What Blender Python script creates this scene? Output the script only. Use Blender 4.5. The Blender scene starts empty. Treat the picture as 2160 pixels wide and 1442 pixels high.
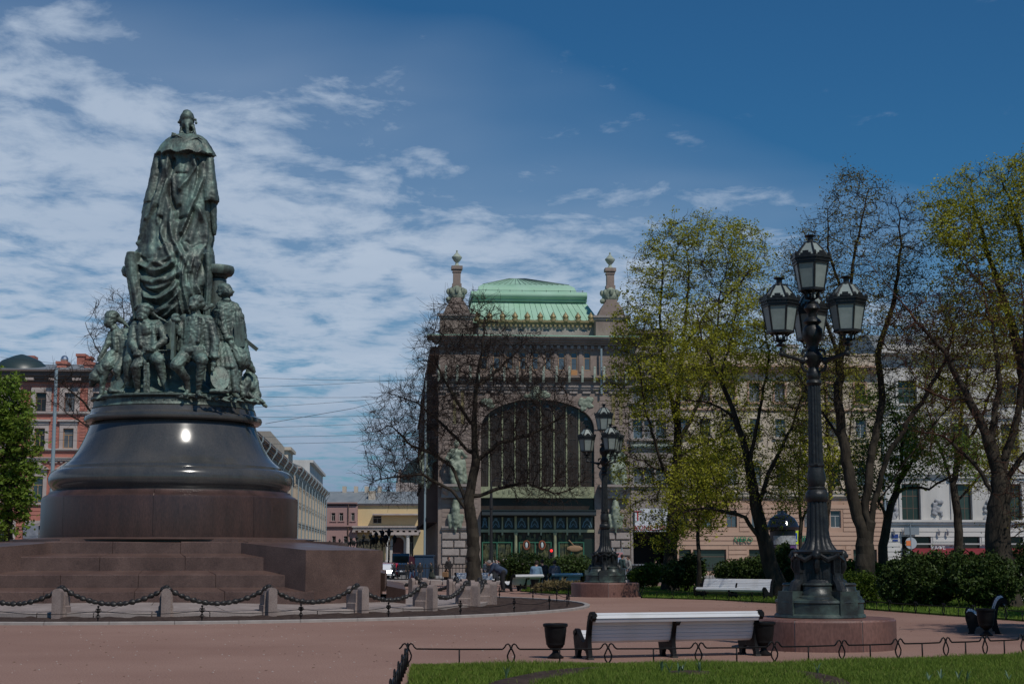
import bpy, math, random
import numpy as np
from mathutils import Vector, Matrix, noise

R = math.radians
S = bpy.context.scene
COL = S.collection
random.seed(7)

# ------------------------------------------------------------------ camera, sky, sun, exposure
EYE = 1.7
FPX = 3300.0
PIT = math.atan(444.0 / FPX)
cam_d = bpy.data.cameras.new('camera'); cam = bpy.data.objects.new('camera', cam_d); COL.objects.link(cam)
cam_d.sensor_width = 36.0; cam_d.lens = FPX / 2160.0 * 36.0
cam_d.clip_start = 0.1; cam_d.clip_end = 6000
cam.location = (0, 0, EYE); cam.rotation_euler = (math.pi / 2 + PIT, 0, 0)
S.camera = cam
S.view_settings.view_transform = 'Standard'; S.view_settings.look = 'None'
S.view_settings.exposure = -0.85; S.view_settings.gamma = 1.0
S.view_settings.use_curve_mapping = False
S.render.engine = 'CYCLES'
S.cycles.max_bounces = 5; S.cycles.transparent_max_bounces = 6
S.cycles.use_denoising = True

SUN_EL = R(52); SUN_AZ = R(33)      # azimuth measured from straight behind the camera towards its right
sun_dir = Vector((math.sin(SUN_AZ) * math.cos(SUN_EL), -math.cos(SUN_AZ) * math.cos(SUN_EL), math.sin(SUN_EL)))
sl = bpy.data.lights.new('sun', 'SUN'); sun = bpy.data.objects.new('sun', sl); COL.objects.link(sun)
sl.energy = 4.6; sl.angle = R(0.55); sl.color = (1.0, 0.945, 0.87)
sun.rotation_euler = (-sun_dir).to_track_quat('-Z', 'Y').to_euler()

W = bpy.data.worlds.new('World'); S.world = W; W.use_nodes = True
nt = W.node_tree; nt.nodes.clear()
def nn(t, **k):
    n = nt.nodes.new(t)
    for a, b in k.items(): setattr(n, a, b)
    return n
def L(a, b): nt.links.new(a, b)
def wmath(op, a, b=None, c=None):
    n = nn('ShaderNodeMath', operation=op)
    for i, v in enumerate((a, b, c)):
        if v is None: continue
        if isinstance(v, (int, float)): n.inputs[i].default_value = v
        else: L(v, n.inputs[i])
    return n.outputs[0]
wo = nn('ShaderNodeOutputWorld'); bg = nn('ShaderNodeBackground'); L(bg.outputs[0], wo.inputs[0])
sky = nn('ShaderNodeTexSky', sky_type='NISHITA'); sky.sun_disc = False
sky.sun_elevation = SUN_EL; sky.sun_rotation = math.atan2(sun_dir.x, sun_dir.y)
sky.air_density = 1.15; sky.dust_density = 0.25; sky.ozone_density = 3.2; sky.altitude = 0
bg.inputs[1].default_value = 0.10
tc = nn('ShaderNodeTexCoord'); sep = nn('ShaderNodeSeparateXYZ'); L(tc.outputs['Generated'], sep.inputs[0])
dx, dy, dz = sep.outputs
# cloud layer: a sheet high overhead, seen in perspective
zc = wmath('ADD', wmath('MAXIMUM', dz, 0.0), 0.07)
cu = nn('ShaderNodeCombineXYZ'); L(wmath('DIVIDE', dx, zc), cu.inputs[0]); L(wmath('DIVIDE', dy, zc), cu.inputs[1])
def wnoise(scale, det, rough, dist=0.0, vec=None, off=(0, 0, 0), sc=(1, 1, 1)):
    mp = nn('ShaderNodeMapping'); L(vec or cu.outputs[0], mp.inputs[0])
    mp.inputs['Location'].default_value = off; mp.inputs['Scale'].default_value = sc
    n = nn('ShaderNodeTexNoise'); n.inputs['Scale'].default_value = scale; n.inputs['Detail'].default_value = det
    n.inputs['Roughness'].default_value = rough; n.inputs['Distortion'].default_value = dist
    L(mp.outputs[0], n.inputs['Vector']); return n.outputs['Fac']
nA = wnoise(1.1, 3, 0.5, 0.3, off=(3.1, 1.7, 0))
nB = wnoise(4.6, 9, 0.62, 0.3, off=(0.4, 2.2, 0), sc=(1.0, 0.8, 1))
nD = wnoise(9.0, 6, 0.6, 0.4, off=(1.4, 0.2, 0), sc=(1.0, 0.8, 1))
# bank edge: a great circle rising to the left; the noise frays it
edge = wmath('SUBTRACT', wmath('SUBTRACT', wmath('MULTIPLY', dy, 0.278), wmath('MULTIPLY', dx, 0.300)), dz)
edge = wmath('ADD', edge, wmath('MULTIPLY', wmath('SUBTRACT', nA, 0.5), 0.16))
cov = nn('ShaderNodeMapRange'); cov.interpolation_type = 'SMOOTHSTEP'; L(edge, cov.inputs[0])
cov.inputs[1].default_value = -0.05; cov.inputs[2].default_value = 0.11
dens = wmath('ADD', wmath('ADD', wmath('MULTIPLY', cov.outputs[0], 0.43), wmath('MULTIPLY', nD, 0.40)), wmath('SUBTRACT', wmath('MULTIPLY', nB, 1.0), 0.915))
cm = nn('ShaderNodeMapRange'); cm.interpolation_type = 'SMOOTHSTEP'; L(dens, cm.inputs[0])
cm.inputs[1].default_value = -0.10; cm.inputs[2].default_value = 0.31; cm.inputs[4].default_value = 0.90
thin = nn('ShaderNodeMapRange'); L(edge, thin.inputs[0]); thin.inputs[1].default_value = -0.04; thin.inputs[2].default_value = 0.05
thin.inputs[4].default_value = 0.26
cmx = wmath('MAXIMUM', cm.outputs[0], thin.outputs[0])
nC = wnoise(2.2, 4, 0.55, 0.2, off=(7, 5, 0))
ccol = nn('ShaderNodeMixRGB'); L(nC, ccol.inputs[0])
ccol.inputs[1].default_value = (6.0, 7.7, 10.2, 1); ccol.inputs[2].default_value = (9.4, 10.8, 12.8, 1)
# clouds turn grey-blue close to the horizon
hz = nn('ShaderNodeMapRange'); L(dz, hz.inputs[0]); hz.inputs[1].default_value = 0.02; hz.inputs[2].default_value = 0.11
hcol = nn('ShaderNodeMixRGB'); L(hz.outputs[0], hcol.inputs[0]); hcol.inputs[1].default_value = (3.2, 4.5, 7.0, 1); L(ccol.outputs[0], hcol.inputs[2])
tint = nn('ShaderNodeMixRGB', blend_type='MULTIPLY'); tint.inputs[0].default_value = 1.0
L(sky.outputs[0], tint.inputs[1]); tint.inputs[2].default_value = (0.27, 0.72, 1.04, 1)
mx = nn('ShaderNodeMixRGB'); L(cmx, mx.inputs[0]); L(tint.outputs[0], mx.inputs[1]); L(hcol.outputs[0], mx.inputs[2])
L(mx.outputs[0], bg.inputs[0])

# ------------------------------------------------------------------ survey helpers (turn measured bearings and distances into metres)
cp, sp_ = math.cos(PIT), math.sin(PIT)
def ray(px, py):
    cx = (px - 1080) / FPX; cy = (721 - py) / FPX
    y = cp - cy * sp_; z = sp_ + cy * cp
    return cx / y, z / y
def P(px, py, d):
    a, b = ray(px, py); return Vector((a * d, d, EYE + b * d))
def gz(y):
    return 0.0 if y < 75 else (-0.9 * (y - 75) / 75.0 if y < 150 else -0.9)
def PG(px, d):
    a, b = ray(px, 1165); return Vector((a * d, d, gz(d)))

# ------------------------------------------------------------------ materials
MATS = {}
def mat(name, col, rough=0.7, metal=0.0, col2=None, nscale=2.0, bump=0.0, bscale=30.0, spec=0.5, obj_var=0.0,
        stretch=(1, 1, 1), island=False, detail=5, lo=0.35, hi=0.65, coat=0.0, fine=None, transl=0.0):
    if name in MATS: return MATS[name]
    m = bpy.data.materials.new(name); m.use_nodes = True; t = m.node_tree; N = t.nodes; K = t.links
    b = N['Principled BSDF']
    b.inputs['Roughness'].default_value = rough; b.inputs['Metallic'].default_value = metal
    b.inputs['Specular IOR Level'].default_value = spec
    if coat: b.inputs['Coat Weight'].default_value = coat; b.inputs['Coat Roughness'].default_value = 0.08
    c1 = (*col, 1); out = None
    tcn = N.new('ShaderNodeTexCoord'); mp = N.new('ShaderNodeMapping'); K.new(tcn.outputs['Object'], mp.inputs[0])
    mp.inputs['Scale'].default_value = stretch
    if obj_var or True:
        oi = N.new('ShaderNodeObjectInfo')
    if col2 is not None:
        mixn = N.new('ShaderNodeMixRGB'); mixn.inputs[1].default_value = c1; mixn.inputs[2].default_value = (*col2, 1)
        if island:
            g = N.new('ShaderNodeNewGeometry'); K.new(g.outputs['Random Per Island'], mixn.inputs[0])
        else:
            n = N.new('ShaderNodeTexNoise'); n.inputs['Scale'].default_value = nscale; n.inputs['Detail'].default_value = detail
            n.inputs['Roughness'].default_value = 0.6
            K.new(mp.outputs[0], n.inputs['Vector'])
            r = N.new('ShaderNodeMapRange'); K.new(n.outputs['Fac'], r.inputs[0]); r.inputs[1].default_value = lo; r.inputs[2].default_value = hi
            K.new(r.outputs[0], mixn.inputs[0])
            rv = N.new('ShaderNodeMapRange'); K.new(n.outputs['Fac'], rv.inputs[0]); rv.inputs[1].default_value = 0.3; rv.inputs[2].default_value = 0.7
            rv.inputs[3].default_value = rough * 0.82; rv.inputs[4].default_value = min(1.0, rough * 1.22); K.new(rv.outputs[0], b.inputs['Roughness'])
        out = mixn.outputs[0]
    if fine is not None:      # fine speckle (granite grain, gravel): (scale, strength)
        n2 = N.new('ShaderNodeTexNoise'); n2.inputs['Scale'].default_value = fine[0]; n2.inputs['Detail'].default_value = 3
        K.new(mp.outputs[0], n2.inputs['Vector'])
        r2 = N.new('ShaderNodeMapRange'); K.new(n2.outputs['Fac'], r2.inputs[0]); r2.inputs[1].default_value = 0.3; r2.inputs[2].default_value = 0.7
        r2.inputs[3].default_value = 1 - fine[1]; r2.inputs[4].default_value = 1 + fine[1]
        hs = N.new('ShaderNodeHueSaturation'); K.new(r2.outputs[0], hs.inputs['Value'])
        if out: K.new(out, hs.inputs['Color'])
        else: hs.inputs['Color'].default_value = c1
        out = hs.outputs[0]
    if obj_var:
        r3 = N.new('ShaderNodeMapRange'); K.new(oi.outputs['Random'], r3.inputs[0]); r3.inputs[3].default_value = 1 - obj_var; r3.inputs[4].default_value = 1 + obj_var
        hs = N.new('ShaderNodeHueSaturation'); K.new(r3.outputs[0], hs.inputs['Value'])
        if out: K.new(out, hs.inputs['Color'])
        else: hs.inputs['Color'].default_value = c1
        out = hs.outputs[0]
    if out: K.new(out, b.inputs['Base Color'])
    else: b.inputs['Base Color'].default_value = c1
    if bump:
        nb = N.new('ShaderNodeTexNoise'); nb.inputs['Scale'].default_value = bscale; nb.inputs['Detail'].default_value = 6
        K.new(mp.outputs[0], nb.inputs['Vector'])
        bp = N.new('ShaderNodeBump'); bp.inputs['Strength'].default_value = min(1.0, bump); bp.inputs['Distance'].default_value = 0.02 * max(1, bump)
        K.new(nb.outputs['Fac'], bp.inputs['Height']); K.new(bp.outputs[0], b.inputs['Normal'])
    if transl:
        tr = N.new('ShaderNodeBsdfTranslucent'); ms = N.new('ShaderNodeMixShader'); ms.inputs[0].default_value = transl
        if out: K.new(out, tr.inputs[0])
        K.new(b.outputs[0], ms.inputs[1]); K.new(tr.outputs[0], ms.inputs[2]); K.new(ms.outputs[0], N['Material Output'].inputs[0])
    MATS[name] = m
    return m

def bronze_mat():
    m = bpy.data.materials.new('patinated_bronze'); m.use_nodes = True; t = m.node_tree; N = t.nodes; K = t.links
    b = N['Principled BSDF']; b.inputs['Roughness'].default_value = 0.5; b.inputs['Metallic'].default_value = 0.25
    tcn = N.new('ShaderNodeTexCoord'); mp = N.new('ShaderNodeMapping'); K.new(tcn.outputs['Object'], mp.inputs[0]); mp.inputs['Scale'].default_value = (1, 1, 0.4)
    n = N.new('ShaderNodeTexNoise'); n.inputs['Scale'].default_value = 2.2; n.inputs['Detail'].default_value = 9; n.inputs['Roughness'].default_value = 0.68
    K.new(mp.outputs[0], n.inputs['Vector'])
    g = N.new('ShaderNodeNewGeometry'); sx = N.new('ShaderNodeSeparateXYZ'); K.new(g.outputs['Normal'], sx.inputs[0])
    ad = N.new('ShaderNodeMath'); ad.operation = 'MULTIPLY_ADD'; K.new(sx.outputs[2], ad.inputs[0]); ad.inputs[1].default_value = 0.14; K.new(n.outputs['Fac'], ad.inputs[2])
    cr = N.new('ShaderNodeValToRGB'); K.new(ad.outputs[0], cr.inputs[0])
    e = cr.color_ramp.elements; e[0].position = 0.36; e[0].color = (0.040, 0.042, 0.038, 1); e[1].position = 0.80; e[1].color = (0.21, 0.34, 0.285, 1)
    x = cr.color_ramp.elements.new(0.52); x.color = (0.108, 0.138, 0.118, 1)
    K.new(cr.outputs[0], b.inputs['Base Color'])
    rr = N.new('ShaderNodeMapRange'); K.new(n.outputs['Fac'], rr.inputs[0]); rr.inputs[3].default_value = 0.36; rr.inputs[4].default_value = 0.7; K.new(rr.outputs[0], b.inputs['Roughness'])
    nb = N.new('ShaderNodeTexNoise'); nb.inputs['Scale'].default_value = 14; nb.inputs['Detail'].default_value = 6; K.new(mp.outputs[0], nb.inputs['Vector'])
    bp = N.new('ShaderNodeBump'); bp.inputs['Strength'].default_value = 0.5; bp.inputs['Distance'].default_value = 0.03
    K.new(nb.outputs['Fac'], bp.inputs['Height']); K.new(bp.outputs[0], b.inputs['Normal'])
    MATS['bronze'] = m; return m
BRZ = bronze_mat()
M_gravel = mat('gravel_path', (0.27, 0.158, 0.122), 0.95, col2=(0.36, 0.228, 0.182), nscale=0.16, bump=0.8, bscale=55, fine=(42, 0.30), detail=10, lo=.3, hi=.7, spec=0.15)
M_soil = mat('soil', (0.045, 0.030, 0.025), 0.95, col2=(0.085, 0.060, 0.05), nscale=7, bump=1.5, bscale=25, spec=0.1)
M_asph = mat('asphalt', (0.052, 0.052, 0.055), 0.9, col2=(0.07, 0.07, 0.072), nscale=0.5, spec=0.2)
M_pave = mat('pavement_stone', (0.24, 0.23, 0.22), 0.85, col2=(0.32, 0.30, 0.28), nscale=0.8)
M_grass = mat('grass_ground', (0.055, 0.095, 0.012), 0.95, col2=(0.085, 0.14, 0.022), nscale=1.5, bump=1.0, bscale=30, spec=0.1)
M_blade = mat('grass_blades', (0.080, 0.140, 0.014), 0.6, col2=(0.20, 0.27, 0.04), island=True, spec=0.2, transl=0.25)
M_straw = mat('straw_blades', (0.20, 0.17, 0.06), 0.7, col2=(0.13, 0.17, 0.035), island=True, spec=0.1)
M_curt = mat('curtained_glass', (0.22, 0.23, 0.24), 0.25, col2=(0.10, 0.11, 0.13), nscale=0.9, obj_var=0.3)
M_granD = mat('dark_polished_granite', (0.050, 0.053, 0.055), 0.15, col2=(0.085, 0.080, 0.073), nscale=1.0, fine=(30, 0.15), spec=0.55, stretch=(1, 1, 0.45))
M_granR = mat('red_brown_granite', (0.040, 0.026, 0.023), 0.34, col2=(0.095, 0.050, 0.040), nscale=0.9, fine=(30, 0.28), spec=0.5, stretch=(1.5, 1.5, 0.30), lo=0.3, hi=0.75)
M_granS = mat('brown_step_granite', (0.080, 0.047, 0.038), 0.40, col2=(0.15, 0.092, 0.074), nscale=1.2, fine=(34, 0.30), spec=0.5, lo=0.3, hi=0.75)
M_granP = mat('pale_post_granite', (0.22, 0.165, 0.145), 0.7, col2=(0.30, 0.235, 0.21), nscale=2.5, fine=(38, 0.22), obj_var=0.08, bump=0.3)
M_granG = mat('platform_granite', (0.25, 0.205, 0.185), 0.6, col2=(0.34, 0.285, 0.26), nscale=1.4, fine=(30, 0.15), obj_var=0.06)
M_granK = mat('lamp_plinth_granite', (0.125, 0.060, 0.048), 0.45, col2=(0.205, 0.105, 0.083), nscale=1.3, fine=(30, 0.22), obj_var=0.08, stretch=(1, 1, 0.4))
M_mortar = mat('pale_mortar', (0.42, 0.36, 0.33), 0.9)
M_kerb = mat('kerb_stone', (0.28, 0.25, 0.23), 0.85, col2=(0.38, 0.34, 0.31), nscale=3)
M_iron = mat('black_iron', (0.006, 0.006, 0.0065), 0.45, 0.0, col2=(0.011, 0.010, 0.010), nscale=9, spec=0.16, bump=0.2, bscale=25)
M_chain = mat('dark_bronze_chain', (0.022, 0.020, 0.019), 0.45, 0.2, col2=(0.045, 0.04, 0.036), nscale=12)
M_lamp = mat('dark_lamp_iron', (0.013, 0.014, 0.016), 0.42, 0.1, col2=(0.026, 0.029, 0.030), nscale=5, spec=0.35, bump=0.5, bscale=14)
M_lampG = mat('patinated_lamp_base', (0.030, 0.034, 0.032), 0.42, 0.15, col2=(0.085, 0.125, 0.105), nscale=2.6, lo=0.42, hi=0.72, bump=0.4, bscale=12)
M_frost = mat('frosted_lantern_glass', (0.20, 0.235, 0.22), 0.35, col2=(0.29, 0.33, 0.305), nscale=3, obj_var=0.12, spec=0.4)
M_white = mat('white_bench_paint', (0.68, 0.68, 0.69), 0.40, col2=(0.54, 0.53, 0.515), nscale=4, obj_var=0.04, spec=0.5, lo=0.5, hi=0.8, stretch=(0.5, 3, 3))
M_bark = mat('grey_brown_bark', (0.024, 0.020, 0.016), 0.95, col2=(0.062, 0.052, 0.040), nscale=4, bump=1.5, bscale=14, stretch=(1, 1, 0.3), spec=0.15)
M_twig = mat('thin_twig_bark', (0.022, 0.016, 0.013), 0.9, col2=(0.050, 0.035, 0.029), island=True, spec=0.15)
M_twigR = mat('reddish_twig_bark', (0.050, 0.024, 0.017), 0.9, col2=(0.095, 0.046, 0.032), island=True, spec=0.15)
M_leafY = mat('young_yellow_green_leaves', (0.26, 0.27, 0.02), 0.55, col2=(0.44, 0.43, 0.05), island=True, transl=0.35, spec=0.2)
M_leafG = mat('fresh_green_leaves', (0.11, 0.19, 0.022), 0.55, col2=(0.22, 0.30, 0.05), island=True, transl=0.35, spec=0.2)
M_leafO = mat('olive_bud_leaves', (0.12, 0.105, 0.022), 0.6, col2=(0.21, 0.18, 0.035), island=True, transl=0.3, spec=0.2)
M_leafD = mat('dark_shrub_leaves', (0.024, 0.045, 0.010), 0.55, col2=(0.065, 0.10, 0.02), island=True, transl=0.15, spec=0.25)
M_leafH = mat('tan_hedge_twigs', (0.14, 0.10, 0.05), 0.8, col2=(0.21, 0.17, 0.08), island=True, spec=0.1)
M_leafL = mat('light_shrub_leaves', (0.06, 0.10, 0.010), 0.55, col2=(0.12, 0.17, 0.02), island=True, transl=0.3, spec=0.2)
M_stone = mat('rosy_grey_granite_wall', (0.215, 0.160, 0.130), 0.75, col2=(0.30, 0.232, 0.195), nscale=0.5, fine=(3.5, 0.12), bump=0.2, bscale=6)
M_stoneD = mat('shaded_side_granite', (0.10, 0.055, 0.04), 0.8, col2=(0.15, 0.09, 0.07), nscale=0.5)  # shade of the side wall put into a darker granite colour
M_stoneL = mat('pale_granite_block', (0.26, 0.215, 0.19), 0.75, col2=(0.34, 0.29, 0.26), nscale=0.8, obj_var=0.12, fine=(4, 0.12))
M_copper = mat('green_copper_roof', (0.31, 0.52, 0.365), 0.6, col2=(0.38, 0.58, 0.44), nscale=0.6, spec=0.3, obj_var=0.03)
M_copD = mat('aged_copper_ornament', (0.13, 0.16, 0.115), 0.65, col2=(0.33, 0.37, 0.28), nscale=2.0, bump=0.8, bscale=5)
M_copP = mat('pale_copper_bracket', (0.42, 0.46, 0.38), 0.6, col2=(0.28, 0.32, 0.25), nscale=2)
M_gold = mat('gilt_ornament', (0.34, 0.25, 0.11), 0.5, 0.3, col2=(0.22, 0.20, 0.11), nscale=2, bump=0.6, bscale=5)
M_olive = mat('olive_metal_mullion', (0.33, 0.34, 0.20), 0.5, col2=(0.22, 0.235, 0.14), nscale=1)
M_dglass = mat('dark_window_glass', (0.020, 0.018, 0.017), 0.12, col2=(0.035, 0.03, 0.028), nscale=0.5, spec=0.45, obj_var=0.2)
M_bglass = mat('sky_coloured_glass', (0.10, 0.13, 0.155), 0.10, col2=(0.06, 0.08, 0.10), nscale=0.4, spec=0.6, obj_var=0.35)  # sky reflections partly painted into the pale blue base colour
M_gglass = mat('green_tinted_glass', (0.026, 0.042, 0.035), 0.12, col2=(0.045, 0.06, 0.05), nscale=0.4, spec=0.5, obj_var=0.25)
M_wood = mat('ochre_window_frame', (0.42, 0.26, 0.13), 0.6)
M_wframe = mat('grey_white_frame', (0.42, 0.41, 0.39), 0.6)
M_bframe = mat('brown_window_frame', (0.13, 0.08, 0.055), 0.6)
M_cream = mat('cream_plaster', (0.50, 0.405, 0.30), 0.85, col2=(0.59, 0.50, 0.39), nscale=0.5, bump=0.1, bscale=2, stretch=(1, 1, .3), detail=8)
M_creamT = mat('cream_trim', (0.58, 0.50, 0.40), 0.8, col2=(0.50, 0.42, 0.33), nscale=0.5)
M_peach = mat('peach_plaster', (0.41, 0.25, 0.17), 0.85, col2=(0.53, 0.35, 0.255), nscale=0.5, stretch=(1, 1, .3), detail=8)
M_whiteP = mat('white_grey_plaster', (0.50, 0.475, 0.44), 0.8, col2=(0.64, 0.61, 0.57), nscale=0.5, obj_var=0.04, stretch=(1, 1, .3), detail=8)
M_brickR = mat('red_brick_plaster', (0.40, 0.14, 0.10), 0.85, col2=(0.48, 0.19, 0.145), nscale=0.6, obj_var=0.12, fine=(3, 0.1))
M_trimW = mat('weathered_white_trim', (0.50, 0.43, 0.39), 0.8, col2=(0.42, 0.34, 0.31), nscale=0.7, obj_var=0.05)
M_roofG = mat('grey_sheet_roof', (0.19, 0.215, 0.225), 0.5, col2=(0.25, 0.27, 0.28), nscale=0.5)
M_roofD = mat('dark_green_dome', (0.03, 0.05, 0.05), 0.4)
M_yellow = mat('ochre_yellow_plaster', (0.60, 0.45, 0.235), 0.85, col2=(0.66, 0.51, 0.29), nscale=0.15)
M_pinkP = mat('dusky_pink_plaster', (0.36, 0.22, 0.205), 0.85, col2=(0.42, 0.27, 0.25), nscale=0.15)
M_pipe = mat('grey_blue_drainpipe', (0.26, 0.33, 0.36), 0.5)
M_black = mat('matt_black', (0.012, 0.012, 0.012), 0.7)
M_shadowIn = mat('dark_interior', (0.02, 0.018, 0.016), 0.9)
M_rubber = mat('black_rubber', (0.015, 0.015, 0.015), 0.9)

# ------------------------------------------------------------------ mesh helpers
def tag(o, label=None, cat=None, group=None, kind=None):
    if label: o['label'] = label
    if cat: o['category'] = cat
    if group: o['group'] = group
    if kind: o['kind'] = kind
    return o
def link(o, parent=None):
    COL.objects.link(o)
    if parent is not None: o.parent = parent
    return o
def obj(name, me, parent=None, loc=None, rot=None, scale=None):
    o = bpy.data.objects.new(name, me); link(o, parent)
    if loc is not None: o.location = loc
    if rot is not None: o.rotation_euler = rot
    if scale is not None: o.scale = scale
    return o
def thing(name, label, cat, loc=(0, 0, 0), rz=0.0, group=None):
    o = bpy.data.objects.new(name, None); o.empty_display_size = 0.2
    COL.objects.link(o); o.location = loc; o.rotation_euler = (0, 0, rz)
    return tag(o, label, cat, group)
def kids(o): return [c for c in COL.objects if c.parent == o]
CH = {}
def copy_tree(o, parent=None, loc=None, rz=None, label=None, children=None):
    c = o.copy(); COL.objects.link(c)
    if parent is not None: c.parent = parent
    if loc is not None: c.location = loc
    if rz is not None: c.rotation_euler = (0, 0, rz)
    if label: c['label'] = label
    for ch in list(o.children): copy_tree(ch, c)
    return c

class MB:
    def __init__(s): s.v = []; s.f = []; s.m = []
    def add(s, vs, fs, mi=0):
        b = len(s.v); s.v.extend([tuple(v) for v in vs]); s.f.extend([tuple(i + b for i in f) for f in fs]); s.m.extend([mi] * len(fs)); return s
    def box(s, x0, x1, y0, y1, z0, z1, mi=0):
        vs = [(x0, y0, z0), (x1, y0, z0), (x1, y1, z0), (x0, y1, z0), (x0, y0, z1), (x1, y0, z1), (x1, y1, z1), (x0, y1, z1)]
        return s.add(vs, [(0, 3, 2, 1), (4, 5, 6, 7), (0, 1, 5, 4), (1, 2, 6, 5), (2, 3, 7, 6), (3, 0, 4, 7)], mi)
    def bbox(s, x0, x1, y0, y1, z0, z1, b=0.02, mi=0):   # box with chamfered top edges
        vs = [(x0, y0, z0), (x1, y0, z0), (x1, y1, z0), (x0, y1, z0), (x0, y0, z1 - b), (x1, y0, z1 - b), (x1, y1, z1 - b), (x0, y1, z1 - b),
              (x0 + b, y0 + b, z1), (x1 - b, y0 + b, z1), (x1 - b, y1 - b, z1), (x0 + b, y1 - b, z1)]
        fs = [(0, 3, 2, 1), (0, 1, 5, 4), (1, 2, 6, 5), (2, 3, 7, 6), (3, 0, 4, 7), (4, 5, 9, 8), (5, 6, 10, 9), (6, 7, 11, 10), (7, 4, 8, 11), (8, 9, 10, 11)]
        return s.add(vs, fs, mi)
    def obox(s, c, ax, ay, az, mi=0):    # oriented box: centre and three half-axis vectors
        c, ax, ay, az = map(Vector, (c, ax, ay, az)); vs = []
        for k in (-1, 1):
            for j, i in ((-1, -1), (-1, 1), (1, 1), (1, -1)): vs.append(c + ax * i + ay * j + az * k)
        return s.add(vs, [(0, 3, 2, 1), (4, 5, 6, 7), (0, 1, 5, 4), (1, 2, 6, 5), (2, 3, 7, 6), (3, 0, 4, 7)], mi)
    def prism(s, poly, z0, z1, mi=0):
        n = len(poly); z0s = z0 if hasattr(z0, '__len__') else [z0] * n; z1s = z1 if hasattr(z1, '__len__') else [z1] * n
        vs = [(p[0], p[1], z) for p, z in zip(poly, z0s)] + [(p[0], p[1], z) for p, z in zip(poly, z1s)]
        fs = [tuple(range(n - 1, -1, -1)), tuple(range(n, 2 * n))] + [(i, (i + 1) % n, (i + 1) % n + n, i + n) for i in range(n)]
        return s.add(vs, fs, mi)
    def xprism(s, poly, y0, y1, mi=0):   # polygon in the x-z plane pushed along y
        n = len(poly); vs = [(p[0], y0, p[1]) for p in poly] + [(p[0], y1, p[1]) for p in poly]
        fs = [tuple(range(n)), tuple(range(2 * n - 1, n - 1, -1))] + [((i + 1) % n, i, i + n, (i + 1) % n + n) for i in range(n)]
        return s.add(vs, fs, mi)
    def yprism(s, poly, x0, x1, mi=0):   # polygon in the y-z plane pushed along x
        n = len(poly); vs = [(x0, p[0], p[1]) for p in poly] + [(x1, p[0], p[1]) for p in poly]
        fs = [tuple(range(n - 1, -1, -1)), tuple(range(n, 2 * n))] + [(i, (i + 1) % n, (i + 1) % n + n, i + n) for i in range(n)]
        return s.add(vs, fs, mi)
    def tube(s, pts, r, n=6, cap=True, mi=0):
        pts = [Vector(p) for p in pts]; m = len(pts); rs = r if hasattr(r, '__len__') else [r] * m; vs = []; u = None
        for i, p in enumerate(pts):
            d = (pts[min(i + 1, m - 1)] - pts[max(i - 1, 0)]); d = d.normalized() if d.length > 1e-9 else Vector((0, 0, 1))
            if u is None: u = d.orthogonal().normalized()
            else:
                u = u - d * u.dot(d); u = u.normalized() if u.length > 1e-6 else d.orthogonal().normalized()
            w = d.cross(u)
            for k in range(n):
                a = 2 * math.pi * k / n; vs.append(p + (u * math.cos(a) + w * math.sin(a)) * rs[i])
        fs = [(i * n + k, i * n + (k + 1) % n, (i + 1) * n + (k + 1) % n, (i + 1) * n + k) for i in range(m - 1) for k in range(n)]
        if cap: fs += [tuple(range(n - 1, -1, -1)), tuple(range((m - 1) * n, m * n))]
        return s.add(vs, fs, mi)
    def lathe(s, prof, n=24, cx=0, cy=0, a0=0.0, a1=2 * math.pi, mi=0, mod=None):
        full = abs(a1 - a0 - 2 * math.pi) < 1e-6; k = n if full else n + 1; vs = []
        for (r, z) in prof:
            for i in range(k):
                a = a0 + (a1 - a0) * i / n; rr = r * (mod(a, z) if mod else 1)
                vs.append((cx + rr * math.cos(a), cy + rr * math.sin(a), z))
        m = len(prof); fs = []
        for j in range(m - 1):
            for i in range(n):
                i2 = (i + 1) % k; fs.append((j * k + i, j * k + i2, (j + 1) * k + i2, (j + 1) * k + i))
        if full:
            if prof[0][0] > 1e-4: fs.append(tuple(range(k - 1, -1, -1)))
            if prof[-1][0] > 1e-4: fs.append(tuple(range((m - 1) * k, m * k)))
        return s.add(vs, fs, mi)
    def ball(s, c, r, n=10, m=6, mi=0):
        rx, ry, rz = r if hasattr(r, '__len__') else (r, r, r); vs = [(c[0], c[1], c[2] - rz)]
        for j in range(1, m):
            t = math.pi * j / m
            for i in range(n):
                a = 2 * math.pi * i / n; vs.append((c[0] + rx * math.sin(t) * math.cos(a), c[1] + ry * math.sin(t) * math.sin(a), c[2] - rz * math.cos(t)))
        vs.append((c[0], c[1], c[2] + rz)); fs = [(0, 1 + (i + 1) % n, 1 + i) for i in range(n)]
        for j in range(m - 2):
            for i in range(n):
                a = 1 + j * n; fs.append((a + i, a + (i + 1) % n, a + n + (i + 1) % n, a + n + i))
        t = 1 + (m - 2) * n; fs += [(t + i, t + (i + 1) % n, len(vs) - 1) for i in range(n)]
        return s.add(vs, fs, mi)
    def mesh(s, name, mats, smooth=False):
        me = bpy.data.meshes.new(name); me.from_pydata(s.v, [], s.f)
        if not isinstance(mats, (list, tuple)): mats = [mats]
        for m in mats: me.materials.append(m)
        if len(mats) > 1: me.polygons.foreach_set('material_index', s.m)
        if smooth is True: me.polygons.foreach_set('use_smooth', [True] * len(me.polygons))
        me.update()
        if smooth == 'auto':
            me.polygons.foreach_set('use_smooth', [True] * len(me.polygons))
            me.set_sharp_from_angle(angle=R(38))
        return me
    def build(s, name, mats, parent=None, smooth=False, loc=None, rot=None):
        return obj(name, s.mesh(name, mats, smooth), parent, loc, rot)

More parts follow.
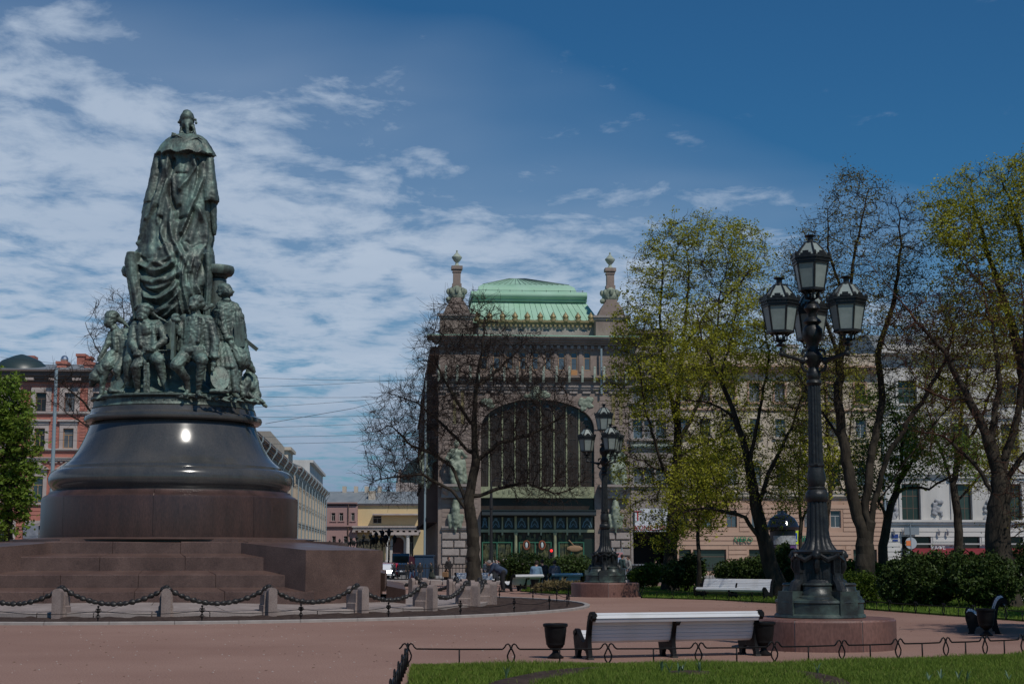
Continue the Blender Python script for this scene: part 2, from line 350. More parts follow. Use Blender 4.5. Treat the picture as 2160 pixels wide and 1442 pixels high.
def np_mesh(name, V, F, mats, smooth=False, mi=None):
    """V (n,3) float, F (m,k) int -> mesh, fast"""
    V = np.asarray(V, dtype=np.float32); F = np.asarray(F, dtype=np.int32); k = F.shape[1]
    me = bpy.data.meshes.new(name); me.vertices.add(len(V)); me.vertices.foreach_set('co', V.ravel())
    me.loops.add(F.size); me.loops.foreach_set('vertex_index', F.ravel())
    me.polygons.add(len(F)); me.polygons.foreach_set('loop_start', np.arange(0, F.size, k, dtype=np.int32))
    me.polygons.foreach_set('loop_total', np.full(len(F), k, dtype=np.int32))
    if not isinstance(mats, (list, tuple)): mats = [mats]
    for m in mats: me.materials.append(m)
    if mi is not None: me.polygons.foreach_set('material_index', np.asarray(mi, dtype=np.int32))
    if smooth: me.polygons.foreach_set('use_smooth', np.ones(len(F), dtype=bool))
    me.update(calc_edges=True); me.validate(); return me

def blob(prims, voxel, smooth=3, mats=None, disp=None, name='blob', sf=0.5):
    """closed overlapping solids fused into one continuous skin"""
    mb = MB()
    for p in prims:
        if p[0] == 'c':
            a, b, r1, r2 = Vector(p[1]), Vector(p[2]), p[3], p[4]; d = b - a
            if d.length < 1e-5: d = Vector((0, 0, 1e-3)); b = a + d
            dn = d.normalized(); pts = []; rs = []
            for t in (-0.97, -0.75, -0.35): pts.append(a + dn * t * r1); rs.append(r1 * math.sqrt(1 - t * t))
            pts += [a, b]; rs += [r1, r2]
            for t in (0.35, 0.75, 0.97): pts.append(b + dn * t * r2); rs.append(r2 * math.sqrt(1 - t * t))
            mb.tube(pts, rs, 10)
        elif p[0] == 's': mb.ball(p[1], p[2], 14, 9)
        elif p[0] == 'b': mb.obox(*p[1:5])
        elif p[0] == 'm': mb.add(p[1], p[2])
    me = mb.mesh(name, mats or BRZ)
    o = bpy.data.objects.new('tmp_' + name, me); COL.objects.link(o)
    m = o.modifiers.new('r', 'REMESH'); m.mode = 'VOXEL'; m.voxel_size = voxel
    if smooth: q = o.modifiers.new('s', 'SMOOTH'); q.factor = sf; q.iterations = smooth
    bpy.context.view_layer.update(); dg = bpy.context.evaluated_depsgraph_get()
    res = bpy.data.meshes.new_from_object(o.evaluated_get(dg)); res.name = name
    bpy.data.objects.remove(o); bpy.data.meshes.remove(me)
    if disp:
        n = len(res.vertices); co = np.empty(n * 3, dtype=np.float32); no = np.empty(n * 3, dtype=np.float32)
        res.vertices.foreach_get('co', co); res.vertices.foreach_get('normal', no)
        co = co.reshape(-1, 3); no = no.reshape(-1, 3); dv = np.array([disp(Vector(c)) for c in co.tolist()], dtype=np.float32)
        co = co + no * dv[:, None]; res.vertices.foreach_set('co', co.ravel()); res.update()
    res.polygons.foreach_set('use_smooth', [True] * len(res.polygons))
    return res

def text_mesh(txt, size, depth, m, align='CENTER'):
    cu_ = bpy.data.curves.new('lettering', 'FONT'); cu_.body = txt; cu_.size = size; cu_.extrude = depth; cu_.align_x = align; cu_.resolution_u = 2
    o = bpy.data.objects.new('tmp', cu_); COL.objects.link(o); bpy.context.view_layer.update()
    me = bpy.data.meshes.new_from_object(o.evaluated_get(bpy.context.evaluated_depsgraph_get()))
    bpy.data.objects.remove(o); me.materials.clear(); me.materials.append(m); me.name = 'lettering'; return me
ORD = ['first', 'second', 'third', 'fourth', 'fifth', 'sixth', 'seventh', 'eighth', 'ninth', 'tenth', 'eleventh', 'twelfth', 'thirteenth', 'fourteenth', 'fifteenth', 'sixteenth']
# ------------------------------------------------------------------ the ground
A_ST = R(4.3)                       # bearing of the avenue beyond the garden
TA = math.tan(A_ST)
def strip(name, y0, y1, off, m, x0=-420, x1=420, tilt=True, step=6, kind='structure'):
    mb = MB(); nx = int((x1 - x0) / 30); ny = max(1, int((y1 - y0) / step))
    for j in range(ny + 1):
        for i in range(nx + 1):
            x = x0 + (x1 - x0) * i / nx; y = y0 + (y1 - y0) * j / ny + (x * TA if tilt else 0)
            mb.v.append((x, y, gz(y) + off))
    for j in range(ny):
        for i in range(nx):
            a = j * (nx + 1) + i; mb.f.append((a, a + 1, a + nx + 2, a + nx + 1)); mb.m.append(0)
    return tag(mb.build(name, m), kind=kind)
strip('ground', -30, 3060, -0.03, mat('distant_ground', (0.16, 0.145, 0.13), 0.95, col2=(0.2, 0.18, 0.16), nscale=0.05), -1500, 1500, False, 15)
strip('path', -25, 118, 0.0, M_gravel, -150, 150, False, 3)
pv = strip('pavement', 119, 131, 0.10, M_pave); strip('road', 131, 160, 0.012, M_asph); strip('pavement', 160, 178, 0.10, M_pave)
kb = MB()
for yy in (119, 131, 160):          # kerb faces of the two pavements
    for i in range(28):
        x = -420 + i * 30
        a = (x, yy + x * TA); b = (x + 30, yy + (x + 30) * TA)
        kb.prism([(a[0], a[1] - 0.08), (b[0], b[1] - 0.08), (b[0], b[1] + 0.07), (a[0], a[1] + 0.07)], gz(a[1]) - 0.05, gz(a[1]) + 0.115)
tag(kb.build('kerb', M_kerb), kind='structure')
mk = MB()
for i in range(60):                 # dashed lane line
    x = -200 + i * 7; y = 146 + x * TA; z = gz(y) + 0.018
    mk.add([(x, y - .08, z), (x + 3, y + 3 * TA - .08, z), (x + 3, y + 3 * TA + .08, z), (x, y + .08, z)], [(0, 1, 2, 3)])
tag(mk.build('road_marking', mat('road_paint', (0.7, 0.7, 0.68), 0.8)), kind='structure')
strip('street', 178, 470, 0.01, M_asph, -30, 12, False)

def ground_poly(name, pts, z, m, kind, thick=0.0, edge=None):
    mb = MB(); n = len(pts)
    vs = [(p[0], p[1], gz(p[1]) + z) for p in pts]; mb.add(vs, [tuple(range(n))])
    mb.add([(p[0], p[1], gz(p[1]) + z) for p in pts] + [(p[0], p[1], gz(p[1]) - 0.05) for p in pts], [((i + 1) % n, i, i + n, (i + 1) % n + n) for i in range(n)])
    return tag(mb.build(name, m), kind=kind)

def inside(poly, x, y):
    c = np.zeros(len(x), dtype=bool); n = len(poly); j = n - 1
    for i in range(n):
        xi, yi = poly[i][:2]; xj, yj = poly[j][:2]
        t = ((yi > y) != (yj > y)) & (x < (xj - xi) * (y - yi) / (yj - yi + 1e-12) + xi); c ^= t; j = i
    return c
def blades(name, poly, dens, h, w, seed, z0=0.04, holes=(), m=None, zf=None):
    rg = np.random.default_rng(seed); xs = [p[0] for p in poly]; ys = [p[1] for p in poly]
    n = int(dens * (max(xs) - min(xs)) * (max(ys) - min(ys)))
    x = rg.uniform(min(xs), max(xs), n); y = rg.uniform(min(ys), max(ys), n)
    k = inside(poly, x, y)
    for hp in holes: k &= ~inside(hp, x + rg.normal(0, .06, n), y + rg.normal(0, .10, n)) | (rg.random(n) < 0.04)
    x = x[k]; y = y[k]; n = len(x)
    z = np.where(y < 75, 0, -0.9 * (y - 75) / 75.0) + z0 + (zf(x, y) if zf else 0)
    clump = 0.75 + 0.35 * np.sin(x * 2.3 + 1.7 * np.sin(y * 1.9)) * np.cos(y * 2.9)
    hh = h * rg.uniform(0.55, 1.25, n) * clump; a = rg.uniform(0, 6.283, n); lx = rg.normal(0, 0.45, n) * hh; ly = rg.normal(0, 0.45, n) * hh
    ca = np.cos(a) * w; sa = np.sin(a) * w
    V = np.stack([np.stack([x - ca, y - sa, z], 1), np.stack([x + ca, y + sa, z], 1), np.stack([x + lx, y + ly, z + hh], 1)], 1).reshape(-1, 3)
    F = np.arange(3 * n).reshape(-1, 3)
    o = obj(name, np_mesh(name, V, F, m or M_blade)); return tag(o, kind='stuff')

# near lawn, gently humped
C0 = PG(862, 24.0)
FENCE_PX = [(862, 24.0), (1078, 23.9), (1281, 24.0), (1470, 24.2), (1629, 24.5), (1770, 24.9), (1888, 25.3), (1988, 25.7), (2070, 26.1), (2150, 26.6), (2240, 27.2), (2340, 27.8)]
FP = [PG(a, d) for a, d in FENCE_PX]
lawn_near = [(p.x, p.y - 0.10) for p in FP]; lawn_near[0] = (FP[0].x + 0.07, FP[0].y - 0.08)
lawn_near += [(14, 27.5), (14, 2.0), (-0.62, 2.0), (-1.08, 14.0)]
def hump(x, y): return 0.03 + 0.05 * np.clip((24.3 - y) / 3.0, 0, 1) + 0.012 * np.sin(x * 1.3) * np.sin(y * 1.1)
gx = np.linspace(-1.5, 14, 63); gy = np.linspace(2, 28, 105)
mb = MB(); idx = {}
XX, YY = np.meshgrid(gx, gy); INS = inside(lawn_near, XX.ravel(), YY.ravel()).reshape(XX.shape)
for j in range(len(gy)):
    for i in range(len(gx)):
        idx[(i, j)] = len(mb.v); mb.v.append((gx[i], gy[j], float(hump(gx[i], gy[j]))))
for j in range(len(gy) - 1):
    for i in range(len(gx) - 1):
        if INS[j, i] and INS[j + 1, i] and INS[j, i + 1] and INS[j + 1, i + 1]:
            mb.f.append((idx[(i, j)], idx[(i + 1, j)], idx[(i + 1, j + 1)], idx[(i, j + 1)])); mb.m.append(0)
tag(mb.build('lawn', M_grass, smooth=True), kind='structure')
ground_poly('lawn', lawn_near, 0.012, M_soil, 'structure')
def patch_poly(pts): return [tuple(PGl(px, py)) for px, py in pts]
def PGl(px, py, z=0.08):
    a, b = ray(px, py); d = (z - EYE) / b; return (a * d, d)
soil1 = patch_poly([(1000, 1452), (1040, 1437), (1130, 1417), (1200, 1406), (1265, 1402), (1262, 1408), (1230, 1420), (1150, 1433), (1110, 1452)])
soil2 = patch_poly([(1672, 1414), (1730, 1421), (1782, 1433), (1812, 1450), (1740, 1450), (1700, 1430)])
soil3 = patch_poly([(1405, 1415), (1450, 1413), (1505, 1417), (1500, 1424), (1440, 1424), (1410, 1420)])
for k, sp in enumerate((soil1, soil2, soil3)):
    mbs = MB(); n = len(sp); c = (sum(p[0] for p in sp) / n, sum(p[1] for p in sp) / n); vs = []
    for t in (1.0, 0.8, 0.45):
        for p in sp:
            x = c[0] + (p[0] - c[0]) * t; y = c[1] + (p[1] - c[1]) * t
            vs.append((x, y, float(hump(x, y)) + (0.004 if t == 1.0 else 0.025 + 0.02 * noise.noise(Vector((x * 9, y * 9, 0))))))
    vs.append((c[0], c[1], float(hump(c[0], c[1])) + 0.03))
    fs = [(r * n + i, r * n + (i + 1) % n, (r + 1) * n + (i + 1) % n, (r + 1) * n + i) for r in range(2) for i in range(n)]
    fs += [(2 * n + i, 2 * n + (i + 1) % n, 3 * n) for i in range(n)]
    mbs.add(vs, fs); tag(mbs.build('soil_patch', M_soil, smooth=True), kind='stuff', label='bare brown soil patch showing in the near lawn')
vis = [(p[0], p[1]) for p in lawn_near[:12]] + [(14, 27.5), (14, 18.5), (-1.22, 18.5)]
blades('dry_grass', vis, 120, 0.09, 0.006, 4, 0.0, holes=(soil1, soil2, soil3), zf=hump, m=M_straw)
blades('grass', vis, 2100, 0.085, 0.0055, 3, 0.0, holes=(soil1, soil2, soil3), zf=hump)
# tulip shoots
TULIP = ['leftmost of the cluster below the bench', 'second in the cluster below the bench', 'third in the cluster below the bench', 'last in the cluster below the bench', 'alone right of the cluster below the bench', 'left of the bottom right pair', 'first of the close pair near the bottom right', 'second of the close pair near the bottom right', 'in front of the pair near the bottom right', 'beside the right soil patch', 'beside the long left soil patch', 'closest to the bottom right corner']
rg = random.Random(5)
for k, (px, py) in enumerate([(1396, 1415), (1412, 1418), (1432, 1420), (1440, 1417), (1476, 1420), (1960, 1440), (2022, 1436), (2040, 1441), (1985, 1436), (1725, 1424), (1068, 1432), (2128, 1440)]):
    x, y = PGl(px, py); z = float(hump(x, y)); mbt = MB()
    for q in range(4):
        a = rg.uniform(0, 6.28); h = rg.uniform(0.10, 0.17); s = 0.05; c, d_ = math.cos(a), math.sin(a)
        w = 0.014; vs = []
        for t, ww in ((0, .6), (.4, 1), (.8, .7), (1, .05)):
            o = t * t * s; vs += [(c * o - d_ * w * ww, d_ * o + c * w * ww, h * t), (c * (o + .006), d_ * (o + .006), h * t), (c * o + d_ * w * ww, d_ * o - c * w * ww, h * t)]
        mbt.add(vs, [(3 * j + i, 3 * j + i + 1, 3 * j + i + 4, 3 * j + i + 3) for j in range(3) for i in range(2)])
    o = mbt.build('tulip_shoot', mat('blue_green_shoot', (0.07, 0.13, 0.075), 0.5, col2=(0.10, 0.18, 0.09), nscale=20), loc=(x, y, z))
    tag(o, 'blue-green tulip shoot in the near lawn, ' + TULIP[k], 'plant', 'tulip shoots in the near lawn')

# back lawns
lawnB = [PG(1352, 60), PG(1500, 57.5), PG(1640, 53.5), PG(1830, 47.5), PG(2000, 43), PG(2160, 39.5), PG(2330, 36)]
lawnB = [(p.x, p.y) for p in lawnB] + [(16, 45), (22, 60), (26, 90), (13, 92), (6.2, 78)]
ground_poly('lawn', lawnB, 0.05, M_grass, 'structure')
blades('grass', [p for p in lawnB], 120, 0.11, 0.014, 11, 0.04)
lawnC = [PG(1098, 70), PG(1150, 66.5), PG(1215, 64.5), PG(1300, 64.5), PG(1330, 66), PG(1300, 80), PG(1120, 82)]
lawnC = [(p.x, p.y) for p in lawnC]
ground_poly('lawn', lawnC, 0.05, M_grass, 'structure'); blades('grass', lawnC, 160, 0.11, 0.014, 12, 0.04)
lawnL = [(-70, 60), (-26, 60), (-21, 74), (-24, 100), (-70, 100)]
ground_poly('lawn', lawnL, 0.05, M_grass, 'structure')
stc = MB()                          # small stones and litter scattered over the gravel
rg = random.Random(9)
for k in range(420):
    d = rg.uniform(21, 42); px = rg.uniform(-100, 1500); p = PG(px, d)
    s = rg.uniform(0.008, 0.02)
    stc.ball((p.x, p.y, s * .3), (s, s * .8, s * .55), 5, 3)
lit = MB()
for k in range(700):
    d = rg.uniform(20.5, 60); px = rg.uniform(-100, 2300); p = PG(px, d); a = rg.uniform(0, 6.28); s = rg.uniform(.012, .03)
    c, q = math.cos(a) * s, math.sin(a) * s; lit.add([(p.x - c, p.y - q, .006), (p.x - q * .4, p.y + c * .4, .012), (p.x + c, p.y + q, .006), (p.x + q * .4, p.y - c * .4, .014)], [(0, 3, 2, 1)])
tag(lit.build('leaf_litter', mat('brown_bud_scales', (0.10, 0.055, 0.03), 0.9, col2=(.16, .13, .04), island=True)), kind='stuff')
tag(stc.build('gravel_stones', mat('pale_pebbles', (0.42, 0.34, 0.30), 0.9)), kind='stuff')

# ------------------------------------------------------------------ the monument and its ring
MY = 51.2; MX = (365.3 - 1080) / FPX * MY
def ML(px, py, dy=0.0):
    p = P(px, py, MY + dy); return Vector((p.x - MX, p.y - MY, p.z))
ring_bed_out, ring_bed_in = 13.5, 10.55
def annulus(name, r0, r1, z0, z1, n, m, kind='structure', wob=0):
    mb = MB(); rows = 10 if wob else 1
    for j in range(rows + 1):
        for i in range(n):
            a = 2 * math.pi * i / n; r = r0 + (r1 - r0) * j / rows; x = MX + r * math.cos(a); y = MY + r * math.sin(a)
            mb.v.append((x, y, z0 + (z1 - z0) * j / rows + (wob * noise.noise(Vector((x * 2.2, y * 2.2, 3))) if wob and 0 < j < rows else 0)))
    for j in range(rows):
        for i in range(n): mb.f.append((j * n + i, (j + 1) * n + i, (j + 1) * n + (i + 1) % n, j * n + (i + 1) % n)); mb.m.append(0)
    return tag(mb.build(name, m, smooth=bool(wob)), kind=kind)
annulus('flower_bed', 10.2, 13.44, 0.055, 0.035, 260, M_soil, 'structure', wob=0.10)
kerbring = thing('path_kerb', None, None, (MX, MY, 0)); kerbring['kind'] = 'structure'
kme = MB(); NK = 56; a = 2 * math.pi / NK
kme.lathe([(13.42, -0.03), (13.42, 0.065), (13.45, 0.075), (13.56, 0.075), (13.59, 0.06), (13.59, -0.03)], 4, a0=0.0004, a1=a - 0.0004)
kmesh = kme.mesh('kerb_stone', M_kerb)
for i in range(NK): obj('kerb_stone', kmesh, kerbring, rot=(0, 0, a * i))
# stone platform: sloping paved disc with rim stones
plat = thing('stone_platform', None, None, (MX, MY, 0)); plat['kind'] = 'structure'
NR = 44; a = 2 * math.pi / NR; k1 = MB()
k1.lathe([(10.35, 0.0), (10.35, 0.145), (10.33, 0.16), (9.72, 0.178), (9.70, 0.02)], 5, a0=0.0012, a1=a - 0.0012)
rimmesh = k1.mesh('rim_stone', M_granG, 'auto')
for i in range(NR): obj('rim_stone', rimmesh, plat, rot=(0, 0, a * i + 0.03))
for r0, r1, nseg, nme in ((7.9, 9.69, 40, 'paving_stone'), (5.2, 7.89, 30, 'paving_stone')):
    k2 = MB(); b = 2 * math.pi / nseg
    k2.lathe([(r1 - .008, 0.05), (r1 - .008, 0.18 + (9.7 - r1) * 0.05), (r0 + .008, 0.18 + (9.7 - r0) * 0.05), (r0 + .008, 0.05)], 3, a0=0.001, a1=b - 0.001)
    pm = k2.mesh(nme, M_granG)
    for i in range(nseg): obj(nme, pm, plat, rot=(0, 0, b * i + 0.05))
annulus('mortar_bed', 4.0, 10.34, 0.36, 0.11, 80, M_mortar)

mon = thing('bronze_monument', 'tall green bronze monument of a robed ruler above seated figures on a bell-shaped granite pedestal', 'monument', (MX, MY, 0))
prof_c = [(266, 1133), (268, 1128), (268, 1056), (266, 1052), (260, 1049), (256, 1043), (248, 1039)]
def rz_(h, y, r_extra=0):
    r = h / 65.93; return (r, ML(362, y).z)
dr = MB(); NB = 8
zt = [rz_(h, y) for h, y in [(268, 1138), (269, 1130), (269, 1058), (268, 1053), (263, 1049), (256, 1046), (252, 1040)]]
drum_prof = zt + [(2.0, zt[-1][1])]
b = 2 * math.pi / NB
dr.lathe([(2.0, zt[0][1])] + drum_prof, 16, a0=0.0012, a1=b - 0.0012)
dm = dr.mesh('drum_block', M_granR, 'auto')
for i in range(NB): obj('drum_block', dm, mon, rot=(0, 0, b * i + 0.16 + math.pi * 1.5 - b * 1.1))
md = MB(); md.lathe([(2, zt[0][1] + .02), (4.045, zt[0][1] + .02), (4.045, zt[2][1]), (3.9, zt[4][1]), (2, zt[4][1])], 128); md.build('mortar_joint', M_mortar, mon)
bell = [(246, 1040), (247, 1035), (252, 1030), (256, 1022), (257, 1012), (254, 1003), (248, 997), (240, 994), (234, 993), (233, 988), (229, 986), (226, 983),
        (218, 977), (209, 968), (201, 957), (193, 943), (186, 928), (180, 914), (176.5, 904), (174, 898), (171, 895), (171, 892)]
bl = MB(); bl.lathe([rz_(h, y) for h, y in bell] + [(1.0, rz_(1, 892)[1])], 128); bl.build('bell_plinth', M_granD, mon, smooth='auto')
ring = [(171, 892.5), (174, 894), (182, 896), (187, 893), (188.5, 888), (187, 883), (181, 880), (177, 878), (175.5, 873), (174.5, 869), (172, 868)]
bl = MB(); bl.lathe([rz_(h, y) for h, y in ring] + [(1.0, rz_(1, 868)[1])], 128); bl.build('upper_ring', M_granD, mon, smooth='auto')
disc = [(172, 868.5), (173, 866), (170, 861), (170, 853), (173, 850), (176, 848.5), (176, 845.5), (171, 844), (150, 842)]
bl = MB(); bl.lathe([rz_(h, y) for h, y in disc] + [(0.5, rz_(1, 842)[1])], 96); dsc = bl.build('bronze_disc', BRZ, mon, smooth='auto')
Rd = 170 / 65.93 + 0.006; zl = ML(362, 860).z
def ring_text(txt, a_c, size, parent, rad, z, m):
    # letters set one by one round the drum
    adv = size * 0.70 / rad; n = len(txt)
    for i, chh in enumerate(txt):
        if chh == ' ': continue
        me = text_mesh(chh, size, 0.012, m); aa = a_c + (i - (n - 1) / 2) * adv
        o = obj('letter', me, parent); o.location = (rad * math.cos(aa), rad * math.sin(aa), z)
        o.rotation_euler = (math.pi / 2, 0, aa + math.pi / 2)
aF = math.atan2(-MY, -MX)     # direction from axis to the viewer
ring_text('ЧИЧАГОВЪ', aF - 0.40, 0.155, dsc, Rd, zl, BRZ)
ring_text('А. ОРЛОВЪ ЧЕСМЕНСКІЙ', aF + 0.20, 0.125, dsc, Rd, zl + .01, BRZ)

# steps and the four corner piers
bs = [4.9, 5.6, 6.25, 6.85]; as_ = [2.7, 3.4, 4.1, 4.75]
ztop = [2.02, 1.585, 1.085, 0.625]; zback = [2.12, 1.68, 1.19, 0.72]; zbot = [1.66, 1.18, 0.70, 0.20]
def rot4(k, x, y):
    for _ in range(k): x, y = -y, x
    c_, s_r = math.cos(A_ST), math.sin(A_ST)      # the base stands square to the avenue
    return x * c_ - y * s_r, x * s_r + y * c_
for k in range(4):
    for s_ in range(4):
        ex_f = 0.75 if k == 1 else 0.0; bo = bs[s_] + ex_f; bi = bs[s_ - 1] + ex_f + 0.02 if s_ else 3.0; ho = as_[s_] + 0.25; hi_ = ho - (bo - bi) if s_ else 2.2
        poly = [(-ho, -bo), (ho, -bo), (hi_, -bi), (-hi_, -bi)]
        npc = 3 if s_ < 2 else 4
        for q in range(npc):       # each step laid from a few long blocks
            t0 = q / npc; t1 = (q + 1) / npc; g = 0.006
            x0 = -ho + 2 * ho * t0 + g; x1 = -ho + 2 * ho * t1 - g; X0 = -hi_ + 2 * hi_ * t0 + g; X1 = -hi_ + 2 * hi_ * t1 - g
            mb = MB(); bv = 0.025
            pl = [(x0, -bo), (x1, -bo), (x1, -bo + bv), (X1, -bi), (X0, -bi), (x0, -bo + bv)]
            pl = [rot4(k, *p) for p in pl]
            mb.prism(pl, zbot[s_] - 0.15, [ztop[s_] - bv, ztop[s_] - bv, ztop[s_], zback[s_], zback[s_], ztop[s_]])
            mb.build('step_block', M_granS, mon)
    # corner pier between this flight and the next
    pts = [(3.35, -5.0 + .0), (as_[3], -bs[3] - 0.02), (bs[3] + 0.02, -as_[3]), (5.0, -3.35)]
    pts = [(as_[0] - 1.2, -bs[0] + 1.2), (as_[3], -bs[3] - 0.0), (bs[3] + 0.0, -as_[3]), (bs[0] - 1.2, -as_[0] + 1.2)]
    pts = [rot4(k, *p) for p in pts]
    mb = MB(); mb.prism(pts, 0.1, [2.125, 1.775, 1.775, 2.125]); mb.build('corner_pier', M_granS, mon)
oc = []
for k in range(4): oc += [rot4(k, -2.6, -4.5), rot4(k, 2.6, -4.5)]
mb = MB(); mb.prism(oc, 0.1, 2.1); mb.lathe([(4.9, 2.10), (4.1, 2.165), (0.5, 2.17)], 48); mb.build('pedestal_core', M_granS, mon)

# --- the standing robed figure (seen from behind) -------------------------------------------------
def c1(x, y, dy=0.0): return ML(240 + x / 3.003, 210 + y / 3.003, dy)
U1 = 1 / 3.003 / 64.45          # metres per unit of the sketch grid
gown = [(262, 360, 545, .40), (290, 330, 580, .50), (340, 312, 606, .50), (400, 302, 614, .56), (500, 276, 632, .66), (600, 244, 652, .74), (680, 214, 655, .78), (780, 196, 652, .84),
        (870, 196, 648, .9), (920, 200, 638, .92), (960, 184, 644, 1.02), (1010, 180, 650, 1.05), (1060, 182, 652, 1.05), (1120, 190, 650, 1.12), (1200, 208, 642, 1.15), (1280, 232, 630, 1.15), (1340, 268, 610, 1.1), (1400, 320, 580, .9)]
folds = [ # polyline, height (m), width (grid units)
    ([(312, 370), (306, 470), (304, 560), (318, 610)], -.10, 11), ([(345, 365), (362, 460), (332, 610), (300, 730), (215, 915)], .13, 15),
    ([(330, 700), (270, 800), (225, 900)], -.10, 10),
    ([(385, 375), (388, 520), (352, 660), (340, 780), (372, 900), (430, 1010), (465, 1090)], .14, 14),
    ([(405, 400), (392, 520), (402, 640), (440, 715)], -.17, 13), ([(418, 720), (412, 800), (440, 910), (500, 1010), (540, 1070)], .12, 13),
    ([(350, 770), (352, 870), (372, 930)], -.14, 11), ([(462, 700), (455, 775), (500, 770)], -.12, 12),
    ([(528, 385), (545, 450), (500, 540), (462, 590)], .11, 13), ([(478, 390), (470, 520)], -.08, 16), ([(430, 490), (500, 490)], -.05, 8),
    ([(600, 390), (588, 520), (560, 620), (520, 740), (488, 860)], .12, 14), ([(562, 400), (568, 520), (545, 640)], -.10, 10),
    ([(560, 700), (528, 790), (490, 880), (478, 920), (520, 985)], -.12, 11), ([(565, 700), (612, 800), (618, 900), (592, 1010), (570, 1100)], .12, 14),
    ([(618, 660), (640, 760), (636, 850)], -.08, 10), ([(230, 430), (250, 560), (230, 640)], .07, 16),
    ([(186, 968), (235, 1050), (290, 1078), (335, 1050), (400, 1072), (452, 1052)], .16, 15), ([(200, 990), (250, 1020), (300, 1030)], -.08, 8),
    ([(212, 1040), (262, 1120), (340, 1150), (420, 1105), (455, 1085)], -.16, 13), ([(205, 1050), (250, 1150), (335, 1182), (430, 1160), (478, 1120)], .16, 14),
    ([(225, 1140), (280, 1215), (360, 1240), (440, 1200), (480, 1150)], -.18, 13), ([(240, 1180), (300, 1262), (375, 1285), (450, 1235), (485, 1170)], .15, 13),
    ([(250, 1230), (310, 1305), (380, 1318), (460, 1270)], -.15, 10), ([(262, 1250), (300, 1335), (370, 1362), (450, 1320), (495, 1230)], .16, 14),
    ([(470, 1000), (470, 1100), (500, 1200)], -.16, 11), ([(480, 1070), (520, 1140), (555, 1240), (575, 1290)], .13, 13), ([(545, 1120), (548, 1180)], -.14, 12),
    ([(600, 1050), (612, 1150), (600, 1260)], .12, 12), ([(575, 1080), (590, 1180)], -.1, 9), ([(640, 960), (636, 1060), (625, 1180)], .08, 10),
    ([(190, 760), (215, 840), (205, 900)], -.06, 8), ([(255, 760), (230, 830)], .05, 9), ([(520, 920), (560, 960), (600, 930)], -.07, 10),
    ([(360, 980), (345, 1040)], -.06, 10), ([(300, 640), (285, 720), (262, 770)], .07, 10)]
def seg_arr():
    out = []
    for pl, h, w in folds:
        for (a, b) in zip(pl[:-1], pl[1:]): out.append((a, b, h, w))
    return out
NRW, NCL = 330, 260
ys = np.linspace(262, 1400, NRW); g = np.array(gown); xl = np.interp(ys, g[:, 0], g[:, 1]); xr = np.interp(ys, g[:, 0], g[:, 2]); df = np.interp(ys, g[:, 0], g[:, 3])
th = np.linspace(0, 2 * np.pi, NCL, endpoint=False)
cx_ = (xl + xr)[:, None] / 2; hw = (xr - xl)[:, None] / 2; ct = np.cos(th)[None, :]; st = np.sin(th)[None, :]
sx_ = np.sign(ct) * np.abs(ct) ** 0.85; sy_ = np.sign(st) * np.abs(st) ** 0.9
X2 = cx_ + hw * sx_; Y2 = np.repeat(ys[:, None], NCL, 1); DY = df[:, None] * sy_ * 0.92
D = np.zeros_like(X2)
for pl, h, w in folds:
    best = np.full(X2.shape, 1e9)
    for (a, b) in zip(pl[:-1], pl[1:]):
        ax, ay = a; bx, by = b; ex, ey = bx - ax, by - ay
        t = np.clip(((X2 - ax) * ex + (Y2 - ay) * ey) / (ex * ex + ey * ey), 0, 1)
        dd = np.hypot(X2 - ax - t * ex, Y2 - ay - t * ey); best = np.minimum(best, dd)
    D += h * np.exp(-(best / w) ** 2)
front = np.clip(-st * 2.5, 0, 1)
back = 0.07 * np.sin(th[None, :] * 17 + 2.2 * np.sin(Y2 / 190.0) + np.cos(Y2 / 90)) + 0.04 * np.sin(th[None, :] * 9 - Y2 / 160)
warp = 30 * np.sin(Y2 / 120.0) + 0.10 * (Y2 - 600) * np.sin((X2 - 430) / 120.0)
fam = 0.035 * np.cos(2 * np.pi * (X2 + warp) / 74.0) * np.clip((Y2 - 375) / 60, 0, 1) * np.clip((1010 - Y2) / 60, 0, 1)
cat = Y2 + 95 * ((X2 - 350) / 150.0) ** 2
fam2 = (0.055 + 0.03 * np.sin(X2 / 27.0 + Y2 / 60)) * (1 - 2.1 * np.abs(np.sin(np.pi * cat / 58.0))) * np.clip((Y2 - 1000) / 50, 0, 1) * np.clip((X2 - 205) / 40, 0, 1) * np.clip((500 - X2) / 40, 0, 1)
fam3 = 0.08 * (1 - 2.0 * np.abs(np.sin(np.pi * (X2 + 20 * np.sin(Y2 / 80)) / 38.0))) * np.clip((Y2 - 1000) / 50, 0, 1) * np.clip((X2 - 480) / 30, 0, 1)
D = (D * np.where(Y2 > 940, .72, 1.12) + fam + fam2 + fam3) * front + back * (1 - front) + back * 0.10 * front
nx_ = ct * 0.9; ny_ = st
base = np.array(ML(240, 210)); ex = np.array(c1(1, 0)) - np.array(c1(0, 0)); ez = np.array(c1(0, 1)) - np.array(c1(0, 0))
o0 = np.array(c1(0, 0))
VX = o0[0] + X2 * ex[0] + D * nx_; VZ = o0[2] + Y2 * ez[2]; VY = DY + D * ny_ - np.clip((Y2 - 850) / 350, 0, 1) * 0.25
V = np.stack([VX, VY, VZ], -1).reshape(-1, 3)
ii = np.arange(NRW - 1)[:, None] * NCL + np.arange(NCL)[None, :]; jj = np.arange(NRW - 1)[:, None] * NCL + (np.arange(NCL)[None, :] + 1) % NCL
F = np.stack([ii, ii + NCL, jj + NCL, jj], -1).reshape(-1, 4)
verts = [tuple(v) for v in V.tolist()]; faces = [tuple(f) for f in F.tolist()]
